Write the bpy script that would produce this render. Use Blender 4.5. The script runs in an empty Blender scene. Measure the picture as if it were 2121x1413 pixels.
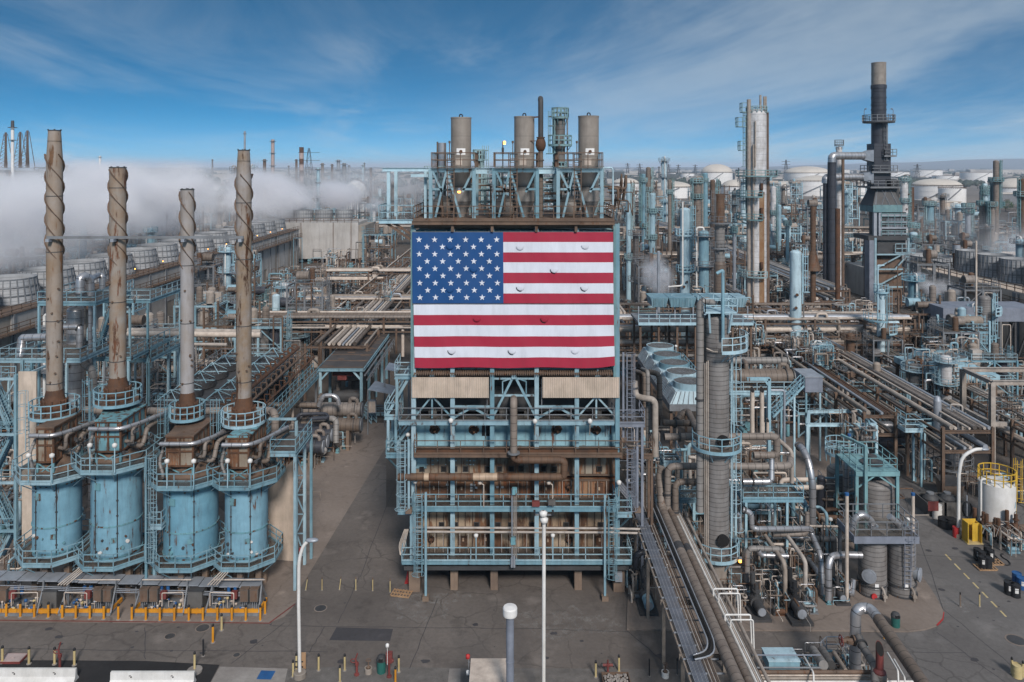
import bpy,math,random
from mathutils import Vector as V,Matrix
R=math.radians
rnd=random.Random(7)
C=bpy.context.scene.collection
SC=bpy.context.scene
F,CX,HY,H=1600.0,1060.5,345.0,34.0
cam=bpy.data.cameras.new('camera');co=bpy.data.objects.new('camera',cam);C.objects.link(co)
co.location=(0,0,H);co.rotation_euler=(R(90),0,0)
cam.sensor_width=36;cam.lens=36*F/2121;cam.shift_y=-(706.5-HY)/2121
cam.clip_start=.5;cam.clip_end=60000
SC.camera=co
SUN_EL,SUN_AZ=36,166
world=bpy.data.worlds.new('World');SC.world=world;world.use_nodes=True
wn,wl=world.node_tree.nodes,world.node_tree.links
wn.clear()
def wnode(t,**k):
 n=wn.new(t)
 for a,b in k.items():setattr(n,a,b)
 return n
def wmath(op,a,b=None,clamp=False):
 n=wnode('ShaderNodeMath',operation=op,use_clamp=clamp)
 for i,q in enumerate((a,b)):
  if q is None:continue
  if isinstance(q,(int,float)):n.inputs[i].default_value=q
  else:wl.new(q,n.inputs[i])
 return n.outputs[0]
wo=wnode('ShaderNodeOutputWorld');bg=wnode('ShaderNodeBackground')
sky=wnode('ShaderNodeTexSky',sky_type='NISHITA',sun_disc=False,sun_elevation=R(SUN_EL),sun_rotation=R(SUN_AZ),altitude=200,air_density=1.0,dust_density=0.3,ozone_density=3.0)
tc=wnode('ShaderNodeTexCoord');sep=wnode('ShaderNodeSeparateXYZ');wl.new(tc.outputs['Generated'],sep.inputs[0])
zx,zy,zz=sep.outputs
zc=wmath('MAXIMUM',zz,0.0)
cmb=wnode('ShaderNodeCombineXYZ');wl.new(zx,cmb.inputs[0]);wl.new(zy,cmb.inputs[1])
wl.new(wmath('ADD',wmath('MULTIPLY',zc,3.4),0.10),cmb.inputs[2])
nrm=wnode('ShaderNodeVectorMath',operation='NORMALIZE');wl.new(cmb.outputs[0],nrm.inputs[0]);wl.new(nrm.outputs[0],sky.inputs[0])
den=wmath('ADD',zc,0.09)
pc=wnode('ShaderNodeCombineXYZ');wl.new(wmath('DIVIDE',zx,den),pc.inputs[0]);wl.new(wmath('DIVIDE',zy,den),pc.inputs[1])
def cnoise(scale,rot,sc,detail,dist,off=(0,0,0)):
 mp=wnode('ShaderNodeMapping');mp.inputs['Rotation'].default_value=(0,0,R(rot));mp.inputs['Scale'].default_value=sc
 mp.inputs['Location'].default_value=off
 wl.new(pc.outputs[0],mp.inputs[0])
 n=wnode('ShaderNodeTexNoise');n.inputs['Scale'].default_value=scale;n.inputs['Detail'].default_value=detail
 n.inputs['Roughness'].default_value=.62;n.inputs['Distortion'].default_value=dist
 wl.new(mp.outputs[0],n.inputs[0]);return n.outputs[0]
def ramp(x,a,b):
 n=wnode('ShaderNodeMapRange',interpolation_type='SMOOTHSTEP');wl.new(x,n.inputs[0])
 n.inputs[1].default_value=a;n.inputs[2].default_value=b;return n.outputs[0]
fine=ramp(cnoise(.8,25,(1,.42,1),9,.6),.44,.78)
big=ramp(cnoise(.30,25,(1,.6,1),4,.3,(3.1,1.2,0)),.42,.66)
side=ramp(zx,-.30,.30)
amt=wmath('MULTIPLY',wmath('MULTIPLY',fine,wmath('ADD',wmath('MULTIPLY',side,.35),.85)),wmath('ADD',wmath('MULTIPLY',big,.75),.25))
soft=ramp(cnoise(.45,25,(1,.5,1),6,.6,(7.3,2.2,0)),.36,.64)
amt=wmath('ADD',amt,wmath('MULTIPLY',side,wmath('ADD',.10,wmath('MULTIPLY',soft,.62))))
high=ramp(zz,.24,.6);glow=wmath('MULTIPLY',ramp(zz,.07,-.02),.24)
amt=wmath('MINIMUM',wmath('MAXIMUM',wmath('MULTIPLY',amt,.62),wmath('MULTIPLY',high,.55)),1.0)
amt=wmath('MINIMUM',wmath('ADD',amt,glow),.95)
tint=wnode('ShaderNodeMix',data_type='RGBA',blend_type='MULTIPLY');tint.inputs[0].default_value=1
wl.new(sky.outputs[0],tint.inputs[6]);tint.inputs[7].default_value=(0.20,0.98,1.18,1)
mx=wnode('ShaderNodeMix',data_type='RGBA');wl.new(amt,mx.inputs[0]);wl.new(tint.outputs[2],mx.inputs[6])
mx.inputs[7].default_value=(6.0,6.7,7.2,1)
world.cycles.sampling_method='MANUAL';world.cycles.sample_map_resolution=256
wl.new(mx.outputs[2],bg.inputs[0]);bg.inputs[1].default_value=.079;wl.new(bg.outputs[0],wo.inputs[0])
sun=bpy.data.lights.new('sun','SUN');so=bpy.data.objects.new('sun',sun);C.objects.link(so)
sun.energy=3.1;sun.angle=R(11);sun.color=(1,.94,.88)
d=V((math.sin(R(SUN_AZ))*math.cos(R(SUN_EL)),math.cos(R(SUN_AZ))*math.cos(R(SUN_EL)),math.sin(R(SUN_EL))))
so.rotation_euler=d.to_track_quat('Z','Y').to_euler()
SC.view_settings.view_transform='Standard';SC.view_settings.look='None';SC.view_settings.gamma=1
SC.view_settings.exposure=0.30
SC.cycles.use_denoising=True
SC.cycles.max_bounces=5;SC.cycles.diffuse_bounces=2;SC.cycles.glossy_bounces=2;SC.cycles.transparent_max_bounces=8
SC.cycles.volume_bounces=5;SC.cycles.caustics_reflective=False;SC.cycles.caustics_refractive=False
SC.cycles.volume_step_rate=1;SC.cycles.volume_max_steps=48
def P(x,y,D):return V(((x-CX)*D/F,D,H-(y-HY)*D/F))
def GD(y):return F*H/(y-HY)
def G(x,y):return P(x,y,GD(y))
def PX(x,D):return(x-CX)*D/F
def PZ(y,D):return H-(y-HY)*D/F
SPLIT=set('post support manway tray_rung tip bracket leg wall_panel roof_piping band side_beam pillar strap lamp_bracket relief_valve junction_box valve_cluster valve_train machine fuel_line deck cover buttress mouth small_line vent_pipe riser tube_end door branch shaft side_brace brace lashing steam_header conduit nozzle crossover_pipe nozzle_pipe upper_piping slat bearer side_piping equipment hopper placard pipe small_tank saddle cable riser_conduit tubing'.split())
class MB:
 def __init__(s):s.v,s.f,s.m,s.s,s.a,s.c=[],[],[],[],[],[]
 def add(s,vs,fs,m=0,smooth=False,al=None):
  o=len(s.v);s.c.append((o,len(s.f),len(fs),len(vs)));s.v.extend(vs);s.a.extend(al if al else[q[2]for q in vs])
  for f in fs:s.f.append([i+o for i in f]);s.m.append(m);s.s.append(smooth)
 def box(s,a,b,m=0):
  x0,y0,z0=a;x1,y1,z1=b
  s.add([(x0,y0,z0),(x1,y0,z0),(x1,y1,z0),(x0,y1,z0),(x0,y0,z1),(x1,y0,z1),(x1,y1,z1),(x0,y1,z1)],[(0,3,2,1),(4,5,6,7),(0,1,5,4),(1,2,6,5),(2,3,7,6),(3,0,4,7)],m);return s
 def cbox(s,c,w,d,h,m=0,rz=0):
  q=Matrix.Rotation(rz,3,'Z');vs=[]
  for z in(0,h):
   for x,y in((-1,-1),(1,-1),(1,1),(-1,1)):
    p=q@V((x*w/2,y*d/2,z));vs.append((c[0]+p.x,c[1]+p.y,c[2]+p.z))
  s.add(vs,[(0,3,2,1),(4,5,6,7),(0,1,5,4),(1,2,6,5),(2,3,7,6),(3,0,4,7)],m);return s
 def frame(s,p,q):
  d=(V(q)-V(p));L=d.length;d=d/L if L>1e-6 else V((0,0,1))
  u=V((0,0,1))if abs(d.z)<.99 else V((0,1,0))
  a=d.cross(u).normalized();b=a.cross(d).normalized();return d,a,b,L
 def beam(s,p,q,w,h=None,m=0):
  h=h or w;p,q=V(p),V(q);d,a,b,L=s.frame(p,q)
  vs=[tuple(e+a*(x*w/2)+b*(z*h/2))for e in(p,q)for x,z in((-1,-1),(1,-1),(1,1),(-1,1))]
  s.add(vs,[(0,1,2,3),(7,6,5,4),(0,4,5,1),(1,5,6,2),(2,6,7,3),(3,7,4,0)],m,al=[0]*4+[L]*4);return s
 def ibeam(s,p,q,w,h,m=0):
  p,q=V(p),V(q);d,a,b,L=s.frame(p,q);t=min(w,h)*.16
  s.beam(p+b*(h/2-t/2),q+b*(h/2-t/2),w,t,m);s.beam(p-b*(h/2-t/2),q-b*(h/2-t/2),w,t,m)
  s.beam(p,q,t,h-2*t-.004,m);return s
 def tube(s,pts,r,n=8,m=0,bend=None,cap=True,smooth=True):
  pts=[V(p)for p in pts];bend=r*2.2 if bend is None else bend
  path=[pts[0]]
  for i in range(1,len(pts)-1):
   a,b,c=pts[i-1],pts[i],pts[i+1];u,w=(a-b),(c-b);lu,lw=u.length,w.length
   if lu<1e-5 or lw<1e-5 or bend==0:path.append(b);continue
   k=min(bend,lu*.49,lw*.49);u,w=u/lu,w/lw
   if u.dot(w)<-.98:path.append(b);continue
   for t in(0,.33,.67,1):
    path.append((b+u*k)*(1-t)**2+b*2*t*(1-t)+(b+w*k)*t*t)
  path.append(pts[-1])
  vs,al,L=[],[],0;N=len(path);prev=None
  for i,p in enumerate(path):
   d=(path[min(i+1,N-1)]-path[max(i-1,0)]).normalized()
   if i:L+=(p-path[i-1]).length
   if prev is None:
    u=V((0,0,1))if abs(d.z)<.9 else V((0,1,0));a=d.cross(u).normalized()
   else:a=(prev-d*prev.dot(d)).normalized()
   prev=a;b=d.cross(a)
   for k in range(n):
    t=2*math.pi*k/n;vs.append(tuple(p+a*(math.cos(t)*r)+b*(math.sin(t)*r)));al.append(L)
  fs=[(i*n+k,i*n+(k+1)%n,(i+1)*n+(k+1)%n,(i+1)*n+k)for i in range(N-1)for k in range(n)]
  s.add(vs,fs,m,smooth,al)
  if cap:
   s.add(vs[:n],[tuple(range(n-1,-1,-1))],m,al=al[:n]);s.add(vs[-n:],[tuple(range(n))],m,al=al[-n:])
  return s
 def lathe(s,prof,c=(0,0,0),n=20,m=0,smooth=False,a0=0,a1=360,cap=False):
  full=abs(a1-a0)>=359.9;k=n if full else n+1
  def ring(r,z):return[(c[0]+r*math.cos(R(a0+(a1-a0)*i/n)),c[1]+r*math.sin(R(a0+(a1-a0)*i/n)),c[2]+z)for i in range(k)]
  segs=[prof]if smooth else[prof[i:i+2]for i in range(len(prof)-1)]
  for sg in segs:
   vs=[q for r,z in sg for q in ring(max(r,1e-4),z)]
   fs=[(j*k+i,j*k+(i+1)%k,(j+1)*k+(i+1)%k,(j+1)*k+i)for j in range(len(sg)-1)for i in range(n if full else k-1)]
   s.add(vs,fs,m,True)
  if cap:
   r,z=prof[-1];s.add(ring(r,z),[tuple(range(k))],m)
  return s
 def cyl(s,p,q,r,n=12,m=0):return s.tube([p,q],r,n,m)
 def hoop(s,c,R_,t,h,n=24,m=0,a0=0,a1=360):
  s.lathe([(R_-t,0),(R_,0),(R_,h),(R_-t,h),(R_-t,0)],c,n,m,a0=a0,a1=a1);return s
 def disc(s,c,r0,r1,n=24,m=0,a0=0,a1=360,t=.05):
  s.lathe([(r0,t),(r1,t),(r1,0),(r0,0)],c,n,m,a0=a0,a1=a1);return s
 def prism(s,poly,z0,z1,m=0):
  n=len(poly);vs=[(x,y,z0)for x,y in poly]+[(x,y,z1)for x,y in poly]
  s.add(vs,[tuple(range(n-1,-1,-1)),tuple(range(n,2*n))]+[(i,(i+1)%n,n+(i+1)%n,n+i)for i in range(n)],m);return s
 def rail(s,pts,h=1.07,r=.028,sp=1.6,closed=False,m=0,mid=True,kick=False):
  pts=[V(p)for p in pts]
  if closed:pts=pts+[pts[0]]
  for a,b in zip(pts,pts[1:]):
   for k in((.5,1)if mid else(1,)):s.beam(a+V((0,0,h*k)),b+V((0,0,h*k)),r*2,r*2,m)
   if kick:s.beam(a+V((0,0,.08)),b+V((0,0,.08)),.02,.12,m)
   L=(b-a).length;k=max(1,round(L/sp))
   for i in range(k+1 if b is pts[-1]else k):
    p=a.lerp(b,i/k);s.beam(p,p+V((0,0,h)),r*2,r*2,m)
  return s
 def ring_rail(s,c,rad,h=1.07,r=.028,n=14,a0=0,a1=360,m=0):
  k=n+1;pts=[(c[0]+rad*math.cos(R(a0+(a1-a0)*i/n)),c[1]+rad*math.sin(R(a0+(a1-a0)*i/n)),c[2])for i in range(k)]
  return s.rail(pts,h,r,99,False,m)
 def ladder(s,p,top,d=(0,-1),w=.5,r=.028,cage=True,m=0,c0=2.3,step=.33):
  x,y,z=p;dx,dy=d;px,py=-dy,dx
  for k in(-1,1):s.beam((x+px*w/2*k,y+py*w/2*k,z),(x+px*w/2*k,y+py*w/2*k,top),r*2.4,r*2,m)
  q=z+.3
  while q<top:
   s.beam((x-px*w/2,y-py*w/2,q),(x+px*w/2,y+py*w/2,q),r*1.6,r*1.6,m);q+=step
  if cage and top-z>c0+1:
   q=z+c0;n=6;rr=.38
   def arc(h,rr):return[(x+dx*(rr+.0)-dx*rr*math.cos(math.pi*2*t)*1.0+px*rr*math.sin(math.pi*2*t),y+dy*rr-dy*rr*math.cos(math.pi*2*t)+py*rr*math.sin(math.pi*2*t),h)for t in[i/8 for i in range(1,8)]]
   first=True
   while q<top+1:
    a=arc(q,rr*(1.35 if first else 1));s.tube(a,r,4,m,bend=0,cap=False);q+=1.1;first=False
   lo,hi=arc(z+c0,rr),arc(top+.9,rr)
   for i in(0,1,3,5,6):s.beam(lo[i],hi[i],r*1.4,r*1.4,m)
  return s
 def stair(s,p,q,w=.8,m=0,r=.028):
  p,q=V(p),V(q);d=(q-p);fl=V((d.x,d.y,0)).normalized();a=V((-fl.y,fl.x,0))
  for k in(-1,1):
   s.beam(p+a*(k*w/2),q+a*(k*w/2),.06,.22,m)
   for hh in(.5,.98):s.beam(p+a*(k*w/2)+V((0,0,hh)),q+a*(k*w/2)+V((0,0,hh)),r*2,r*2,m)
   nn=max(2,int(d.length/1.3))
   for i in range(nn+1):
    e=p.lerp(q,i/nn)+a*(k*w/2);s.beam(e,e+V((0,0,.98)),r*2,r*2,m)
  n=max(2,int(d.z/.24))
  for i in range(1,n):
   e=p.lerp(q,i/n);s.beam(e-a*(w/2-.03),e+a*(w/2-.03),.24,.03,m)
  return s
 def build(s,name,mats,parent=None,world=False,loc=None):
  if not isinstance(mats,(list,tuple)):mats=[mats]
  if name in SPLIT and len(s.c)>1:
   bb=[]
   for vo,fo,nf,nv in s.c:
    q=s.v[vo:vo+nv];bb.append([min(p[k]for p in q)-.012 for k in range(3)]+[max(p[k]for p in q)+.012 for k in range(3)])
   id_=list(range(len(bb)))
   def root(i):
    while id_[i]!=i:i=id_[i]
    return i
   for i in range(len(bb)):
    for j in range(i):
     if all(bb[i][k]<=bb[j][k+3]and bb[j][k]<=bb[i][k+3]for k in range(3)):id_[root(i)]=root(j)
   g={}
   for i in range(len(bb)):g.setdefault(root(i),[]).append(i)
   if 1<len(g)<=60:
    for l in g.values():
     m_=MB()
     for i in l:
      vo,fo,nf,nv=s.c[i];o=len(m_.v);m_.c.append((o,len(m_.f),nf,nv));m_.v+=s.v[vo:vo+nv];m_.a+=s.a[vo:vo+nv];m_.f+=[[e-vo+o for e in f]for f in s.f[fo:fo+nf]];m_.m+=s.m[fo:fo+nf];m_.s+=s.s[fo:fo+nf]
     r=m_.build1(name,mats,parent,world,loc)
    return r
  return s.build1(name,mats,parent,world,loc)
 def build1(s,name,mats,parent=None,world=False,loc=None):
  me=bpy.data.meshes.new(name)
  vs=s.v
  if parent is not None and world:
   o=parent.location
   vs=[(a-o.x,b-o.y,c-o.z)for a,b,c in vs]
  me.from_pydata(vs,[],s.f)
  me.polygons.foreach_set('material_index',s.m);me.polygons.foreach_set('use_smooth',s.s)
  at=me.attributes.new('along','FLOAT','POINT');at.data.foreach_set('value',s.a)
  for q in mats:me.materials.append(M[q]if isinstance(q,str)else q)
  me.update()
  ob=bpy.data.objects.new(name,me);C.objects.link(ob)
  if parent is not None:ob.parent=parent
  if loc is not None:ob.location=loc
  return ob
def tag(o,label=None,cat=None,group=None,kind=None):
 if label:o['label']=label
 if cat:o['category']=cat
 if group:o['group']=group
 if kind:o['kind']=kind
 return o
def T(name,label,cat,loc=(0,0,0),group=None,rz=0):
 o=bpy.data.objects.new(name,None);C.objects.link(o);o.location=loc;o.rotation_euler=(0,0,rz)
 o.empty_display_size=.3
 return tag(o,label,cat,group)
def copy_tree(o,loc=None,rz=None,scale=None,label=None,group=None,parent=None):
 c=o.copy();C.objects.link(c);c.parent=parent
 for ch in list(kids.get(o.name,[]))if o.name in kids else list(o.children):copy_tree(ch,parent=c)
 if loc is not None:c.location=loc
 if rz is not None:c.rotation_euler=(0,0,rz)
 if scale is not None:c.scale=(scale,)*3 if isinstance(scale,(int,float))else scale
 if label:c['label']=label
 if group:c['group']=group
 return c
kids={}
M={}
RUST=(.085,.036,.016)
def mat(name,base,base2=None,rust=0.,rustcol=RUST,rough=.6,metal=0.,band=None,bandw=.05,bandcol=.35,sc=.8,grime=.35,streak=True,bump=0,vs=1.,emit=None,vary=0.):
 m=bpy.data.materials.new(name);m.use_nodes=True;nt=m.node_tree;N,L=nt.nodes,nt.links
 bs=N['Principled BSDF'];bs.inputs['Roughness'].default_value=rough;bs.inputs['Metallic'].default_value=metal
 bs.inputs['Specular IOR Level'].default_value=.35
 geo=N.new('ShaderNodeNewGeometry')
 base2=base2 or tuple(c*.72 for c in base)
 n1=N.new('ShaderNodeTexNoise');n1.inputs['Scale'].default_value=sc;n1.inputs['Detail'].default_value=5;n1.inputs['Roughness'].default_value=.65
 L.new(geo.outputs['Position'],n1.inputs[0])
 mr=N.new('ShaderNodeMapRange');L.new(n1.outputs[0],mr.inputs[0]);mr.inputs[1].default_value=.35;mr.inputs[2].default_value=.65
 mx=N.new('ShaderNodeMix');mx.data_type='RGBA';L.new(mr.outputs[0],mx.inputs[0])
 mx.inputs[6].default_value=(*base2,1);mx.inputs[7].default_value=(*base,1)
 oi=N.new('ShaderNodeObjectInfo');hr=N.new('ShaderNodeMapRange');L.new(oi.outputs['Random'],hr.inputs[0]);hr.inputs[3].default_value=1-vary;hr.inputs[4].default_value=1+vary*.6
 hs=N.new('ShaderNodeHueSaturation');L.new(hr.outputs[0],hs.inputs['Value']);L.new(mx.outputs[2],hs.inputs['Color']);h2=N.new('ShaderNodeMapRange');L.new(oi.outputs['Random'],h2.inputs[0]);h2.inputs[3].default_value=1;h2.inputs[4].default_value=1-vary*1.3;L.new(h2.outputs[0],hs.inputs['Saturation'])
 col=hs.outputs[0]
 if rust>0 or grime>0:
  mp=N.new('ShaderNodeMapping');mp.inputs['Scale'].default_value=(2.2*vs,2.2*vs,(.35 if streak else 2.2)*vs);L.new(geo.outputs['Position'],mp.inputs[0])
  n2=N.new('ShaderNodeTexNoise');n2.inputs['Scale'].default_value=1;n2.inputs['Detail'].default_value=6;n2.inputs['Roughness'].default_value=.7
  L.new(mp.outputs[0],n2.inputs[0])
  if grime>0:
   g=N.new('ShaderNodeMapRange');L.new(n2.outputs[0],g.inputs[0]);g.inputs[1].default_value=.45;g.inputs[2].default_value=.75;g.inputs[4].default_value=grime
   gm=N.new('ShaderNodeMix');gm.data_type='RGBA';L.new(g.outputs[0],gm.inputs[0]);L.new(col,gm.inputs[6]);gm.inputs[7].default_value=(.05,.04,.035,1);col=gm.outputs[2]
  if rust>0:
   g=N.new('ShaderNodeMapRange');L.new(n2.outputs[0],g.inputs[0]);a=.72-.36*rust;g.inputs[1].default_value=a-.02;g.inputs[2].default_value=a+.03
   rm=N.new('ShaderNodeMix');rm.data_type='RGBA';L.new(g.outputs[0],rm.inputs[0]);L.new(col,rm.inputs[6])
   n3=N.new('ShaderNodeMix');n3.data_type='RGBA';L.new(mr.outputs[0],n3.inputs[0]);n3.inputs[6].default_value=(*[c*.5 for c in rustcol],1);n3.inputs[7].default_value=(*[c*1.7 for c in rustcol],1)
   L.new(n3.outputs[2],rm.inputs[7]);col=rm.outputs[2]
 if band:
  at=N.new('ShaderNodeAttribute');at.attribute_name='along'
  md=N.new('ShaderNodeMath');md.operation='PINGPONG';L.new(at.outputs['Fac'],md.inputs[0]);md.inputs[1].default_value=band/2
  lt=N.new('ShaderNodeMath');lt.operation='LESS_THAN';L.new(md.outputs[0],lt.inputs[0]);lt.inputs[1].default_value=bandw/2
  bm=N.new('ShaderNodeMix');bm.data_type='RGBA';bm.blend_type='MULTIPLY';L.new(lt.outputs[0],bm.inputs[0]);L.new(col,bm.inputs[6]);bm.inputs[7].default_value=(bandcol,)*3+(1,);col=bm.outputs[2]
 L.new(col,bs.inputs['Base Color'])
 if bump:
  b=N.new('ShaderNodeBump');b.inputs['Strength'].default_value=bump;b.inputs['Distance'].default_value=.05;L.new(n1.outputs[0],b.inputs['Height']);L.new(b.outputs[0],bs.inputs['Normal'])
 if emit:
  bs.inputs['Emission Color'].default_value=(*emit[0],1);bs.inputs['Emission Strength'].default_value=emit[1]
 M[name]=m;return m
B1=(.21,.37,.44)
mat('blue_steel',B1,(.135,.285,.36),rust=.27,grime=.45,rough=.55,vary=.28)
mat('pale_blue',(.28,.48,.57),(.20,.38,.47),rust=.2,grime=.42,vary=.25)
mat('teal_steel',(.17,.32,.34),(.11,.23,.26),rust=.3,grime=.45,vary=.3)
mat('furnace_blue',(.165,.355,.46),(.125,.28,.37),rust=.28,grime=.42,vs=.9,vary=.12)
mat('rusty_blue',(.15,.33,.38),(.11,.22,.25),rust=.48,grime=.5)
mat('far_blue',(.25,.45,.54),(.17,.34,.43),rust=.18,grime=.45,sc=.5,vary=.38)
mat('cyan_paint',(.19,.35,.37),(.13,.25,.28),rust=.25,grime=.45)
mat('tan_pipe',(.38,.31,.255),(.26,.21,.17),rust=.14,sc=1.5,vary=.3)
mat('cream_pipe',(.56,.48,.41),(.40,.33,.28),sc=1.2,grime=.25)
mat('tan_wall',(.56,.46,.38),(.45,.37,.30),grime=.3,rust=.05)
mat('grey_jacket',(.225,.205,.19),(.17,.152,.14),rough=.5,band=.6,bandw=.05,bandcol=.3,grime=.35,vary=.3)
mat('grey_jacket_wide',(.24,.22,.205),(.18,.165,.15),rough=.5,band=1.3,bandw=.06,bandcol=.3,grime=.25)
mat('ring_jacket',(.225,.212,.205),(.165,.15,.142),rough=.5,band=.37,bandw=.04,bandcol=.3,grime=.4,rust=.08)
mat('brown_jacket',(.215,.165,.13),(.15,.11,.085),rough=.55,band=.6,bandw=.05,bandcol=.4,rust=.16,vary=.3)
mat('rust_jacket',(.13,.075,.045),(.085,.05,.033),rough=.7,band=.5,bandw=.035,bandcol=.5,rust=.45)
mat('patch_jacket',(.45,.33,.23),(.33,.23,.16),rough=.5,band=.5,bandw=.03,bandcol=.5)
mat('silver_jacket',(.52,.51,.52),(.37,.36,.37),rough=.36,metal=.7,band=.8,bandw=.05,bandcol=.3,grime=.3)
mat('white_jacket',(.58,.57,.58),(.42,.40,.39),rough=.5,band=1.1,bandw=.05,bandcol=.5,rust=.16,rustcol=(.16,.075,.03))
mat('dark_jacket',(.045,.048,.06),(.032,.034,.043),rough=.45,band=2.4,bandw=.10,bandcol=.4,grime=.1)
mat('dark_steel',(.060,.060,.063),(.04,.04,.042),rust=.15)
mat('grey_steel',(.19,.20,.215),(.13,.135,.145),rust=.12)
mat('lilac_steel',(.21,.23,.28),(.15,.165,.20),rust=.08,grime=.2)
mat('galvanised',(.36,.38,.42),(.26,.28,.31),rough=.45,metal=.3,grime=.2)
mat('rust',(.12,.055,.028),(.06,.032,.02),rust=.3,rough=.8)
mat('brown_steel',(.155,.10,.07),(.095,.065,.048),rust=.3,rough=.75)
mat('black',(.018,.018,.02),grime=0,rough=.6)
mat('void',(.012,.011,.011),grime=0,rough=.9)
mat('concrete',(.26,.225,.195),(.20,.17,.145),grime=.3,bump=.2)
mat('pier',(.21,.15,.11),(.16,.115,.088),grime=.4)
mat('yellow',(.62,.27,.02),(.5,.20,.015),grime=.15,rough=.5)
mat('pale_yellow',(.52,.42,.22),(.42,.32,.15),grime=.3)
mat('safety_yellow',(.60,.38,.04),(.5,.3,.03),grime=.2)
mat('red',(.42,.03,.03),(.3,.02,.02),grime=.2)
mat('maroon',(.19,.045,.04),(.12,.03,.027),grime=.2)
mat('green',(.02,.12,.10),(.015,.09,.08),grime=.2)
mat('deep_blue',(.02,.10,.26),(.015,.07,.2),grime=.2)
mat('white_paint',(.68,.66,.64),(.56,.54,.51),grime=.18,rough=.5)
mat('white_tank',(.74,.72,.71),(.66,.64,.62),grime=.12,sc=.05,vs=.3)
mat('tank_roof',(.55,.50,.44),(.47,.42,.37),grime=.12,sc=.05,vs=.2)
mat('grey_box',(.12,.115,.11),(.09,.085,.08))
mat('grating',(.165,.14,.115),(.11,.093,.08),rust=.25,streak=False,sc=2)
q=M['grating'].node_tree;q.nodes['Principled BSDF'].inputs['Alpha'].default_value=.42
mat('wood',(.40,.25,.14),(.3,.18,.1))
mat('lamp_glow',(.9,.4,.08),grime=0,emit=((1,.35,.05),6))
def gmat(name,c1,c2,sc=.15,crack=0,crackcol=.45,sc2=3,stain=.3,rough=.85):
 m=bpy.data.materials.new(name);m.use_nodes=True;nt=m.node_tree;N,L=nt.nodes,nt.links
 bs=N['Principled BSDF'];bs.inputs['Roughness'].default_value=rough;bs.inputs['Specular IOR Level'].default_value=.2
 geo=N.new('ShaderNodeNewGeometry')
 def noise(s,det=5,r=.6):
  n=N.new('ShaderNodeTexNoise');n.inputs['Scale'].default_value=s;n.inputs['Detail'].default_value=det;n.inputs['Roughness'].default_value=r;L.new(geo.outputs['Position'],n.inputs[0]);return n.outputs[0]
 def mr(x,a,b,lo=0,hi=1):
  n=N.new('ShaderNodeMapRange');L.new(x,n.inputs[0])
  for i,q in enumerate((a,b,lo,hi)):n.inputs[i+1].default_value=q
  return n.outputs[0]
 def mix(f,a,b,bt='MIX'):
  n=N.new('ShaderNodeMix');n.data_type='RGBA';n.blend_type=bt
  if isinstance(f,(int,float)):n.inputs[0].default_value=f
  else:L.new(f,n.inputs[0])
  for i,q in((6,a),(7,b)):
   if isinstance(q,tuple):n.inputs[i].default_value=(*q,1)
   else:L.new(q,n.inputs[i])
  return n.outputs[2]
 col=mix(mr(noise(sc,6),.35,.65),c1,c2)
 col=mix(mr(noise(sc2,4,.7),.3,.8,0,.45),col,tuple(q*.55 for q in c1))
 col=mix(mr(noise(sc*2.7,7,.7),.56,.70,0,stain),col,(.03,.026,.024))
 col=mix(mr(noise(sc*1.9+.03,5,.6),.60,.72,0,stain*.7),col,tuple(min(1,q*1.9)for q in c2))
 if crack:
  dn=N.new('ShaderNodeTexNoise');dn.inputs['Scale'].default_value=.9;dn.inputs['Detail'].default_value=4;L.new(geo.outputs['Position'],dn.inputs[0])
  ad=N.new('ShaderNodeVectorMath');ad.operation='MULTIPLY_ADD';L.new(dn.outputs['Color'],ad.inputs[0]);ad.inputs[1].default_value=(1.2,1.2,0);L.new(geo.outputs['Position'],ad.inputs[2])
  vo=N.new('ShaderNodeTexVoronoi');vo.feature='DISTANCE_TO_EDGE';vo.inputs['Scale'].default_value=crack;L.new(ad.outputs[0],vo.inputs[0])
  c=mr(vo.outputs[0],0,.028*crack/.3,crackcol,0)
  k=mr(noise(.06,3),.42,.6);mm=N.new('ShaderNodeMath');mm.operation='MULTIPLY';L.new(c,mm.inputs[0]);L.new(k,mm.inputs[1])
  col=mix(mm.outputs[0],col,(.02,.018,.017))
 L.new(col,bs.inputs['Base Color'])
 b=N.new('ShaderNodeBump');b.inputs['Strength'].default_value=.35;b.inputs['Distance'].default_value=.02;L.new(noise(9,3),b.inputs['Height']);L.new(b.outputs[0],bs.inputs['Normal'])
 M[name]=m
gmat('asphalt',(.112,.096,.087),(.165,.142,.128),.12,crack=.30,stain=.45)
gmat('asphalt_grey',(.118,.108,.104),(.17,.157,.15),.1,crack=.55,stain=.3)
gmat('new_asphalt',(.022,.021,.022),(.034,.032,.033),.3,stain=.1)
gmat('patch',(.055,.052,.056),(.07,.066,.07),.3)
gmat('slab',(.185,.148,.125),(.245,.20,.172),.15,crack=.16,crackcol=.4,stain=.45)
gmat('slab_pale',(.22,.195,.18),(.29,.265,.245),.3,stain=.2)
gmat('gravel',(.115,.105,.098),(.17,.155,.145),1.2,sc2=14,stain=.3)
gmat('plant_floor',(.075,.062,.053),(.12,.10,.085),.09,stain=.5)
gmat('far_ground',(.15,.13,.115),(.24,.21,.19),.006,sc2=.05,stain=.4)
def sheet(name,poly,m,z,px=True,t=None):
 pts=[G(*p)for p in poly]if px else[V((*p,0))for p in poly]
 b=MB();b.add([(p.x,p.y,z)for p in pts],[tuple(range(len(pts)))]if True else[])
 if t:b=MB();b.prism([(p.x,p.y)for p in pts],0 if t is True else z-t,z)
 o=b.build(name,m);o['kind']='structure'
 if o.data.polygons[0].normal.z<0 and not t:o.data.flip_normals()
 return o
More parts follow.
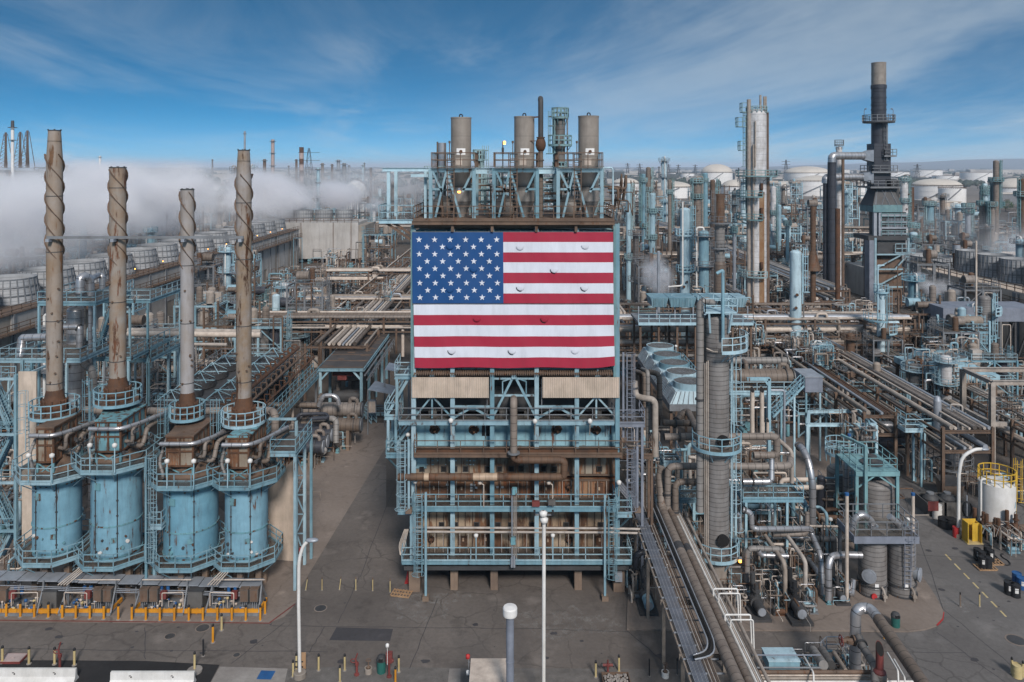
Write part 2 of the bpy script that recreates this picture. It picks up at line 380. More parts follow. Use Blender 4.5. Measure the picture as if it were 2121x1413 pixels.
sheet('ground',[(-30000,-300),(30000,-300),(30000,34000),(-30000,34000)],'far_ground',-.03,False)
sheet('plant_ground',[(-300,20),(300,20),(420,620),(-420,620)],'plant_floor',-.012,False)
sheet('road',[(-400,1700),(2500,1700),(2500,1040),(1700,860),(1330,870),(1330,1050),(800,1050),(800,880),(500,900),(300,1190),(-400,1190)],'asphalt',-.008)
sheet('road_surface',[(1950,1700),(2700,1700),(2700,1120),(1880,1000),(1820,900),(1800,880),(1700,880),(1770,1010)],'asphalt_grey',-.004)
sheet('concrete_road',[(560,1289),(588,1278),(604,1262),(614,1246),(618,1225),(829,877),(640,872),(500,960),(520,1290)],'slab',0)
sheet('concrete_pad',[(-300,1288),(560,1292),(560,1150),(400,1000),(-200,1000)],'slab',.004)
sheet('pavement',[(1300,1240),(1298,1306),(1700,1308),(1880,1310),(1915,1306),(1940,1298),(1953,1284),(1954,1268),(1940,1240),(1880,1150),(1790,1010),(1720,905),(1420,905),(1380,1100)],'slab',.10,t=.104)
sheet('kerb_paint',[(1942,1300),(1954,1287),(1956,1271),(1954.5,1270),(1952,1284),(1939,1297.5)],'red',.112)
sheet('forecourt',[(-200,1366),(300,1369),(455,1377),(432,1420),(380,1480),(-200,1480)],'new_asphalt',0)
sheet('forecourt_slab',[(455,1381),(596,1385),(575,1480),(400,1480)],'slab_pale',.004)
sheet('parking_marking',[(541,1389),(571,1390),(561,1408),(531,1407)],'deep_blue',.008)
sheet('gravel_strip',[(596,1386),(700,1381),(900,1383),(1400,1386),(1500,1396),(1500,1480),(570,1480)],'gravel',0)
sheet('gravel_path',[(931,1385),(954,1385),(952,1480),(920,1480)],'slab_pale',.004)
sheet('road_patch',[(697,1299),(814,1303),(808,1328),(682,1326)],'patch',-.004)
sheet('road_edge_line',[(-100,1285),(558,1292),(612,1252),(611,1250),(557,1290),(-100,1283)],'maroon',.008)
for i in range(16):
 t0=i/16;a=(612+(822-612)*t0,1238+(884-1238)*(t0**.72));p=G(*a);b=MB()
 w=.9;b.add([(p.x-w*1.6,p.y-w,.006),(p.x-.1,p.y-w,.006),(p.x-.1,p.y+w,.006),(p.x-w*1.6,p.y+w,.006)],[(0,1,2,3)])
 b.build('road_joint','slab_pale' if i%3==5 else 'slab')['kind']='structure'
for k in range(7):
 a,b_=G(1958+19*k,1148+19.5*k),G(1958+19*k+12,1148+19.5*k+12.5);m=MB();w=.07
 m.add([(a.x-w,a.y,0),(a.x+w,a.y,0),(b_.x+w,b_.y,0),(b_.x-w,b_.y,0)],[(0,1,2,3)]);m.build('road_marking','pale_yellow')['kind']='structure'
for(x,y,r)in((664,1260,.42),(420,1301,.45),(352,1318,.34),(2105,1326,.6),(490,1357,.22)):
 p=G(x,y);b=MB();b.lathe([(r*1.2,0),(r*1.2,.012),(r*1.02,.014)],(0,0,0),20);b.lathe([(r,0),(r,.016)],(0,0,0),20,1,cap=True);b.lathe([(r*.6,0),(r*.6,.02),(r*.5,.02)],(0,0,0),16,1)
 o=b.build('manhole_cover',['slab','dark_steel'],loc=(p.x,p.y,0));tag(o,'round dark iron manhole cover set in the road','manhole cover','manhole covers in the road')
for pl in(((560,1296),(840,1299),(1120,1303),(1300,1308)),((-50,1343),(300,1347),(680,1350)),((672,1298),(640,1352)),((745,1195),(700,1290)),((1298,1306),(1390,1385)),((1760,1310),(1760,1420)),((1955,1262),(2121,1400)),((1940,1310),(2080,1413)),((1560,1345),(2000,1352)),((300,1300),(300,1366)),((905,1240),(850,1385)),((590,1290),(480,1375)),((820,1000),(745,1195)),((1870,1020),(1955,1262)),((1900,1150),(2121,1160)),((1850,1060),(2030,1075))):
 m=MB();w=.025
 for p,q in zip(pl,pl[1:]):
  a,c=G(*p),G(*q);n=8;u=(c-a).normalized();s=V((-u.y,u.x,0));pts=[a.lerp(c,i/n)+s*rnd.uniform(-.06,.06)for i in range(n+1)]
  m.add([tuple(e+s*k*w)for e in pts for k in(-1,1)],[(2*i,2*i+1,2*i+3,2*i+2)for i in range(n)])
 m.v=[(x,y,.003 if y<1e9 else 0)for x,y,z in m.v];o=m.build('road_seam','patch');o['kind']='structure'
for i in range(46):
 x,y=rnd.choice([(rnd.uniform(560,1380),rnd.uniform(1240,1380)),(rnd.uniform(0,560),rnd.uniform(1295,1360)),(rnd.uniform(1560,2110),rnd.uniform(1315,1400)),(rnd.uniform(1900,2100),rnd.uniform(1130,1300))]);g=G(x,y);s=rnd.uniform(.06,.35);m=MB();m.add([(g.x+s*rnd.uniform(.6,1.2)*math.cos(a),g.y+s*rnd.uniform(.5,1)*math.sin(a),.0045)for a in[k*.698 for k in range(9)]],[tuple(range(9))]);m.build('oil_stain','patch')['kind']='structure'
def blot(name,x,y,rx,ry,m,seed,z=.001):
 r_=random.Random(seed);c=G(x,y);pts=[]
 for i in range(26):
  t=2*math.pi*i/26;k=r_.uniform(.55,1.1);pts.append((c.x+math.cos(t)*rx*k,c.y+math.sin(t)*ry*k,z))
 b=MB();b.add(pts,[tuple(range(26))]);b.build(name,m)['kind']='structure'
ms=bpy.data.materials.new('lime_stain');ms.use_nodes=True;q=ms.node_tree;bs=q.nodes['Principled BSDF'];bs.inputs['Base Color'].default_value=(.42,.40,.38,1);bs.inputs['Roughness'].default_value=.9
n_=q.nodes.new('ShaderNodeTexNoise');n_.inputs['Scale'].default_value=1.3;n_.inputs['Detail'].default_value=8;n_.inputs['Roughness'].default_value=.75;g_=q.nodes.new('ShaderNodeNewGeometry');q.links.new(g_.outputs['Position'],n_.inputs[0])
m_=q.nodes.new('ShaderNodeMapRange');m_.inputs[1].default_value=.48;m_.inputs[2].default_value=.74;m_.inputs[4].default_value=.4;q.links.new(n_.outputs[0],m_.inputs[0]);q.links.new(m_.outputs[0],bs.inputs['Alpha']);M['lime_stain']=ms
blot('lime_stain',880,1252,3.2,2.4,'lime_stain',3);blot('lime_stain',935,1236,2.6,1.1,'lime_stain',4,.003)
blot('lime_stain',1170,1290,6,2.2,'lime_stain',8);blot('lime_stain',1990,1256,1.6,.8,'lime_stain',5)
b=MB();xs=[(-14000+i*500)for i in range(57)];r_=random.Random(3)
def hill_h(x,yy):
 p=CX+x*F/yy;u=max(0,min(1,(p-1700)/420));hgt=20+92*u**1.1+10*math.sin(x*.0011)*u+r_.uniform(0,7)
 if p<1250:hgt=16+r_.uniform(0,10)
 return hgt
rows=[(7000,0),(7800,.55),(8600,.85),(9400,1),(12000,.6)]
vs=[(x*yy/9400*1.0,yy,hill_h(x*yy/9400,8600)*k*(yy/8600))for yy,k in rows for x in xs];n=len(xs)
b.add(vs,[(j*n+i,j*n+i+1,(j+1)*n+i+1,(j+1)*n+i)for j in range(len(rows)-1)for i in range(n-1)],0,True)
gmat('hill',(.045,.055,.06),(.13,.125,.13),.004,sc2=.03,stain=.5);b.build('hills','hill')['kind']='structure'
mat('town_wall',(.42,.39,.36),(.22,.20,.19),sc=.012,grime=0);mat('town_dark',(.06,.07,.07),(.035,.042,.045),sc=.02,grime=0)
b=MB();r_=random.Random(5)
for i in range(3400):
 D=1500*(7.5**r_.random());x=r_.uniform(-.72,.72)*D;w=r_.uniform(15,60)*(D/3000)**.5;h=r_.uniform(4,11)*(1 if r_.random()<.93 else 2)
 b.box((x-w/2,D,0),(x+w/2,D+w*.6,h),0 if r_.random()<.6 else 1)
o=b.build('distant_town',['town_wall','town_dark']);o['kind']='stuff';o['label']='low pale distant town spreading along the horizon';o['category']='town'
b=MB()
for i in range(2600):
 D=1200*(9**r_.random());x=r_.uniform(-.72,.72)*D;w=r_.uniform(6,20)*(D/3000)**.6;h=r_.uniform(6,13)
 b.lathe([(w*.55,0),(w*.9,h*.3),(w*.7,h*.75),(w*.12,h)],(x,D,0),6,smooth=True)
mat('far_tree',(.04,.055,.04),(.02,.03,.024),sc=.1,grime=0)
o=b.build('distant_trees','far_tree');o['kind']='stuff';o['label']='dark distant trees scattered along the horizon town';o['category']='trees'
def tank(xc,apex,top,bot,hw,label,flat=False,dark=None):
 D=GD(bot);r=hw*D/F;D+=0;zc=PZ(top,D+r*.3);za=PZ(apex,D+r)if not flat else zc+.5
 t=T('storage_tank',label,'storage tank',(PX(xc,D+r),D+r,0),'white storage tanks on the far tank farm')
 b=MB();b.lathe([(r,0),(r,zc)],n=48)
 for k in(.33,.66,.97):b.hoop((0,0,zc*k),r*1.006,r*.02,.5,48)
 b.build('shell',dark or 'white_tank',t)
 b=MB();hh=max(za-zc,.6)
 b.lathe([(r*math.sqrt(1-k*k*.999)if k<1 else .01,zc+hh*k)for k in(0,.2,.4,.6,.75,.88,.96,1)]if hh>r*.25 else[(r*1.01*(1-k),zc+hh*(1-(1-k)**1.7))for k in(0,.15,.3,.5,.7,.85,1)],n=48,smooth=True)
 b.build('roof','tank_roof' if not flat else 'white_tank',t)
 b=MB();b.ring_rail((0,0,zc),r*1.01,1.3,.12,44);b.build('handrail','brown_steel',t)
 b=MB();q=0
 for i in range(17):
  a0,a1=R(-150+i*4),R(-150+(i+1)*4)
  b.beam((r*1.03*math.cos(a0),r*1.03*math.sin(a0),zc*i/17),(r*1.03*math.cos(a1),r*1.03*math.sin(a1),zc*(i+1)/17),.35,1.0)
 b.build('stairway','grey_steel',t)
 return t
tank(1484.5,340,358,386,32.5,'tall white tank with high domed roof, left of the tall silver column')
tank(1393,375.5,389,411,40,'broad white tank with low tan cone roof, beyond the blue columns')
tank(1524,372,388,407,30,'white tank with pale cone roof just behind the tall silver column')
tank(1672,344.5,359,386,47,'white tank with the biggest sandy domed roof, near the horizon')
tank(1690,363,376,407,52,'broad white tank with tan cone roof left of the dark ducts')
tank(1625,375,389,405,30,'smaller white tank with tan cone roof right of the tall silver column')
tank(1940,370,386,418,49,'large white tank with grey cone roof right of the black stack')
tank(2025,358,358,380,33,'flat-roofed white tank near the horizon at right',True)
tank(1958,365,365,380,25,'small flat-roofed white tank behind the grey cone roof',True)
tank(2102,369,391,412,38,'white tank with high sandy dome at the right edge')
tank(1919,353,353,372,30,'white flat tank low on the horizon right of the black stack',True)
tank(1855,357,357,372,26,'white flat tank right behind the black stack',True)
tank(1296,368.5,381,410,28,'white tank with pale cone roof beside the flag building')
tank(1773,377,379,411,32,'white tank between the dark ducts and the black stack',True)
tank(1400,359,359,370,16,'small flat white tank beyond the broad tan cone roof',True)
tank(1352,360,360,370,15,'small flat white tank far beyond the slim blue column',True)
tank(1424,360,360,374,14,'small flat white tank left of the tall domed one',True)
tank(1972,390,391,422,26,'white drum-shaped tank in front of the grey cone roof',True)
tank(1560,362,362,374,22,'low white tank seen past the right side of the silver column',True)
tank(330,388,388,396,30,'low white tank seen through steam behind the twisted stacks',True)
tank(450,385,385,394,30,'low white tank seen through steam beside the tallest rusty stack',True)
def warehouse(x0,x1,top,bot,m,label):
 D=GD(bot);a,c=PX(x0,D),PX(x1,D);z=PZ(top,D);t=T('warehouse',label,'building',((a+c)/2,D+15,0))
 w=c-a;b=MB();b.box((-w/2,-15,0),(w/2,15,z));b.build('wall',m,t)
 b=MB();b.box((-w/2-.5,-15.5,z),(w/2+.5,15.5,z+.7));b.build('roof','tank_roof',t)
 n=max(2,int(w/12))
 for i in range(n):
  b=MB();u=-w/2+(i+.5)*w/n;b.box((u-2,-15.15,0),(u+2,-15.003,z*.55));b.build('door','grey_box',t)
warehouse(1935,1990,419,438,'tan_wall','tan low warehouse beside the car park')
warehouse(2070,2135,402,424,'grey_steel','grey flat warehouse at the right edge under the tank farm')
warehouse(2010,2200,352,364,'town_wall','long beige building on the horizon under the hill')
warehouse(1700,1760,352,366,'white_paint','long white building on the horizon left of the black stack')
cm=[M[k]for k in('white_paint','grey_steel','black','silver_jacket','maroon','deep_blue','tank_roof')]
car0=MB();body=MB();body.prism([(-2.2,-.85),(2.2,-.85),(2.3,-.6),(2.3,.6),(2.2,.85),(-2.2,.85),(-2.3,.6),(-2.3,-.6)],.3,.85)
cab=MB();vs=[(-1.6,-.75,.85),(1.2,-.75,.85),(1.2,.75,.85),(-1.6,.75,.85),(-1.1,-.62,1.4),(.5,-.62,1.4),(.5,.62,1.4),(-1.1,.62,1.4)]
cab.add(vs,[(4,5,6,7),(0,1,5,4),(1,2,6,5),(2,3,7,6),(3,0,4,7)],0)
wh=MB()
for x in(-1.4,1.4):
 for y in(-.86,.70):wh.cyl((x,y,.33),(x,y+.16,.33),.33,10)
protos=[]
for k,m in enumerate(cm):
 t=T('parked_car','small parked car in the far car park','car',(0,0,0));body.build('body',m,t);cab.build('window','void',t);wh.build('wheel','black',t);protos.append(t)
cars=0
cc=['white','grey','black','silver','dark red','blue','beige'];first=set()
for row in range(9):
 for i in range(15):
  y=438+row*3.3+(row%2)*.9;x=1930+i*7+rnd.uniform(-1,1)
  if rnd.random()<.22:continue
  k=rnd.choice([0,0,0,1,1,2,2,3,3,4,5,6]);p=G(x,y)
  lab='%s car in the far car park right of the black stack'%cc[k]
  if k not in first:first.add(k);c=protos[k];c.location=p;c.rotation_euler=(0,0,R(75));c['label']=lab;c['group']='%s cars in the far car park'%cc[k]
  else:copy_tree(protos[k],p,R(75+rnd.choice([0,180])),None,lab,'%s cars in the far car park'%cc[k])
for k in range(len(protos)):
 if k not in first:
  for ch in list(protos[k].children):bpy.data.objects.remove(ch)
  bpy.data.objects.remove(protos[k])
for n_,c_ in(('flag_red',(.335,.018,.045)),('flag_white',(.62,.64,.71)),('flag_blue',(.008,.062,.20))):
 mat(n_,c_,tuple(q*.93 for q in c_),grime=.14,sc=.6,rough=.55)
DF=61.6
def flagz(x,y):
 return .03*math.sin(x*1.1+y*.35)*math.sin(y*.8)+.010*math.sin(x*2.9+y*1.1)+.003*math.sin(x*7+y*3)
ft=T('flag','huge American flag in two banners on the front of the process building','flag',P(1062,763,DF))
def banner(x0,x1,bands,canton=None,name='upper_banner',x0b=None,drop=None,nx=64):
 b=MB();y0,y1=bands[0][0],bands[-1][1];st=[]
 for(a,c,m)in bands:
  k=max(2,round((c-a)/7));st+=[(a+(c-a)*i/k,a+(c-a)*(i+1)/k,m)for i in range(k)]
 ph=.7 if canton else 2.3
 def pt(i,y):
  u=i/nx;e=(y-y0)/(y1-y0);x=x0+(x1-x0)*u+2.5*e*(1 if canton is None else .3)
  yy=y+(drop(u,e)if drop else 0)
  p=P(x,yy,DF);p.y=DF-flagz(p.x+ph*7,p.z)-(.10*math.exp(-((e-.5)*5)**2)*math.sin(u*9+ph)*.4);return p
 for(a,c,m)in st:
  vs=[tuple(pt(i,y))for y in(a,c)for i in range(nx+1)]
  for i in range(nx):
   mm=m
   if canton and(x0+(x1-x0)*(i+.5)/nx)<canton:mm=2
   b.add([vs[i],vs[i+1],vs[nx+1+i+1],vs[nx+1+i]],[(0,3,2,1)],mm,False)
 return b,pt
RW=lambda ys,c0:[(ys[i],ys[i+1],(c0+i)%2)for i in range(len(ys)-1)]
ub,pt=banner(853.5,1270,RW([481,501.5,523,543.5,565,587,608,628.5],0),canton=1042)
for row in range(9):
 k=6 if row%2==0 else 5
 for i in range(k):
  sx=868+i*32.15+(16.1 if row%2 else 0)+row*.28;sy=496.5+row*14.95+(0)
  c=P(sx,sy,DF);vs=[]
  for j in range(10):
   rr=.262 if j%2==0 else .102;t=math.pi/2+j*math.pi/5
   x,z=c.x+rr*math.cos(t),c.z+rr*math.sin(t);vs.append((x,DF-flagz(x+.7*7,z)-.045,z))
  vs.append((c.x,DF-flagz(c.x+4.9,c.z)-.05,c.z));ub.add(vs,[(10,j,(j+1)%10)for j in range(10)],1)
def vent(b,x,y,r,m,open_):
 c=P(x,y,DF);R0=r/25.9;n=10
 rows=[]
 for k in range(6):
  e=k/5;rr=R0*math.sin(e*math.pi/2+.0001)
  rows.append([(c.x+rr*math.cos(math.pi+math.pi*i/n),DF-.06-.07*math.cos(e*math.pi/2)**.8-flagz(c.x,c.z),c.z+.12-rr*-math.sin(math.pi+math.pi*i/n)*1.0)for i in range(n+1)])
 for k in range(5):
  for i in range(n):b.add([rows[k][i],rows[k][i+1],rows[k+1][i+1],rows[k+1][i]],[(0,1,2,3)],m,True)
 b.add([(c.x-R0,DF-.055-flagz(c.x,c.z),c.z+.12),(c.x+R0,DF-.055-flagz(c.x,c.z),c.z+.12),(c.x,DF-.13-flagz(c.x,c.z),c.z+.12)],[(0,1,2)],m)
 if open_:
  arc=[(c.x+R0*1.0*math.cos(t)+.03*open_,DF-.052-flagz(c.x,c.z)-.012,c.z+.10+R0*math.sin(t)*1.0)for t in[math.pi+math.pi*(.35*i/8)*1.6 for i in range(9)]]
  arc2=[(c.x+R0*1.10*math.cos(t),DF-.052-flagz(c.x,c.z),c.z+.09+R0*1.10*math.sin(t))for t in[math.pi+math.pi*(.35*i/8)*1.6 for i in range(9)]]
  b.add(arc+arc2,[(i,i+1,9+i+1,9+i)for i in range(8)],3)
for(x,y,m,o_)in((932,512,2,0),(932,601,2,0),(981,559,2,0),(1077,513,1,0),(1212,511,1,0),(1148,560,1,1),(1078,597,1,2),(1211,597,1,1)):vent(ub,x,y,8.3,m,o_)
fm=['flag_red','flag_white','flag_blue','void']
ub.build('upper_banner',fm,ft,True)
lb,pt2=banner(856.5,1271,RW([631,652.5,674,697,719,741.5,763],1),name='lower_banner',drop=lambda u,e:(e**3)*(-1.2+3*math.sin(u*17)*.35-3.5*max(0,u-.93)/.07))
for(x,y,m,o_)in((988,661,0,0),(1128,662,0,1),(936,728,1,1),(1061,728,1,1),(1191,728,1,0)):vent(lb,x,y,8.3,m,o_)
lb.build('lower_banner',fm,ft,True)
b=MB()
for x in range(858,1271,22):
 for y in(481,629.5):
  p=P(x,y,DF);b.beam(p,p+V((0,.35,.12)),.03)
b.beam(P(854,480.5,DF+.05),P(1270,480.5,DF+.05),.05);b.beam(P(854,630,DF+.06),P(1272,630,DF+.06),.05)
b.build('lashing','grey_steel',ft,True)
D0,DW=62.0,63.4
bt=T('process_building','tall blue steel furnace building carrying the flag, on concrete piers','building',P(1066,1223,62))
def part(b,name,m,th=None):return b.build(name,m,th or bt,True)
ZD=PZ(1168,61)
colx=[857,937.5,1019.5,1111.5,1194.5,1278.5]
for x in colx:
 b=MB();a,c=P(x,1158,D0),P(x,464,D0);a.x=c.x=PX(x,D0)
 b.ibeam(a,c,.34,.34)
 if x in(857,1278.5):
  for dd in(6,12):b.ibeam(a+V((0,dd,0)),c+V((0,dd,0)),.3,.3)
 part(b,'column','blue_steel')
def tier(y0,y1,m,dark,seed,peep=None,rib='rusty_blue',ribs=28,D=DW,x0=860,x1=1276,patchm=None):
 r_=random.Random(seed);b=MB();z1,z0=PZ(y0,D),PZ(y1,D);xa,xb=PX(x0,D),PX(x1,D)
 b.box((xa,D,z0),(xb,D+9,z1));o=part(b,'casing',m)
 b=MB()
 for i in range(ribs+1):
  x=xa+(xb-xa)*i/ribs;b.box((x-.035,D-.10,z0+.05),(x+.035,D-.003,z1-.05))
 b.box((xa,D-.14,z0-.02),(xb,D-.004,z0+.10));b.box((xa,D-.14,z1-.12),(xb,D-.004,z1))
 part(b,'rib',rib)
 if peep:
  for py in peep:
   z=PZ(py,D)
   for i in range(18):
    x=xa+(xb-xa)*(i+.5)/18+r_.uniform(-.12,.12)
    if r_.random()<.25:continue
    b=MB();s=.17;b.box((x-s-.06,D-.13,z-s-.06),(x+s+.06,D-.105,z+s+.06),1);b.box((x-s,D-.16,z-s),(x+s,D-.131,z+s));b.cyl((x-s-.02,D-.17,z-s),(x-s-.02,D-.17,z+s),.03,5,1)
    part(b,'peep_door',['void','dark_steel'])
 return(xa,xb,z0,z1,D)
mat('casing_blue',(.26,.44,.51),(.18,.32,.37),rust=.30,grime=.5,sc=1.4,rustcol=(.10,.045,.03),vs=.6)
mat('casing_mixed',(.27,.235,.19),(.17,.12,.08),rust=.55,grime=.5,sc=.5,rustcol=(.13,.06,.03),vs=.5)
mat('casing_rust',(.30,.175,.10),(.14,.065,.035),rust=.55,grime=.4,sc=.35,rustcol=(.14,.05,.02),vs=.5)
mat('casing_tan',(.42,.33,.24),(.22,.15,.095),rust=.52,grime=.45,sc=.35,rustcol=(.13,.065,.035),vs=.45)
tA=tier(874,925,'casing_blue',0,1,None,'blue_steel',20)
tB=tier(943,984,'casing_mixed',0,2,(970,),'brown_steel',26)
tC=tier(992,1030,'casing_rust',0,3,None,'brown_steel',24)
tD=tier(1056,1093,'casing_tan',0,4,(1086,),'brown_steel',28)
tE=tier(1099,1146,'casing_tan',0,5,None,'brown_steel',28)
b=MB();b.box((PX(862,66),64.2,ZD+.3),(PX(1274,66),76,PZ(790,66)));part(b,'core','dark_steel')
def burner(x,y,rx,rz,D=DW,m='rust'):
 c=P(x,y,D);b=MB();n=18;rr=random.Random(int(x*7))
 o=[(c.x+rx*rr.uniform(.85,1.12)*math.cos(2*math.pi*i/n),D-.004,c.z+rz*rr.uniform(.85,1.12)*math.sin(2*math.pi*i/n))for i in range(n)]
 i_=[(c.x+rx*.72*math.cos(2*math.pi*i/n),D-.12,c.z+rz*.72*math.sin(2*math.pi*i/n))for i in range(n)]
 b.add(o+i_,[(i,(i+1)%n,n+(i+1)%n,n+i)for i in range(n)],0);b.add(i_,[tuple(range(n-1,-1,-1))],1)
 for k in range(5):b.tube([(c.x-rx*.5+rx*.25*k,D-.13,c.z-rz*.3),(c.x-rx*.4+rx*.22*k,D-.32,c.z),(c.x-rx*.3+rx*.2*k,D-.14,c.z+rz*.4)],.045,5,0)
 b.cyl((c.x+rx*.1,D-.12,c.z-rz*.05),(c.x+rx*.15,D-.5,c.z-rz*.1),rx*.22,8,0)
 part(b,'burner_port',[m,'void'])
for x,y in((900,889),(981,890),(1153,889),(1234,891)):burner(x,y,.45,.40)
b=MB();b.box((PX(998,DW),DW-.02,PZ(903,DW)),(PX(1017,DW),DW-.002,PZ(876,DW)));part(b,'dark_opening','void')
def plate(x0,y0,x1,y1,m,D=DW,t=.06,name='rusty_plate'):
 b=MB();b.box((PX(x0,D),D-.112-t,PZ(y1,D)),(PX(x1,D),D-.102,PZ(y0,D)));part(b,name,m)
for(x0,y0,x1,y1)in((890,999,907,1023),(948,1000,964,1024),(1054,999,1080,1029),(1122,998,1140,1026),(1233,999,1249,1026),(951,1109,968,1127),(1000,1107,1012,1127),(1128,1110,1141,1129),(1234,1109,1250,1127)):
 plate(x0,y0,x1,y1,'rust')
 c=P((x0+x1)/2,(y0+y1)/2,DW-.2);b=MB();b.box((c.x-.07,DW-.24,c.z-.13),(c.x+.07,DW-.175,c.z+.13));part(b,'latch','patch_jacket')
for(x,y)in((893,1117),(1178,1008),(1178,1118),(1060,1113)):burner(x,y,.30,.30,DW-.12)
for i in range(16):
 x=870+i*7.4+rnd.uniform(-2,2)
 for yy in(952,960):
  if rnd.random()<.6:plate(x,yy,x+rnd.uniform(2,5),yy+2.4,'far_blue',DW,.01,'paint_patch')
for(x,y)in((924,1001),(974,1001),(974,1007),(974,1013),(980,1002),(984,1007),(1028,1006),(1038,1006)):plate(x,y,x+5,y+4,'white_paint',DW,.01,'notice')
plate(862,945,884,969,'casing_blue',DW,.02,'blue_plate');plate(1240,904,1262,912,'casing_blue',DW,.02,'blue_plate')
def deck(y,x0,x1,D1,m='blue_steel',rail=True,h=.26,name='deck',rm=None,D2=DW,rp=1.07,ry=None):
 z=PZ(y,D1);xa,xb=PX(x0,D1),PX(x1,D1)
 b=MB();b.box((xa+.05,D1+.08,z-.06),(xb-.05,D2-.16,z));part(b,'grating','grating')
 b=MB();b.ibeam((xa,D1,z-.12),(xb,D1,z-.12),.14,h)
 n=11
 for i in range(n+1):
  x=xa+(xb-xa)*i/n;b.beam((x,D1+.05,z-.14),(x,D2-.15,z-.14),.09,.14)
  if i%2==0 and name!='walk':b.beam((x,D1+.1,z-.18),(x,D2-.15,z-1.0),.07)
 part(b,'edge_beam',m)
 if rail:b=MB();b.rail([(xa,D2-.2,z),(xa,D1,z),(xb,D1,z),(xb,D2-.2,z)],1.07,.03,1.75,kick=True);part(b,'handrail',rm or m)
 return z
z1=deck(1162.5,832.5,1308,60.9);z2=deck(1052,856,1276,61.3,h=.34)
z3=deck(941,858,1288,61.4,'brown_steel',name='walk');z4=deck(873,826,1272,61.7,h=.34,rm='grey_steel')
b=MB();b.box((PX(862,61.6),61.7,z3-.02),(PX(1280,61.6),61.85,z3+.32));part(b,'toe_plate','rust')
b=MB();b.box((PX(862,65),64.6,PZ(873,64.6)),(PX(1274,65),74,PZ(770,64.6)));part(b,'upper_casing','dark_steel')
b=MB()
for i in range(84):
 x=PX(864+i*4.95,64.4);b.cyl((x,64.4,PZ(852,64.4)),(x,64.4,PZ(825,64.4)),.075,6)
part(b,'tube_bank','brown_jacket')
b=MB();b.box((PX(862,64.2),64.25,PZ(825,64.2)),(PX(1274,64.2),64.55,PZ(815,64.2)));b.box((PX(862,64.2),64.2,PZ(858,64.2)),(PX(1274,64.2),64.5,PZ(852,64.2)));part(b,'header_duct','grey_box')
for x in(896,957,1043,1094,1182,1238):
 b=MB();a=P(x,866,62.9);b.box((a.x-.32,62.9,a.z-.1),(a.x+.32,63.3,a.z+.55))
 for k in range(4):b.cyl((a.x-.22+.15*k,62.88,a.z-.3),(a.x-.22+.15*k,62.88,a.z+.8),.035,5,0)
 part(b,'junction_box','grey_box')
def brace(pts,w=.16,m='blue_steel',D=62.05,name='brace'):
 b=MB()
 for a,c in pts:b.beam(P(*a,D),P(*c,D),w,w)
 part(b,name,m)
for xa,xm,xb in((859,895,935),(939,978,1017),(1196,1155,1113),(1276,1235,1196)):
 if xm in(978,1155):
  brace([((xa,866),(xm,843)),((xm,843),(xb,866)),((xa,842),(xb,842))]);b=MB();c=P(xm,846,62);b.box((c.x-.32,61.9,c.z-.1),(c.x+.32,62.0,c.z+.2));part(b,'gusset_plate','blue_steel')
 else:brace([((xa,864),(xm,820)),((xb,864),(xm,820)),((xm,866),(xm,820))],.13)
brace([((1022,862),(1064,778)),((1109,862),(1066,778))],.18);brace([((1020,819),(1111,819)),((1020,784),(1111,784))],.15)
brace([((1041,790),(1041,815)),((1090,790),(1090,815)),((1041,790),(1056,785)),((1090,790),(1075,785))],.09);brace([((1064,776),(1065,784))],.4)
for x in(1009,1122):brace([((x,785),(x,866))],.06,'grey_steel')
def corrugated(p00,p10,z0,z1,D,n,m,name='cladding',d=.05):
 b=MB();vs=[]
 for i in range(n*4+1):
  k=i%4;off=(0,0,-d,-d)[k];x=p00+(p10-p00)*i/(n*4);vs+=[(x,D+off,z0),(x,D+off,z1)]
 b.add(vs,[(2*i,2*i+2,2*i+3,2*i+1)for i in range(n*4)])
 b.box((p00,D+.02,z0),(p10,D+.10,z1));return part(b,name,m)
corrugated(PX(853,61.7),PX(1012.5,61.7),PZ(824,61.7),PZ(782,61.7),61.7,42,'tan_wall')
corrugated(PX(1124,61.7),PX(1283,61.7),PZ(824,61.7),PZ(782,61.7),61.7,42,'tan_wall')
b=MB();xa,xb=PX(858,61.6),PX(1272,61.6);n=90
for i in range(n):
 x=xa+(xb-xa)*i/n;b.beam((x,61.55,PZ(777,61.6)),(x+.02,63.4,PZ(760,61.6)+.1),.10,.06)
b.box((xa,61.75,PZ(775,61.6)),(xb,63.4,PZ(775,61.6)+.04));part(b,'ribbed_canopy',['brown_steel'])
for x in(895,938,1112,1195,1238):brace([((x-4,780),(x,768)),((x+4,780),(x,768)),((x,780),(x,764))],.1)
b=MB()
for x in(854,1273):b.ibeam(P(x,780,61.9),P(x,468,61.9),.22,.3)
for x in(859,1281):b.beam(P(x,780,61.9),P(x,462,61.9),.1)
for y in(478,560,630,700,764):b.beam(P(854,y,62.3),P(1274,y,62.3),.14)
part(b,'flag_frame','teal_steel')
b=MB();b.box((PX(862,62.6),62.7,PZ(770,62.6)),(PX(1272,62.6),74,PZ(478,62.6)));part(b,'stack_casing','teal_steel')
b=MB()
for y in(500,560,640,700,790,870,941,1052,1158):
 b.beam((PX(1278.5,62),62.2,PZ(y,62)),(PX(1278.5,62),74,PZ(y,62)),.2);b.beam((PX(857,62),62.2,PZ(y,62)),(PX(857,62),74,PZ(y,62)),.2)
part(b,'side_beam','blue_steel')
b=MB()
for k,y in enumerate((500,640,790,941,1052)):
 yn=(640,790,941,1052,1158)[k]
 for x in(857,1278.5):
  b.beam((PX(x,62),62.2,PZ(y,62)),(PX(x,62),68,PZ(yn,62)),.12);b.beam((PX(x,62),74,PZ(y,62)),(PX(x,62),68,PZ(yn,62)),.12)
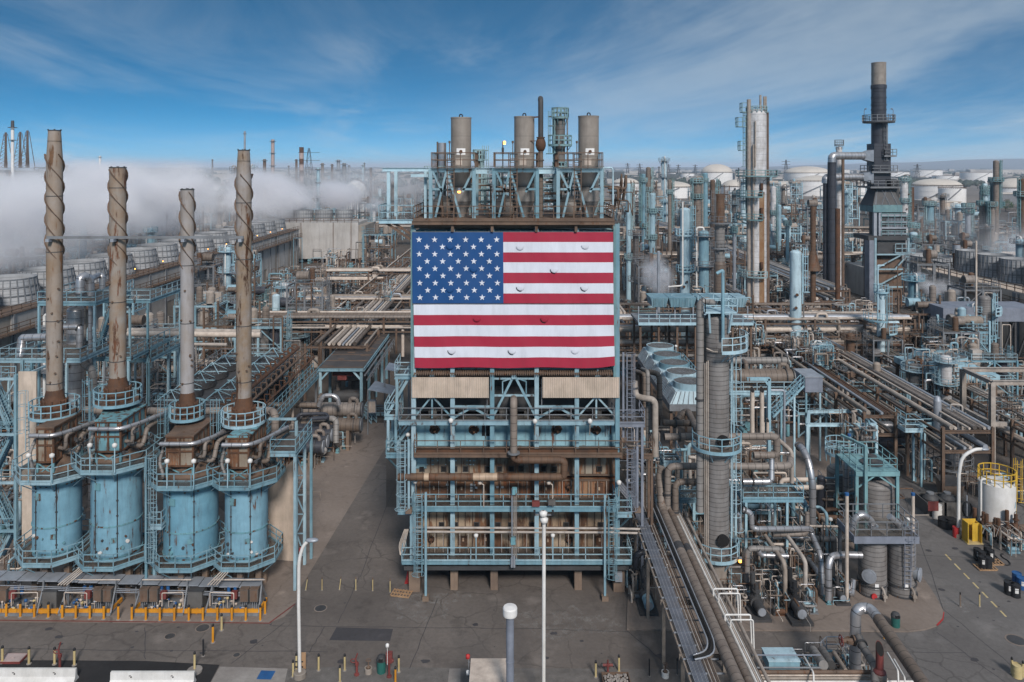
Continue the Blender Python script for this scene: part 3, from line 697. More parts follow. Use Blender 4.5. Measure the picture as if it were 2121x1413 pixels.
part(b,'side_brace','blue_steel')
zt=PZ(456,61.4)
b=MB();b.box((PX(855,61.4),61.4,zt-.12),(PX(1273,61.4),76,zt));part(b,'roof_deck','brown_steel')
b=MB();b.ibeam((PX(853,61.3),61.3,zt-.22),(PX(1273,61.3),61.3,zt-.22),.2,.3);b.ibeam((PX(857,61.6),61.8,zt-.55),(PX(1271,61.6),61.8,zt-.55),.2,.25)
for x in(937.5,1019.5,1111,1193):b.ibeam(P(x,480,61.5),(PX(x,61.5),61.5,zt-.1),.22,.22);
part(b,'roof_beam','brown_steel')
b=MB();b.rail([(PX(857,61.4),76,zt),(PX(857,61.4),61.45,zt),(PX(1271,61.4),61.45,zt),(PX(1271,61.4),76,zt)],1.1,.03,1.6,kick=True);part(b,'roof_handrail','brown_steel')
b=MB();b.cyl(P(990,468,61.9),P(1246,474,61.9),.07,8);part(b,'conduit','galvanised')
for sx in(955,1086,1219):
 xl,xr=sx-61 if sx==955 else sx-63+0,sx+26
 xl,xr=sx-63,sx+27;zz=PZ(349,63)
 b=MB()
 for d_ in(62.6,67.5):
  for x in(xl,xr):b.ibeam((PX(x,62.6),d_,zt),(PX(x,62.6),d_,zz),.28,.28)
  b.ibeam((PX(xl,62.6),d_,zz-.15),(PX(xr,62.6),d_,zz-.15),.2,.32)
 for x in(xl,xr):b.ibeam((PX(x,62.6),62.6,zz-.15),(PX(x,62.6),67.5,zz-.15),.2,.32)
 xm1,xm2=sx-38,sx-4
 for a,c in(((xl+10,450),(xl+33,352)),((xl+3,352),(xl+24,398)),((xl+34,352),(xl+62,450)),((xr-2,352),(xr-24,398)),((xl+2,392),(xl+24,392)),((xr-24,392),(xr,392))):
  b.beam(P(*a,62.6),P(*c,62.6),.17)
 part(b,'roof_frame','blue_steel')
 b=MB();xa,xb=PX(sx-61 if sx==955 else sx-63,62.5),PX(sx+29,62.5)
 b.box((xa,62.2,zz),(xb,67.8,zz+.12));part(b,'roof_platform','grating')
 b=MB();b.rail([(xa,67.7,zz+.12),(xa,62.3,zz+.12),(xb,62.3,zz+.12),(xb,67.7,zz+.12)],1.15,.035,1.15,closed=True);part(b,'platform_handrail','brown_steel')
 b=MB();b.ladder((PX(sx-22,62.3),62.5,zt),zz+1.2,w=.55,r=.03,cage=False);part(b,'ladder','brown_steel')
b=MB();zz=PZ(349,63)
b.ibeam((PX(792,62.6),62.7,zz-.1),(PX(894,62.6),62.7,zz-.1),.22,.3);b.ibeam((PX(792,62.6),67,zz-.1),(PX(894,62.6),67,zz-.1),.22,.3);b.ibeam((PX(792,62.6),62.7,zz-.1),(PX(792,62.6),67,zz-.1),.2,.3)
b.box((PX(850,62.6),62.8,PZ(367,62.6)),(PX(895,62.6),63.0,PZ(361,62.6)));b.ibeam((PX(982,62.6),64,zz-.2),(PX(1024,62.6),64,zz-.2),.3,.5);b.ibeam((PX(1113,62.6),64,zz-.2),(PX(1157,62.6),64,zz-.2),.3,.5)
for d_ in(62.8,66.8):b.ibeam((PX(804,62.6),d_,zt-.1),(PX(804,62.6),d_,zz-.2),.26,.26);b.ibeam((PX(878,62.6),d_+1,zt-.1),(PX(878,62.6),d_+1,zz-.2),.2,.2)
b.tube([(PX(1248,62.6),63,PZ(349,62.6)),(PX(1268,62.6),63,PZ(347,62.6)),(PX(1271,62.6),63,PZ(352,62.6)),(PX(1271,62.6),63,PZ(425,62.6))],.07,6);part(b,'side_gantry','pale_blue')
b=MB();zg=PZ(455,62);b.box((PX(785,62),62,zg-.1),(PX(860,62),68,zg));part(b,'side_floor','grating')
b=MB();b.ibeam((PX(785,62),61.9,zg-.15),(PX(860,62),61.9,zg-.15),.2,.32);part(b,'side_floor_beam','pale_blue')
b=MB();b.rail([(PX(859,62),61.95,zg),(PX(785,62),61.95,zg),(PX(785,62),68,zg)],1.15,.03,1.2);part(b,'side_handrail','blue_steel')
b=MB();b.beam(P(794,458,62.2),P(850,496,62.2),.18);b.beam(P(810,458,62.2),P(852,486,62.2),.18);part(b,'knee_brace','brown_steel')
b=MB();r_=random.Random(8)
for i in range(26):
 x0_=r_.choice([r_.uniform(870,900),r_.uniform(980,1024),r_.uniform(1112,1155),r_.uniform(1245,1270)]);d_=r_.uniform(63.5,70);y_=r_.uniform(375,440);w=r_.uniform(20,60)
 a=P(x0_,y_,d_);b.tube([a,a+V((w/25,0,0)),a+V((w/25,0,r_.choice([-2,-1,1.2]))),a+V((w/25,1.6,-1))],r_.choice([.05,.08,.12]),6)
part(b,'roof_piping','brown_steel')
b=MB()
for d_ in(68,70.5):
 for y_ in(372,398,424):b.beam((PX(868,64),d_,PZ(y_,64)),(PX(1262,64),d_,PZ(y_,64)),.12);b.rail([(PX(868,64),d_-.2,PZ(y_,64)),(PX(1262,64),d_-.2,PZ(y_,64))],1.1,.03,2.2)
 for x in range(872,1262,32):b.beam((PX(x,64),d_,zt),(PX(x,64),d_,PZ(360,64)),.14)
part(b,'catwalk','teal_steel')
for(x0,x1,d_)in((848,871,61.7),(933,948,62),(1016,1031,62),(1190,1205,62),(1270,1293,61.7),(933,948,71),(1016,1031,71),(1190,1205,71),(1104,1116,66)):
 b=MB();a,c=PX(x0,62),PX(x1,62);b.box((a,d_,0),(c,d_+.9,ZD-.32));part(b,'pier','pier')
for x in(907,985,1069,1155,1236):
 b=MB();a=PX(x,66);b.ibeam((a,66,.7),(a,66,ZD-.32),.22,.22);part(b,'prop','blue_steel');b=MB();b.box((a-.55,65.5,0),(a+.55,66.5,.7));part(b,'footing','pier')
b=MB();b.box((PX(836,61),61.2,ZD-.62),(PX(1304,61),74,ZD-.30));part(b,'base_slab','dark_steel')
for y in(1093,1101.5):
 b=MB();b.tube([P(848,y,61.9),P(1262,y+1.5,61.9),P(1340,y+3.5,61.9)],.095,8);part(b,'steam_header','tan_pipe')
b=MB()
for i in range(24):p=P(866+i*17.3,1104,61.95);b.cyl(p,p-V((0,0,1.55)),.028,5)
for i in range(22):p=P(872+i*18.3,1031,61.95+1.2);b.cyl(p,p+V((0,0,1.35)),.03,5)
part(b,'drip_line','tan_pipe')
b=MB()
for k in range(6):p=P(846-k*1.6,1096,61.9);b.tube([p,P(838-k*2.5,1130,61.5),P(832-k*.6,1150,61.2)],.025,5,bend=.5)
part(b,'tubing','cream_pipe')
b=MB()
for x,m in((1060.5,0),(1064.5,1),(1067,1),(1070,1)):b.cyl(P(x,1156,60.8),P(x,1012,60.8),.06 if m==0 else .03,6,m)
b.box(tuple(P(1058,1125,60.75)),tuple(P(1068,1114,60.45)),2);b.box(tuple(P(1061,1022,60.75)),tuple(P(1071,1012,60.45)),2)
b.cyl(P(1060,1175,60.7),P(1060,1156,60.7),.1,8);b.cyl(P(1065,1175,60.7),P(1065,1152,60.7),.1,8)
part(b,'riser_conduit',['galvanised','tan_pipe','rusty_blue'])
for x in(986,1145):
 b=MB();p=P(x,1163,60.9);b.cyl(p,p+V((0,0,1.9)),.05,6);b.lathe([(.02,0),(.16,.1),(.18,.28),(.05,.36)],tuple(p+V((0,0,1.85))),10,1,True);part(b,'floodlight',['pale_blue','white_paint'])
for x in(1002,1144.5):
 b=MB();p=P(x,1050,61.2);b.cyl(p,p+V((0,0,1.75)),.04,6);b.tube([p+V((0,0,1.75)),p+V((-.3,0,1.9))],.04,5);b.lathe([(.02,0),(.17,.08),(.17,.26),(.05,.34)],tuple(p+V((-.3,0,1.75))),10,1,True);part(b,'floodlight',['cream_pipe','cream_pipe'])
for x,y in((934,877),(1108,878),(1222,878),(860,1002),(1282,1005)):
 b=MB();p=P(x,y,61.3);b.lathe([(.02,0),(.18,.08),(.2,.3),(.05,.42)],tuple(p),10,0,True);b.cyl(p,p+V((0,.3,-1.0)),.04,5,1);part(b,'floodlight',['white_paint','tan_pipe'])
b=MB();p=P(1143,1046,60.9);b.box((p.x-.28,60.8,p.z),(p.x+.28,61.1,p.z+.4));part(b,'panel_box','grey_box');b=MB();p=P(1110,1046,61.2);b.box((p.x-.3,61.1,p.z-.1),(p.x+.3,61.4,p.z+.3));part(b,'panel_box','maroon')
b=MB();a=P(1281,1203,61.5);b.box((a.x-.28,61.3,a.z),(a.x+.28,61.6,a.z+.72));part(b,'meter_box','galvanised')
b=MB();b.tube([P(1286,1180,61.4),P(1312,1180,61.4),P(1313,1225,61.4)],.05,6,bend=.4);part(b,'hose_line','cream_pipe')
b=MB();c=P(1106,1216,63.5);b.lathe([(.9,0),(.9,.1),(.1,.1)],tuple(c-V((0,0,0))),12);part(b,'flange','rust')
def big_ladder(xp,D,ytop,ybot,side,label,m='blue_steel',post=True,zz0=None):
 g=V((PX(xp,D),D,0))if zz0 is None else V((PX(xp,D),D,zz0));t=T('caged_ladder',label,'ladder',g,'caged ladders of the process building')
 top=PZ(ytop,D)-g.z;b=MB()
 if post:b.beam((0,0,0),(0,0,top),.17);b.box((-.25,-.25,0),(.25,.25,.35),1)
 b.build('post',[m,'pier'],t);b=MB();lz=PZ(ybot,D)-g.z
 b.ladder((side*.55,.05,lz),top-.2,(0,-1),.45,.022,False);b.build('rung',m,t)
 b=MB();n=8
 for i in range(int((top-lz)/1.15)+1):
  q=lz+.35+i*1.15;rr=.42 if i else .52
  b.tube([(side*.55+rr*math.cos(math.pi*2*j/n),-.35+rr*.9*math.sin(math.pi*2*j/n),q)for j in range(n+1)],.024,4,bend=0,cap=False)
 for j in(3,5,6,7,9):b.beam((side*.55+.42*math.cos(math.pi*2*j/n),-.35+.38*math.sin(math.pi*2*j/n),lz+.35),(side*.55+.42*math.cos(math.pi*2*j/n),-.35+.38*math.sin(math.pi*2*j/n),top),.035)
 b.build('cage',m,t)
big_ladder(882,60.6,1020,1194,-1,'blue caged ladder standing before the left end of the lowest decks')
big_ladder(1253,60.6,1025,1200,1,'blue caged ladder standing before the right end of the lowest decks')
big_ladder(847,60.9,910,1060,-1,'blue caged ladder beside the rusty pipe elbow at the building left edge',post=True,zz0=PZ(1062,60.9))
big_ladder(1320,62,925,1060,-1,'grey caged ladder right of the process building at mid height','lilac_steel',zz0=PZ(1060,62))
big_ladder(1291,63,730,915,1,'tall grey caged ladder beside the right tan cladding','lilac_steel',zz0=PZ(915,63))
def platform(label,x0,x1,y,D,dep,m='blue_steel',legs=(),legy=None,grp=None,h=.3,cover='grating',railm=None,sides=True,world=None,stair=None):
 z=PZ(y,D);g=V((PX((x0+x1)/2,D),D+dep/2,0));t=T('steel_platform',label,'platform',g,grp)
 xa,xb=PX(x0,D),PX(x1,D);b=MB();b.box((xa+.05,D+.06,z-.06),(xb-.05,D+dep-.06,z));b.build('grating',cover,t,True)
 b=MB()
 for a,c in(((xa,D),(xb,D)),((xb,D),(xb,D+dep)),((xb,D+dep),(xa,D+dep)),((xa,D+dep),(xa,D))):b.ibeam((*a,z-h/2),(*c,z-h/2),.14,h)
 n=max(1,int((xb-xa)/1.5))
 for i in range(1,n):b.beam((xa+(xb-xa)*i/n,D,z-.14),(xa+(xb-xa)*i/n,D+dep,z-.14),.08,.14)
 b.build('beam',m,t,True)
 b=MB();b.rail([(xa,D+dep,z),(xa,D,z),(xb,D,z),(xb,D+dep,z)],1.07,.03,1.4,closed=not sides,kick=True);b.build('handrail',railm or m,t,True)
 for lx in legs:
  for ly in((D,D+dep)if dep>1.2 else(D+dep/2,)):
   b=MB();b.ibeam((PX(lx,D),ly,0 if legy is None else PZ(legy,D)),(PX(lx,D),ly,z-h),.2,.2);b.build('leg',m,t,True)
 if not legs:b=MB();zz=z-h;[b.beam((x,D+.1,zz),(x+(.9 if x1<1060 else-.9),D+dep,zz-2.2),.12)for x in(xa+.1,xb-.1)];b.build('knee_brace',m,t,True)
 if stair:b=MB();b.stair(*stair);b.build('stair',m,t,True)
 return t
platform('small blue platform jutting left of the rusty walkway',800,850,941,62.2,2.2,legs=(),stair=(P(806,941,64),P(852,880,64),.7))
platform('small blue landing at the top of the left caged ladder',825,855,1058,61.2,2.0,legs=(852,),legy=1165)
platform('small blue landing on the right corner of the lower walkway',1279,1308,1064,61.2,2.2)
platform('grey platform right of the tan cladding panel',1282,1335,877,62.3,2.6,'lilac_steel',legs=(1330,))
platform('long brown walkway bridging from the building to the ringed column',1286,1352,943,62.6,1.4,'brown_steel',legs=(1350,))
platform('upper blue platform at the left edge behind the tan cladding',818,853,778,63,3,legs=(822,),legy=862,stair=(P(800,862,63.5),P(848,780,63.5),.7))
platform('blue stair landing left of the blue casing',797,826,862,63,2.4,'blue_steel',legs=(804,820),legy=941,stair=(P(802,935,66),P(828,864,66),.7))
t=T('rusty_pipe','thick rusty horizontal pipe with an S bend across the building front','pipe',P(1000,988,61))
b=MB();b.tube([P(824,988,60.9),P(1160,988,60.9),P(1168,986,60.9),P(1169,956,60.9),P(1160,953,60.9),P(1075,953,60.9),P(1064,950,61.1),P(1064,938,61.1)],.285,16,bend=.62)
b.build('pipe_run','rust_jacket',t,True)
b=MB();b.cyl(P(980,988,60.9),P(1030,988,60.9),.297,16);b.build('tan_sleeve','patch_jacket',t,True);b=MB();b.cyl(P(878.5,988,60.9),P(888.5,988,60.9),.30,16);b.build('tan_sleeve','patch_jacket',t,True)
b=MB();b.lathe([(.26,-.04),(.36,-.04),(.36,.04),(.26,.04)],(0,0,0),16);
t2=T('riser_pipe','thick banded brown vertical pipe in the middle of the building front','pipe',P(1064,935,61.1))
b=MB();b.tube([P(1064,938,61.1),P(1064,828,61.1),P(1064,822,64),P(1064,822,64.5)],.29,16,bend=.55);b.build('pipe_run','brown_jacket',t2,True)
b=MB();b.lathe([(.27,-.05),(.5,-.05),(.5,.05),(.27,.05)],tuple(P(1064,938,61.1)),16);b.build('flange','grey_steel',t2,True)
mat('silo',(.27,.235,.205),(.205,.175,.15),rough=.5,grime=.3,band=1.7,bandw=.025,bandcol=.5,rust=.06)
def silo(x,ytop,hw,label):
 D=65.2;g=V((PX(x,D),D,zt));t=T('silo',label,'silo',g,'grey silos on the building roof');k=D/F
 Z=lambda y:PZ(y,D)-zt
 b=MB();r=hw*k;b.lathe([(r,Z(345)),(r,Z(ytop)),(r*.93,Z(ytop)),(r*.93,Z(ytop)-1.2)],n=28);b.hoop((0,0,Z(ytop)-.12),r*1.03,.05,.12);b.build('shell','silo',t)
 b=MB();b.lathe([(r*.93,Z(ytop)-.8),(.01,Z(ytop)-.8)],n=20);b.build('inner_lid','void',t)
 b=MB();b.lathe([(r*.98,Z(345)),(r*.98,Z(396)),(r*1.0,Z(397)),(r*1.0,Z(418)),(r*.45,Z(448)),(r*.45,0)],n=24);b.build('hopper','grey_jacket_wide',t)
 b=MB();c=(-r*1.9,1.2,Z(428));b.lathe([(.01,.9),(r*.6,.8),(r*1.05,.45),(r*1.25,0),(r*1.05,-.5),(r*.6,-1.0),(.2,-1.2)],c,18,0,True);b.build('bulb','grey_jacket_wide',t)
 b=MB();b.box((-r*.45,-r-.035,Z(398+345-345)-0,),(r*.6,-r*.80,Z(360)))if False else b.lathe([(r*1.01,Z(321)),(r*1.01,Z(308)),(r*.99,Z(308))],n=6,a0=-112,a1=-62);b.build('placard','white_tank',t)
 b=MB();b.cyl((r*.05,-r*1.0,Z(314.5)),(r*.05,-r*1.12,Z(314.5)),.14,12);b.build('nozzle','rust',t)
 b=MB();b.lathe([(r*1.015,Z(342)),(r*1.015,Z(329)),(r*.99,Z(329))],n=6,a0=-118,a1=-80);b.build('placard','cream_pipe',t)
 b=MB();b.tube([(-.12,-r*.2,Z(ytop)-.1),(-.12,-r*.2,Z(ytop)+.25),(.12,-r*.2,Z(ytop)+.25),(.12,-r*.2,Z(ytop)-.1)],.05,6,bend=.14);b.build('lifting_lug','black',t)
 b=MB();b.cyl((-r-.12,0,Z(294)),(-r-.12,0,Z(330)),.04,5);b.cyl((-r-.12,0,Z(292)),(-r-.12,0,Z(297)),.09,6);b.build('vent_line','brown_steel',t)
silo(955,243.5,21,'grey silo with its top open, leftmost of the three on the roof')
silo(1086,241.5,21,'grey silo standing left of the rusty exhaust pipe')
silo(1219,240.5,21.3,'grey silo at the right end of the roof')
t=T('exhaust_pipe','rusty dark exhaust pipe with a round bulb between two silos','exhaust pipe',(PX(1120,64.5),64.5,zt));Z=lambda y:PZ(y,64.5)-zt;k=64.5/F
b=MB();b.tube([(0,0,Z(285)),(0,0,Z(209)),(0,.35,Z(202)),(0,.9,Z(206))],5.4*k,14,bend=.25);b.build('pipe','dark_steel',t)
b=MB();b.lathe([(5.5*k,Z(284)),(8*k,Z(288)),(10.5*k,Z(296)),(10.8*k,Z(302)),(9*k,Z(308)),(6*k,Z(313)),(4*k,Z(314))],n=18,smooth=True);b.hoop((0,0,Z(286)),9*k,.3,.08);b.build('bulb','rust',t)
b=MB();b.lathe([(5*k,Z(314)),(5*k,Z(330)),(7*k,Z(331)),(7*k,Z(333)),(5*k,Z(334)),(5*k,Z(347)),(4.5*k,0)],n=14);b.build('lower_pipe','brown_jacket',t)
b=MB();b.beam((0,0,Z(242)),(-14*k,0,Z(243)),.12);b.beam((0,0,Z(292)),(-.9,0,Z(292)),.06);b.build('bracket','rust',t)
t=T('small_stack','short pale grey stack with rusty vent beside the left silo','stack',(PX(916,70),70,zt));b=MB();b.lathe([(8.3*70/F,0),(8.3*70/F,PZ(296,70)-zt),(7*70/F,PZ(296,70)-zt)],n=18);b.build('shell','galvanised',t)
b=MB();b.cyl((-.42,-.2,0),(-.42,-.2,PZ(294,70)-zt),.07,6);b.cyl((.28,-.3,0),(.28,-.3,PZ(297,70)-zt),.05,6);b.build('vent_line','brown_steel',t)
t=T('flare_tip','small orange burning pilot on a thin dark pipe between silos','flare',(PX(1041.5,66),66,zt));b=MB();b.cyl((0,0,0),(0,0,PZ(293,66)-zt),.05,6);b.cyl((0,0,PZ(318,66)-zt),(0,0,PZ(306,66)-zt),.10,6);b.build('pipe','dark_steel',t)
b=MB();z_=PZ(293,66)-zt;b.box((.04,-.05,z_-.25),(.24,.1,z_+.02));b.build('lamp','lamp_glow',t)
t=T('warning_lamp','glowing amber lamp on the roof frame of the left silo','lamp',P(951,397,62.4));b=MB();b.lathe([(.02,-.12),(.12,-.1),(.12,.08),(.02,.14)],n=10,smooth=True);b.build('bulb','lamp_glow',t);b=MB();b.lathe([(.16,.05),(.14,.2),(.04,.3)],n=10);b.beam((0,0,.25),(0,.4,.25),.04);b.build('housing','lilac_steel',t)
mat('stack_a',(.235,.165,.11),(.29,.25,.22),rust=.38,grime=.35,sc=.35,rustcol=(.13,.065,.03),vs=.6)
mat('stack_b',(.27,.245,.22),(.24,.165,.11),rust=.44,grime=.35,sc=.5,rustcol=(.11,.045,.022),vs=.8)
mat('stack_c',(.32,.305,.31),(.27,.235,.21),rust=.26,grime=.4,sc=.6,vs=.8)
mat('stack_d',(.29,.27,.265),(.23,.165,.11),rust=.34,grime=.4,sc=.4,vs=.8)
def helix_fins(b,r,z0,z1,cx=0,cy=0,w=.14,pitch=5.3,starts=3,ph=0,m=0):
 for s in range(starts):
  n=int((z1-z0)/.30);vs=[]
  for i in range(n+1):
   z=z0+(z1-z0)*i/n;a=-2*math.pi*(z/pitch+s/starts)+ph
   rr=r-.02;ro=r+w*min(1,(z-z0)/.8+.2)
   for q,dz in((rr,-.03),(ro,-.03),(ro,.03),(rr,.03)):vs.append((cx+q*math.cos(a),cy+q*math.sin(a),z+dz))
  fs=[]
  for i in range(n):
   o=i*4
   for k in range(4):fs.append((o+k,o+(k+1)%4,o+4+(k+1)%4,o+4+k))
  b.add(vs,fs,m,False)
def octa(cx,cy,r,n=8,a0=22.5):return[(cx+r*math.cos(R(a0+360*i/n)),cy+r*math.sin(R(a0+360*i/n)))for i in range(n)]
def heater(xc,hw,ytd,ybd,sx,shw,sytop,sfin,ring,ringhw,smat,label,slabel,taper,boxpx,seed):
 D=62.6;k=D/F;r=hw*k;r_=random.Random(seed);g=V((PX(xc,D),D,0));t=T('fired_heater',label,'furnace',g,'blue fired heaters')
 zb=PZ(ybd,D-r-1.0);zt_=PZ(ytd,D-r-1.1)
 b=MB();b.lathe([(r,zb),(r,zt_)],n=36);o=b.build('shell','furnace_blue',t)
 for z in(zb+.25,zb+(zt_-zb)*.36,zt_-.9):b=MB();b.hoop((0,0,z),r+.06,.09,.10,36);b.build('stiffening_ring','rusty_blue',t)
 for a in(-115,-62):
  b=MB();x,y=(r+.04)*math.cos(R(a)),(r+.04)*math.sin(R(a));b.beam((x,y,zb+.3),(x,y,zt_-.4),.06)
  for q in(1,2.2,3.6,4.8):b.beam((x-.07,y,zb+q),(x+.07,y,zb+q),.09,.1)
  b.build('conduit','dark_steel',t)
 for i in range(7):
  a=R(r_.uniform(-135,-40));z=zb+r_.uniform(.5,1.9);b=MB();x,y=r*math.cos(a),r*math.sin(a);q=r_.uniform(.07,.16)
  b.cyl((x,y,z),(x*1.07,y*1.07,z),q,10);b.build('sight_port',r_.choice(['rust','dark_steel','white_paint','rusty_blue']),t)
 for a,z,w in((R(-108),zt_-1.9,.5),(R(-70),zb+1.5,.34)):
  b=MB();q=Matrix.Rotation(a+math.pi/2,3,'Z');b.cbox((r*1.0*math.cos(a),r*1.0*math.sin(a),z),w,.16,w*1.1,0,a+math.pi/2);b.build('access_door','rusty_blue',t)
 b=MB();b.lathe([(r+.05,zt_+.03),(r*.92,zt_+.25),(r*.45,zt_+.95),(r*.42,zt_+1.2)],n=28);b.hoop((0,0,zt_+.1),r+.12,.14,.12,28);b.build('roof','brown_steel',t)
 for i in range(6):
  a=R(60*i+30);b=MB();b.cbox((r*.85*math.cos(a),r*.85*math.sin(a),0),.42,.42,zb-.15,0);b.build('leg','pier',t)
 b=MB();b.lathe([(.01,zb-.12),(r+.1,zb-.12),(r+.1,zb)],n=30);b.build('floor_plate','dark_steel',t)
 for z,ex,m,nm in((zb,1.15,'blue_steel','lower_deck'),(zt_,1.35,'blue_steel','upper_deck')):
  po=octa(0,0,r+ex);pi_=octa(0,0,r+.02);b=MB()
  for i in range(8):
   j=(i+1)%8;vs=[(*pi_[i],z),(*po[i],z),(*po[j],z),(*pi_[j],z),(*pi_[i],z-.05),(*po[i],z-.05),(*po[j],z-.05),(*pi_[j],z-.05)]
   b.add(vs,[(0,1,2,3),(7,6,5,4),(1,5,6,2),(0,3,7,4)])
  b.build(nm,'grating',t);b=MB()
  for i in range(8):j=(i+1)%8;b.beam((*po[i],z-.11),(*po[j],z-.11),.10,.22)
  b.rail([(*p,z)for p in po],1.07,.03,1.3,closed=True,kick=True)
  b.build('deck_rail',m,t)
  b=MB()
  for i in range(8):a=R(22.5+45*i);b.beam((po[i][0],po[i][1],z-.2),((r+.02)*math.cos(a),(r+.02)*math.sin(a),z-1.2),.07)
  b.build('bracket',m,t)
 bx0,bx1,by0,by1=boxpx;Db=D-1.5;xa,xb=PX(bx0,Db)-g.x,PX(bx1,Db)-g.x;z1,z0=PZ(by0,Db),zt_+1.0
 if z1<z0+2:z0=z1-2.4
 b=MB();b.box((xa,-1.5,z0),(xb,2.6,z1));b.build('convection_box','casing_mixed' if seed!=2 else 'rusty_blue',t)
 b=MB()
 for z in(z0+.05,(z0+z1)/2,z1-.08):b.box((xa-.09,-1.6,z-.06),(xb+.09,2.7,z+.06))
 for x in(xa,(xa+xb)/2,xb):
  for y in(-1.58,2.6):b.box((x-.06,y-.03,z0),(x+.06,y+.03,z1))
 for y in(-1.5,-.5,.55,1.6,2.6):b.box((xb,y-.05,z0),(xb+.08,y+.05,z1));b.box((xa-.08,y-.05,z0),(xa,y+.05,z1))
 b.build('box_stiffener','rust',t)
 for x in(xa,xb):
  for y in(-1.5,2.6):b=MB();b.beam((x,y,zt_+.02),(x,y,z0),.16);b.build('box_leg','rusty_blue',t)
 b=MB();b.beam((xa,-1.5,zt_+.05),(xb,-1.5,z0-.05),.08);b.beam((xb,-1.5,zt_+.05),(xa,-1.5,z0-.05),.08);b.build('box_brace','rusty_blue',t)
 Ds=64.3;kx=Ds/F;xs=PX(sx,Ds)-g.x;ys=Ds-D;zr=PZ(ring,Ds-ringhw*kx);rb=shw*kx*1.35
 vs=[(xa,-1.5,z1),(xb,-1.5,z1),(xb,2.6,z1),(xa,2.6,z1)]+[(xs-rb*.9,ys-rb*.9,zr-.5),(xs+rb*.9,ys-rb*.9,zr-.5),(xs+rb*.9,ys+rb*.9,zr-.5),(xs-rb*.9,ys+rb*.9,zr-.5)]
 b=MB();b.add(vs,[(0,1,5,4),(1,2,6,5),(2,3,7,6),(3,0,4,7),(4,5,6,7)]);b.box((xa-.1,-1.62,z1-.02),(xb+.1,2.7,z1+.08));b.build('hood','brown_steel' if seed%2 else 'rusty_blue',t)
 zz=z1-.5
 b=MB();b.tube([(xa-.4,-1.9,zz),(xb+.2,-1.9,zz),(xb+1.0,-.6,zz),(xb+2.0,2.2,zz)],.17,10,bend=.5);b.build('crossover_pipe','silver_jacket',t)
 b=MB();b.tube([(xb+.1,-.9,zz-1.3),(xb+.8,-1.2,zz-1.3),(xb+.8,-1.2,zz-.2),(xb+1.4,1.4,zz)],.15,9,bend=.35);b.tube([(xb+.1,-.1,zz-1.9),(xb+1.2,-.4,zz-1.9),(xb+1.2,.4,zz-.6),(xb+1.9,3,zz-.4)],.19,9,bend=.4);b.build('crossover_pipe','brown_jacket',t)
 b=MB();b.tube([(xa-.55,-.4,zz-.2),(xa-.55,-1.7,zz-1.5),(xa-.1,-2.0,zz-2.3),(xa-.1,-2,zt_+.3)],.13,8,bend=.4);b.build('crossover_pipe','grey_jacket',t)
 for i in range(9):
  a=(xb+r_.uniform(.15,1.5),r_.uniform(-2,1),r_.uniform(zt_+.3,z1-.6));b=MB()if i%3==0 else b
  b.tube([a,(a[0]+r_.uniform(-.3,.5),a[1],a[2]),(a[0]+.3,a[1]+.1,a[2]+r_.uniform(-.7,.7))],r_.uniform(.035,.08),6);b.lathe([(.02,-.12),(.14,-.1),(.14,.1),(.02,.12)],a,8)
  if i%3==2:b.build('valve_cluster','dark_steel',t)
 s=b=MB();rs=shw*kx;ztop=PZ(sytop,Ds)
 if taper:b.lathe([(rs*1.0,zr+.2),(rs,ztop-2.6),(rs*.76,ztop),(rs*.70,ztop),(rs*.7,ztop-1.2)],(xs,ys,0),26)
 else:b.lathe([(rs,zr+.2),(rs,ztop),(rs*.92,ztop),(rs*.92,ztop-1.2)],(xs,ys,0),26)
 st=b.build('stack',smat,t)
 b=MB();helix_fins(b,rs,PZ(sfin,Ds),ztop-(2.0 if taper else .2),xs,ys,ph=seed*1.1);b.build('helical_fin','brown_steel',st)
 b=MB();b.lathe([(rs*.93,ztop-.9),(.01,ztop-.9)],(xs,ys,0),18);b.build('stack_mouth','void',st)
 b=MB();b.hoop((xs,ys,ztop-.06),rs*(.80 if taper else 1.04),.06,.08)
 for i in range(4):a=R(i*90+30);b.box((xs+rs*.74*math.cos(a)-.05,ys+rs*.74*math.sin(a)-.05,ztop),(xs+rs*.74*math.cos(a)+.05,ys+rs*.74*math.sin(a)+.05,ztop+.08))
 for q in range(3,int(ztop-zr),5):b.hoop((xs,ys,zr+q+r_.uniform(-.5,.5)),rs+.02,.03,.06)
 b.build('band','dark_steel',st)
 for i in range(9):
  a=R(r_.uniform(-150,-30));z=zr+r_.uniform(1.5,11);x,y=xs+rs*math.cos(a),ys+rs*math.sin(a);b=MB();b.cyl((x,y,z),(x+.12*math.cos(a),y+.12*math.sin(a),z),.085,8);b.build('nozzle','brown_steel',st)
 b=MB();b.lathe([(rb*1.1,zr-.5),(rb*1.1,zr+1.1),(rb*.95,zr+1.15),(rs,zr+2.0)],(xs,ys,0),22)
 for i in range(10):a=R(36*i);b.beam((xs+rb*1.08*math.cos(a),ys+rb*1.08*math.sin(a),zr-.3),(xs+rb*1.15*math.cos(a),ys+rb*1.15*math.sin(a),zr+1.2),.1)
 b.build('stack_base','rust',t)
 b=MB();rr=ringhw*kx;b.disc((xs,ys,zr-.06),rb*1.1,rr,28);b.build('ring_platform','brown_steel',t);b=MB();b.hoop((xs,ys,zr-.16),rr+.02,.05,.24,28);b.ring_rail((xs,ys,zr),rr,1.1,.035,16);b.build('ring_rail','pale_blue',t)
 b=MB();b.ladder((xs-rr-.1,ys-.5,z0),zr+1,(-1,0),.45,.025,True,c0=1.5);b.build('caged_ladder','blue_steel',t)
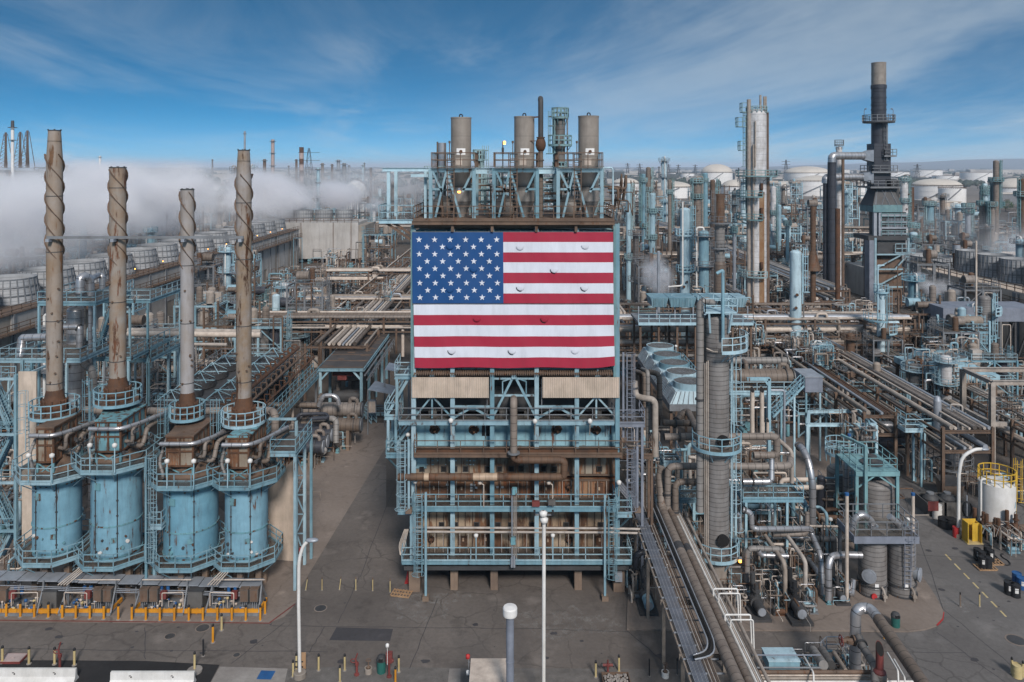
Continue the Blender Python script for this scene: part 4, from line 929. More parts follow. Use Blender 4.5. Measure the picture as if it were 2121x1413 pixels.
 for dx in(-.5,r*.75):
  b=MB();p=(dx,-r-1.2,zt_);b.cyl(p,(dx,-r-1.2,zt_+2.0),.045,6);b.lathe([(.02,0),(.19,.1),(.19,.3),(.04,.4)],(dx,-r-1.2,zt_+1.9),10,1,True);b.build('floodlight',['pale_blue','white_paint'],t)
 return t
heater(119,45,999,1171,113,15.5,270,535,871,46,'stack_a','pale blue round fired heater under the tallest twisted stack at far left','',True,(78,111,886,950),1)
heater(242,48,978,1179,244,16.2,346.5,548,844,45,'stack_b','blue round fired heater, second from left, with very rusty stack','',False,(200,250,872,940),2)
heater(396,53,1011,1182,388,13.5,392,556,873,34,'stack_c','widest blue round fired heater under the shortest grey twisted stack','',False,(346,400,903,960),3)
heater(511,42.5,1010,1180,505,15.5,311,562,886,43,'stack_d','blue round fired heater nearest the corrugated wall with tapered stack','',True,(474,515,905,960),4)
t=T('tie_bar','long grey tie beam linking the four twisted stacks','beam',P(308,491,63.4));b=MB();zz=PZ(492,63.4)
b.beam((PX(98,63.4),63.35,zz),(PX(505,63.4),63.35,zz+.02),.10,.22);b.build('beam','grey_steel',t,True)
b=MB()
for x in(100,234,380,498):b.box((PX(x,63.3)-.14,63.1,zz-.35),(PX(x,63.3)+.14,63.6,zz-.11))
b.build('bracket','galvanised',t,True)
big_ladder(303,60.5,945,1165,1,'very tall pale blue caged ladder between the middle heaters')
platform('small blue landing halfway up the ladder between the middle heaters',311,334,1089,60.4,1.2,legs=(313,))
platform('blue corner walkway joining the last heater to the corrugated wall',560,612,938,62,5,legs=(611,))
t=T('corrugated_wall','tan corrugated windbreak wall at the right end of the heaters','wall',(PX(586,66),66,0));xa,xb=PX(555,66.5),PX(617,66.5)
b=MB();n=34
for i in range(n):
 x=xa+(xb-xa)*i/n;w=(xb-xa)/n;zt2=PZ(1002-58*(i/n),66.5);zb2=PZ(1158+5*i/n,66.5)
 b.box((x,66.45,zb2),(x+w*.5,66.6,zt2));b.box((x+w*.5,66.52,zb2),(x+w,66.6,zt2))
b.build('cladding','tan_wall',t,True);b=MB()
for y in(1005,1055,1105,1150):b.box((xa,66.62,PZ(y,66.6)),(xb,66.75,PZ(y,66.6)+.12))
b.build('girt','brown_steel',t,True)
t=T('braced_frame','tall thin blue braced steel frame right of the corrugated wall','steel frame',(PX(624,66),66,0));b=MB()
for x in(614,631):b.ibeam((PX(x,66),66,0),(PX(x,66),66,PZ(872 if x==614 else 905,66)),.22,.22)
b.build('post','blue_steel',t,True);b=MB();ys=[905,945,985,1025,1065,1105,1150]
for i,(a,c)in enumerate(zip(ys,ys[1:])):
 p,q=((614,a),(631,c))if i%2 else((631,a),(614,c));b.beam(P(*p,66),P(*q,66),.1);b.beam(P(614,c,66),P(631,c,66),.09)
b.beam(P(557,868,66),P(614,868,66),.18);b.build('brace','blue_steel',t,True)
t=T('fire_extinguisher','red fire extinguisher hanging on the thin blue frame','extinguisher',P(622,1140,65.8));b=MB();b.lathe([(.01,-.45),(.11,-.42),(.11,.1),(.04,.2),(.04,.3)],n=12,smooth=True);b.build('cylinder','red',t);b=MB();b.box((-.08,-.03,.3),(.08,.03,.36));b.build('handle','black',t)
t=T('stair_tower','blue stair tower with tan wall panels at the left edge','stair tower',(PX(30,66),66,0));b=MB()
for x,y in((-30,66),(33,66),(-30,71),(33,71)):b.ibeam((PX(x,66),y,0),(PX(x,66),y,PZ(775,66)),.24,.24)
b.build('column','blue_steel',t,True);b=MB();b.box((PX(38,66),66,PZ(966,66)),(PX(75,66),66.15,PZ(770,66)));b.box((PX(36,66),66.6,.2),(PX(74,66),66.75,PZ(966,66)));b.build('wall_panel','tan_wall',t,True)
for i,(y0,y1)in enumerate(((900,785),(1000,900),(1100,1000),(1200,1100))):
 b=MB();p,q=((-20,y0),(28,y1))if i%2 else((28,y0),(-20,y1));b.stair(P(*p,67.2),P(*q,67.2),.8);b.box((PX(-30,66),66.1,PZ(y1,66)-.1),(PX(33,66),71,PZ(y1,66)-.04))if False else None;b.build('stair','blue_steel',t,True)
 b=MB();b.beam(P(-30,y1,66),P(33,y1,66),.2);b.beam((PX(33,66),66,PZ(y1,66)),(PX(33,66),71,PZ(y1,66)),.2);b.beam(P(-30,y0,71),P(33,y1,71),.12);b.build('brace','blue_steel',t,True)
 b=MB();b.rail([P(-28,y1,66),P(33,y1,66)],1.07,.03,1.4);b.build('handrail','blue_steel',t,True)
platform('high blue service platform behind the two left twisted stacks',78,198,627,76,7,legs=(81,196),legy=None,grp=None)
platform('blue upper platform extending right of the rustiest stack',200,311,622,82,8,legs=(306,))
platform('blue middle platform crossing behind the leftmost stack',0,166,745,73,8,legs=(66,138))
platform('blue middle platform sloping away behind the rustiest stack',166,270,742,78,9,legs=(190,266),stair=(P(202,735,79),P(232,640,79),.8))
platform('blue side platform with rails right of the rustiest stack',262,312,745,82,9,legs=(308,))
platform('small blue half-round platform left of the shortest stack',349,376,722,92,2.2,'pale_blue',legs=(352,))
def vessel(name,label,cat,x,D,hw,ytop,ybot,m='grey_jacket',dome=True,decks=(),pipes=True,deckm='blue_steel',ladder=None,grp=None,seed=0,mats2=None,n=24,top_hw=None,side=1,cone=None,base=None,extra=None,rr=.03):
 k=D/F;r=hw*k;g=V((PX(x,D),D,0));z1=PZ(ytop,D);z0=0 if ybot is None else PZ(ybot,D);t=T(name,label,cat,g,grp);r_=random.Random(seed+int(x))
 b=MB();zb=max(0,z0);segs=[(r,zb),(r,z1-(r*.5 if dome else 0))]
 b.lathe(segs,n=n)
 if dome:
  b.lathe([(r*math.cos(a),z1-r*.5+r*.5*math.sin(a))for a in[R(q)for q in(0,15,30,45,60,75,89)]],n=n,smooth=True)
 else:b.lathe([(r,z1),(r*.93,z1),(r*.93,z1-r)],n=n)
 b.build('shell',m,t)
 if cone:b=MB();b.lathe([(r,PZ(cone[0],D)),(cone[1]*k,PZ(cone[2],D)),(cone[1]*k,0)],n=n);b.build('skirt',m,t)
 if base:b=MB();b.lathe([(base[0]*k,0),(base[0]*k,PZ(base[1],D))],n=n,cap=True);b.build('pedestal',base[2],t)
 if not dome:b=MB();b.lathe([(r*.92,z1-r*.8),(.01,z1-r*.8)],n=n);b.build('mouth','void',t)
 for(dy,dhw,a0,a1)in decks:
  z=PZ(dy,D);R2=dhw*k;b=MB();nn=20 if a1-a0>200 else 10;b.disc((0,0,z-.07),r+.02,R2,nn,0,a0,a1);b.build('deck','grating',t)
  b=MB();b.hoop((0,0,z-.2),R2+.03,.05,.26,nn,0,a0,a1);b.ring_rail((0,0,z),R2,1.07,rr,max(6,int((a1-a0)/26)),a0,a1);b.build('deck_rail',deckm,t)
  b=MB()
  for q in range(4 if a1-a0<300 else 8):a=R(a0+(a1-a0)*(q+.5)/(4 if a1-a0<300 else 8));b.beam((R2*.95*math.cos(a),R2*.95*math.sin(a),z-.15),(r*math.cos(a),r*math.sin(a),z-1.1),.07)
  b.build('deck_bracket',deckm,t)
 if ladder:
  for(ly0,ly1,ang)in ladder:
   a=R(ang);b=MB();b.ladder(((r+.15)*math.cos(a),(r+.15)*math.sin(a),max(0,PZ(ly1,D))),PZ(ly0,D),(math.cos(a),math.sin(a)),.45,rr*.8,True,c0=1.8);b.build('caged_ladder',deckm,t)
 if pipes:
  a=R(-90+side*70);px_,py_=(r+.3)*math.cos(a),(r+.3)*math.sin(a);b=MB();b.tube([(0,0,z1-.05),(0,0,z1+r*.5),(px_,py_,z1+r*.5),(px_,py_,max(zb,.5)+1)],max(.09,r*.13),10,bend=r*.35);b.build('overhead_pipe','tan_pipe' if r_.random()<.5 else 'grey_jacket',t)
  for q in range(3):z=z0+(z1-z0)*r_.uniform(.15,.85);a=R(r_.uniform(-140,-40));b=MB();b.cyl((r*.98*math.cos(a),r*.98*math.sin(a),z),((r+.3)*math.cos(a),(r+.3)*math.sin(a),z),.14,8);b.cyl(((r+.24)*math.cos(a),(r+.24)*math.sin(a),z),((r+.34)*math.cos(a),(r+.34)*math.sin(a),z),.24,10);b.build('nozzle','rust' if q else 'dark_steel',t)
 return t
vessel('vessel','silver vertical vessel under the high blue platform at left','vessel',158,80,18,634,None,'silver_jacket')
vessel('duct','slim silver banded riser beside the blue post at left','duct',187,77,4,628,None,'silver_jacket',dome=False,pipes=False)
def pipe(label,pts,r,m,name='pipe',cat='pipe',flanges=(),bend=None,n=10,grp=None,fm='dark_steel'):
 w=[P(*p)if len(p)==3 else p for p in pts];t=T(name,label,cat,(w[0].x,w[0].y,w[0].z),grp);b=MB();b.tube(w,r,n,bend=bend);b.build('pipe_run',m,t,True)
 for i in flanges:
  i0=int(i);a,c=w[i0],w[min(i0+1,len(w)-1)];p=a.lerp(c,i-i0);d_=(c-a).normalized();b=MB();b.cyl(p-d_*.06,p+d_*.06,r*1.35,n);b.build('flange',fm,t,True)
 return t
pipe('silver banded duct with dark bell foot on the left middle platform',[(40,745,74),(46,700,74),(52,700,74),(98,698,74)],.36,'silver_jacket','duct','duct',(0.05,),bend=.6)
pipe('silver duct elbow above the high blue platform, left of the rustiest stack',[(166,612,78),(166,572,78),(186,574,79),(187,612,79)],.42,'silver_jacket','duct','duct',(0.1,),bend=.8)
pipe('short silver duct reaching right from the elbow above the platform',[(188,578,81),(206,570,83),(212,572,83),(212,600,83)],.3,'silver_jacket','duct','duct',bend=.4)
pipe('silver banded pipe behind the leftmost stack',[(128,678,77),(160,677,77),(165,680,77),(165,720,77)],.3,'silver_jacket','duct','duct',(1.5,),bend=.4)
pipe('thick grey pipe elbow hanging under the blue middle platform',[(173,738,77),(175,757,76),(192,765,75),(194,800,75),(194,850,75)],.36,'grey_jacket',bend=.7)
pipe('thick brown jacketed header behind the middle heaters',[(175,849,70),(225,851,70),(360,852,70),(560,850,70),(570,856,69),(570,905,69),(555,935,66)],.34,'brown_jacket',flanges=(1.6,2.5),bend=.8,n=12)
pipe('upper tan pipe pair member crossing behind the shortest stack',[(265,684,97),(540,687,97)],.30,'tan_pipe');pipe('lower tan pipe pair member crossing behind the shortest stack',[(265,691,96),(540,694,96)],.36,'cream_pipe')
pipe('pinkish tan bundle pipe low behind the shortest stack',[(300,712,95),(470,714,95)],.2,'tan_pipe')
for i,(x0,x1)in enumerate(((70,150),(395,450))):
 for k in range(4 if i==0 else 4):
  pipe('thin cream line slanting down from the heaters to the %s burner skid%s'%('left' if i==0 else 'right',''),[(x1+20+k*5,1172,60.7),(x0+50+k*6+(0 if i==0 else x1-x0-70),1212,58.6)],.045,'cream_pipe',n=6,grp='cream lines to the %s burner skid'%('left' if i==0 else 'right'))
def exchanger(label,x,y,D,r,L,m='dark_jacket',rz=0,endm='white_paint',grp=None,saddles=True,name='heat_exchanger',bolts=True):
 c=P(x,y,D);t=T(name,label,'heat exchanger',(c.x,c.y,0),grp,rz);z=c.z;b=MB();b.tube([(-L/2,0,z),(L/2,0,z)],r,20);b.build('shell',m,t)
 for e in(-1,1):
  b=MB();b.cyl((e*L/2-.0,0,z),(e*(L/2+.12),0,z),r*1.18,20);b.cyl((e*(L/2-.75),0,z),(e*(L/2-.68),0,z),r*1.16,20);b.build('flange','dark_steel',t)
  b=MB();b.cyl((e*(L/2+.12),0,z),(e*(L/2+.20),0,z),r*.98,20);b.build('end_cover',endm,t)
 if saddles:
  for e in(-.3,.3):b=MB();b.box((L*e-.18,-r*.8,0),(L*e+.18,r*.8,z-r*.6));b.build('saddle','pier',t)
 b=MB();b.tube([(-L*.25,0,z+r*.9),(-L*.25,0,z+r+.6),(-L*.25,1.2,z+r+.6)],r*.3,8);b.tube([(L*.3,0,z+r*.9),(L*.3,0,z+r+.5),(L*.3+.9,.0,z+r+.5),(L*.3+.9,0,z-r)],r*.28,8);b.build('nozzle_pipe','brown_jacket',t)
 return t
xl=[(690,848,96,.85,7),(686,880,93,.8,7),(640,891,91.5,.75,6),(632,901,90,.75,6),(622,914,88.5,.72,6),(612,925,87,.72,6)]
nm=['topmost and farthest','second from the top','third from the top','fourth from the top','fifth from the top','lowest and nearest']
for(x,y,D,r,L),q in zip(xl,nm):exchanger('dark drum exchanger with round end cover, %s beside the concrete road'%q,x,y,D,r,L,'dark_jacket' if y>885 else 'brown_jacket',endm='grey_steel' if y<885 else 'galvanised',grp='drum exchangers beside the concrete road')
pipe('shiny silver arched pipe in front of the black-roofed shed',[(660,842,93),(666,826,93),(672,820,93),(690,819,93),(700,826,93),(702,838,93)],.28,'silver_jacket',bend=.6)
pipe('grey pipe bending down beside the drum exchangers',[(650,868,92),(690,867,91),(696,872,91),(696,918,90)],.34,'grey_jacket',bend=.8)
pipe('low grey U-shaped pipe at the road edge under the exchangers',[(636,940,88),(668,940,87.5),(674,936,87.5),(674,930,87.5),(650,926,88)],.22,'grey_jacket',bend=.4)
pipe('long brown jacketed pipe behind the drum exchangers',[(555,838,95),(660,840,95)],.32,'brown_jacket')
pipe('tan goosenecked line left of the exchangers',[(568,839,92),(600,840,92),(606,842,92),(606,890,91)],.16,'tan_pipe',bend=.3)
pipe('dark looping pipe over the drum exchangers',[(610,870,90),(620,858,91),(676,857,91),(680,866,90),(640,868,89)],.2,'dark_jacket',bend=.4)
def fan(label,X,D,z,r,m='grey_steel',struts=True,grp=None,ringh=.7,meshm='grey_steel',legs=True,deckz=None,blade='galvanised'):
 t=T('cooler_fan',label,'cooling fan',(X,D,z),grp);b=MB();b.lathe([(r*1.02,-ringh),(r*1.02,0),(r*.97,0),(r*.97,-ringh)],n=28);b.build('fan_ring',m,t)
 b=MB();b.lathe([(r*.96,-.09),(.01,-.09)],n=24);b.build('fan_floor','grey_box' if m=='far_blue' else 'void',t)
 b=MB()
 for i in range(12):a=R(i*30);b.beam((.1*math.cos(a),.1*math.sin(a),-.06),(r*.97*math.cos(a),r*.97*math.sin(a),-.06),.045,.03)
 for q in(.3,.55,.8):b.hoop((0,0,-.05),r*q,.04,.03,24)
 b.build('fan_guard',meshm,t)
 b=MB()
 for i in range(4):
  a=R(i*90+35);b.add([(.15*math.cos(a),.15*math.sin(a),-.25),(r*.9*math.cos(a-.13),r*.9*math.sin(a-.13),-.3),(r*.9*math.cos(a+.13),r*.9*math.sin(a+.13),-.2)],[(0,1,2),(2,1,0)])
 b.lathe([(.18,-.4),(.18,-.12),(.01,-.1)],n=10);b.build('fan_blade',blade,t)
 if struts:
  b=MB()
  for a in(45,135,225,315):b.beam((r*math.cos(R(a)),r*math.sin(R(a)),0),(0,0,r*.62),.07)
  b.beam((-r,0,0),(r,0,0),.09);b.build('motor_strut','pale_blue',t)
 return t
words=['nearest','second nearest','third','fourth','fifth','farthest']
for c,X in enumerate((-38,-32.8)):
 for i in range(6):fan('%s open fan with tripod strut in the %s fan row behind the heaters'%(words[i],'left' if c==0 else 'right'),X,86+i*4,8,1.85,'dark_steel',True,'open fans behind the heaters')
t=T('fan_deck','long dark steel deck carrying two rows of open fans behind the heaters','deck',(-35.4,96,0));b=MB();b.box((-41,83.5,6.2),(-30.5,109,7.2));b.build('tube_bundle','dark_steel',t,True)
b=MB();b.rail([(-41,83.5,7.2),(-30.5,83.5,7.2),(-30.5,109,7.2),(-41,109,7.2)],1.07,.035,1.5,closed=True);b.build('handrail','grey_steel',t,True)
for x in(-40.5,-35.5,-31):
 for y in(84,92,100,108):b=MB();b.ibeam((x,y,0),(x,y,6.2),.3,.3);b.build('leg','pier',t,True)
def header(label,X,D0_,D1,z,r,m,grp=None):
 t=T('pipe_header',label,'pipe',(X,D0_,z),grp);b=MB();b.tube([(X,D0_,z),(X,D1,z)],r,10);b.build('pipe_run',m,t,True);b=MB();q=D0_+.8
 while q<D1:b.tube([(X,q,z),(X,q,z+.55),(X-.7,q,z+.55),(X-.7,q,z-.5)],r*.45,6);q+=1.9
 b.build('branch',m,t,True);return t
header('rusty upper header beside the open fans',-29.6,79,107,8.9,.24,'rust');header('thin rusty header with branches beside the open fans',-28.6,78,108,8.2,.15,'brown_steel');header('lower rusty manifold header over the walkway',-27.6,78,108,7.4,.13,'rust')
t=T('walkway','long blue railed walkway beside the rusty fan manifold','walkway',(-26.4,90,0));b=MB();b.box((-27,72,6.2),(-25.7,105,6.26));b.build('grating','grating',t,True);b=MB();b.ibeam((-25.7,72,6.1),(-25.7,105,6.1),.12,.3);b.rail([(-25.7,72,6.25),(-25.7,105,6.25)],1.07,.035,1.6,kick=True);b.rail([(-27,72,6.25),(-27,105,6.25)],1.07,.035,1.6);b.build('handrail','blue_steel',t,True)
for y in(73,81,89,97,104):b=MB();b.ibeam((-26.4,y,0),(-26.4,y,6.1),.25,.25);b.build('leg','grey_steel',t,True)
sx0,sx1,sy0,sy1=PX(662,103),PX(750,103),103,124;sz=7.1
t=T('shed','open blue steel shed with weathered black roof beside the concrete road','shed',((sx0+sx1)/2,113,0))
mat('tar_roof',(.045,.038,.035),(.075,.062,.055),sc=.7,grime=.3,rust=.1)
b=MB();b.box((sx0-.1,sy0-.2,sz),(sx1+.2,sy1,sz+.12));b.build('roof','tar_roof',t,True)
b=MB()
for i in range(7):y=sy0+i*3.5;b.box((sx0-.05,y-.05,sz+.125),(sx1+.15,y+.08,sz+.17));
rr_=random.Random(2)
for i in range(20):x,y=rr_.uniform(sx0,sx1-1),rr_.uniform(sy0,sy1-1);b.box((x,y,sz+.125),(x+rr_.uniform(.3,1.4),y+rr_.uniform(.1,.6),sz+.16))
b.build('roof_debris','brown_steel',t,True)
b=MB();b.ibeam((sx0-.15,sy0-.25,sz-.15),(sx1+.25,sy0-.25,sz-.15),.2,.4);b.ibeam((sx1+.25,sy0-.25,sz-.15),(sx1+.25,sy1,sz-.15),.2,.4);b.ibeam((sx0-.15,sy0-.25,sz-.15),(sx0-.15,sy1,sz-.15),.2,.4);b.build('fascia_beam','blue_steel',t,True)
for x in(sx0+.1,sx1-.1):
 for y in(sy0,108.5,114,119.5,sy1-.3):b=MB();b.ibeam((x,y,0),(x,y,sz-.3),.34,.34);b.build('post','blue_steel',t,True)
for x,s in((sx0+.1,1),(sx1-.1,-1)):b=MB();b.beam((x,sy0,sz-1.6),(x+s*1.1,sy0,sz-.4),.22);b.build('knee_brace','pale_blue',t,True)
b=MB();b.box((sx0+1.5,sy0+1,sz-1.3),(sx1-1,sy0+1.4,sz-.8));b.box((sx0+2.2,sy0+.8,sz-1.8),(sx0+3.4,sy0+1.6,sz-1.2));b.build('bridge_crane','maroon',t,True)
b=MB();b.tube([(sx1+.4,sy0-.2,sz-.9),(sx1+.4,sy1,sz-.9)],.12,8);b.tube([(sx1+.7,sy0-.2,sz-1.5),(sx1+.7,sy1,sz-1.5)],.1,8);b.rail([(sx1+1.1,sy0,sz-1.8),(sx1+1.1,sy1,sz-1.8)],1.07,.04,2);b.build('side_piping','grey_steel',t,True)
t=T('compressor','dark machinery with pipes under the black-roofed shed','compressor',((sx0+sx1)/2,108,0));b=MB();b.tube([(sx0+1,107,2.2),(sx1-.8,107,2.2)],.9,16);b.box((sx0+.8,105.8,0),(sx1-.6,108.2,1.3));b.build('casing','dark_steel',t,True);b=MB();b.lathe([(.9,0),(.9,2.2),(.5,3)],(sx0+3.5,110,1.5),16);b.tube([(sx0+1.6,107,3),(sx0+1.6,107,4.6),(sx0+4,107,4.6),(sx0+4,110,4.4)],.3,10);b.build('upper_piping','brown_jacket',t,True)
platform('low blue service deck in front of the black-roofed shed',712,748,866,102,1.6,legs=(714,745));platform('low blue deck with steps right of the black-roofed shed',756,800,856,104,2.4,legs=(758,798),stair=(P(775,876,102),P(758,856,103.5),.8))
def awning(label,pts,m='galvanised'):
 q=[P(*p)for p in pts];t=T('awning',label,'awning',(q[0].x,q[0].y,0));b=MB();n=(q[1]-q[0]).cross(q[3]-q[0]).normalized()*.08;b.add([tuple(p)for p in q]+[tuple(p+n)for p in q],[(0,1,2,3),(7,6,5,4),(0,4,5,1),(1,5,6,2),(2,6,7,3),(3,7,4,0)]);b.build('roof',m,t,True)
 b=MB();
 for p in q:b.beam((p.x,p.y,0),(p.x,p.y,p.z),.14)
 b.build('post','grey_steel',t,True)
awning('grey tilted sheet roof right of the black-roofed shed',[(762,808,98),(814,818,98),(826,803,104),(777,790,104)]);awning('small grey tilted sheet roof beneath the left outrigger',[(797,766,101),(846,775,101),(848,762,106),(806,752,106)])
t=T('control_cabinet','small grey electrical cabinet beside the shed deck','cabinet',P(771,840,101));b=MB();b.box((-.5,-.3,-.9),(.5,.3,.7));b.build('case','galvanised',t);b=MB();b.box((-.46,-.32,-.8),(-.02,-.303,.6));b.box((.02,-.32,-.8),(.46,-.303,.6));b.build('door','cream_pipe',t)
rs=random.Random(12)
def skid(label,x0,x1,seed,mirror=False):
 D1,D2=57.2+1.6,61.2;a,c=PX(x0,59),PX(x1,59);g=V(((a+c)/2,59.3,0));t=T('burner_skid',label,'burner skid',g,'burner skids behind the yellow rail');r_=random.Random(seed);w=(c-a)/2
 b=MB();b.box((-w,-.9,0),(w,1.3,.18));b.build('base','grey_steel',t)
 for s in(-1,1):
  b=MB();b.beam((s*w,-.85,.2),(s*w*.93,.2,1.7),.1);b.beam((s*w,1.1,.2),(s*w*.93,.3,1.7),.1);b.beam((s*w*.93,.2,.2),(s*w*.93,.2,2.1),.1);b.build('end_frame','grey_steel',t)
 for k in range(2):
  x=(w-.55-k*.75)*(1 if not mirror else-1);b=MB();b.box((x-.32,-.35,.75),(x+.32,.05,1.7));b.build('cabinet','grey_box',t);b=MB();b.box((x-.34,-.38,1.70),(x+.34,.08,1.74));b.box((x-.28,-.37,.8),(x+.28,-.353,1.65));b.build('cabinet_door','brown_steel',t)
  b=MB()
  for q in range(3):b.cyl((x-.15+q*.15,-.15,.18),(x-.15+q*.15,-.15,.75),.03,5)
  b.build('conduit','galvanised',t)
 x=(w-2.05)*(1 if not mirror else-1);b=MB();b.box((x-.22,-.4,1.0),(x+.22,-.1,1.55));b.build('red_panel','maroon',t)
 b=MB();e=-.9*w if not mirror else .9*w;b.tube([(x*.72,-.45,.5),(x*.72,-.45,1.5),(e,-.45,1.55),(e,-.45,.5)],.04,6);b.tube([(-w,.6,1.95),(w,.6,1.95)],.05,6);b.build('fuel_line','cream_pipe',t)
 for k in range(16):
  xx=r_.uniform(-w*.85,w*.35)*(1 if not mirror else-1);zz=r_.uniform(.25,.95);yy=r_.uniform(-.6,.3);b=MB()if k%4==0 else b
  q=r_.uniform(.06,.13);b.lathe([(.02,-q),(q,-q*.6),(q,q*.6),(.02,q)],(xx,yy,zz),8,r_.choice([0,1,2,3]),True);b.cyl((xx,yy,zz),(xx+r_.uniform(-.4,.4),yy,zz),.03,5,3);b.cyl((xx,yy,.2),(xx,yy,zz),.028,5,3)
  if k%4==3:b.build('valve_train',['deep_blue','galvanised','pale_yellow','cream_pipe'],t)
 for k in range(2):b=MB();xx=-w*.1*(1 if not mirror else-1)-k*.5;b.cyl((xx,.4,1.0),(xx,.4,1.55),.13,8);b.build('regulator','deep_blue',t)
skid('leftmost burner skid at the photo edge behind the yellow rail',-30,86,1,True);skid('burner skid left of the gap in the yellow rail',130,237,2);skid('burner skid right of the gap in the yellow rail',283,386,3,True);skid('rightmost burner skid beside the end of the yellow rail',431,541,4)
for(x0,x1)in((91,120),(391,421)):
 c=P((x0+x1)/2,1243,59.3);t=T('transformer_cabinet','squat dark grey cabinet between the %s pair of burner skids'%('left' if x0<100 else 'right'),'cabinet',(c.x,59.5,0),'dark grey cabinets between the skids');b=MB();w=(x1-x0)/2*59.3/F;b.box((-w,-.4,0),(w,.5,1.45));b.build('case','grey_box',t);b=MB();b.box((-w-.03,-.43,1.45),(w+.03,.53,1.5));b.build('lid','dark_steel',t)
t=T('cable_tray','long flat grey cable tray canopy over the burner skids','cable tray',(PX(240,60),60.2,0));xa,xb=PX(-40,60),PX(540,60);za,zb_=PZ(1196,60),PZ(1214,60);b=MB();n=14
for i in range(n):x=xa+(xb-xa)*i/n;x2=xa+(xb-xa)*(i+1)/n-.04;z=PZ(1196+18*max(0,(i+.5)/n-.05),60);b.box((x,59.6,z),(x2,60.9,z+.06))
b.build('cover','galvanised',t,True);b=MB()
for i in range(12):x=xa+(xb-xa)*(i+.5)/12;b.beam((x,60.6,0),(x,60.6,PZ(1196+18*((i+.5)/12),60)),.09);b.beam((x,59.8,PZ(1200+18*((i+.5)/12),60)-.05),(x,60.6,PZ(1200+18*((i+.5)/12),60)-.5),.06)
b.build('support','grey_steel',t,True);b=MB()
for k in range(3):b.tube([(xa,59.5-k*.1,PZ(1204+k*2,60)),(xb,59.5-k*.1,PZ(1221+k*2,60))],.03,5)
b.build('conduit','galvanised',t,True)
def bollard(label,x,y,h=1.15,r=.085,m='yellow',cap='black',grp='yellow bollards along the burner skids',lean=0):
 g=G(x,y);t=T('bollard',label,'bollard',g,grp);t.rotation_euler=(0,R(lean),0);b=MB();b.lathe([(r,0),(r,h-.14)],n=12);b.build('post',m,t);b=MB();b.lathe([(r*1.08,h-.14),(r*1.08,h-.02),(r*.6,h+.03),(.01,h+.04)],n=12);b.build('cap',cap,t);b=MB();b.lathe([(r*2,0),(r*2,.03),(r,.04)],n=12);b.build('foot','slab_pale',t)
bx=[-16,13,42,71,100,129,157,186,215,245,273,302,331,361,391,420,450,480,509,539]
for i,x in enumerate(bx):
 bollard('yellow bollard in the row along the burner skids, number %d from the left edge'%(i+1)if 0 else 'yellow black-capped bollard standing %s'%['at the photo edge','before the leftmost blue heater skid','left of the first skid end','by the fire hydrant gap','before the dark cabinet on the left','before the blue valves of the second skid','under the second skid red panel','before the second skid left cabinet','before the second skid right cabinet','alone just left of the rail gap','at the start of the right rail','before the third skid cabinets','before the third skid red panel','before the third skid valves','left of the right dark cabinet','right of the right dark cabinet','before the fourth skid valves','before the fourth skid red panel','before the last skid cabinets','at the right corner of the rail'][i],x,1276.5+min(9,max(0,i)*.75),m='yellow')
bollard('yellow bollard set back behind the right rail corner',549,1272);bollard('weathered yellow bollard just right of the rail corner',459,1306,1.2,.08,'pale_yellow',grp='odd bollards in the left road');bollard('bright yellow bollard by the road drain cover',441,1331,1.3,.085,'yellow',grp='odd bollards in the left road');bollard('slim black post in the left road',421,1359,1.15,.06,'black',grp='odd bollards in the left road');bollard('rusty pale yellow bollard on a round concrete foot',403,1389,1.25,.075,'pale_yellow',grp='odd bollards in the left road')
g=G(403,1391);b=MB();b.lathe([(.5,0),(.5,.12),(.01,.125)],n=16);tag(b.build('concrete_foot','slab_pale',loc=g),'round pale concrete foot under the rusty pale yellow bollard','concrete block')
for nme,x0,x1,turn in(('left',-60,228,247),('right',276,536,549)):
 t=T('kerb_rail','low yellow kerb rail along the %s burner skids'%nme,'rail',G((x0+x1)/2,1270));b=MB();n=9
 D_=58.6;z=.28
 for i in range(n):a,c=PX(x0+(x1-x0)*i/n,D_),PX(x0+(x1-x0)*(i+1)/n,D_);b.beam((a+.02,D_,z),(c-.02,D_,z),.12,.30)
 b.beam((PX(x1,D_),D_,z),(PX(turn,59.8),60.2,z),.12,.30);
 if nme=='right':b.beam((PX(x0,D_),D_,z),(PX(x0,D_)+.1,60,z),.12,.3)
 b.build('rail','yellow',t,True);b=MB()
 for i in range(n):b.box((PX(x0+(x1-x0)*(i+.5)/n,D_)-.06,D_+.07,0),(PX(x0+(x1-x0)*(i+.5)/n,D_)+.06,D_+.2,.4))
 b.build('support','yellow',t,True)
t=T('traffic_cone','small red cone beside the dark cabinet on the left','cone',(PX(93,59.6),59.6,0));b=MB();b.lathe([(.18,.03),(.04,.75)],n=12);b.build('cone','red',t);b=MB();b.box((-.2,-.2,0),(.2,.2,.03));b.build('base','red',t)
t=vessel('distillation_tower','tall grey ringed column on a concrete pedestal, right of the flag','column',1484,62,25.5,648,1150,'ring_jacket',True,[(715,62,-95,25),(921,50,-205,20),(1143,45,-200,15)],False,'pale_blue',ladder=[(738,921,-12),(940,1140,-12),(1165,1215,-12)],base=(26,1150,'concrete'),side=-1)
b=MB();k=62/F
for y in(903,1105):z=PZ(y,62);b.cyl((.2,-25*k,z),(.2,-25*k-.25,z),.42,16);b.cyl((.2,-25*k-.25,z),(.2,-25*k-.32,z),.48,16)
b.build('manway','void',t)
b=MB();z=PZ(641,62);b.box((-1.2,-1.25,z-.1),(1.3,1.2,z));b.rail([(-1.2,-1.25,z),(1.3,-1.25,z),(1.3,1.2,z),(-1.2,1.2,z)],1.07,.03,1.3,closed=True)
for x in(-.9,.9):b.beam((x,-1.2,z-.1),(x*.8,-.9,z-1.7),.12)
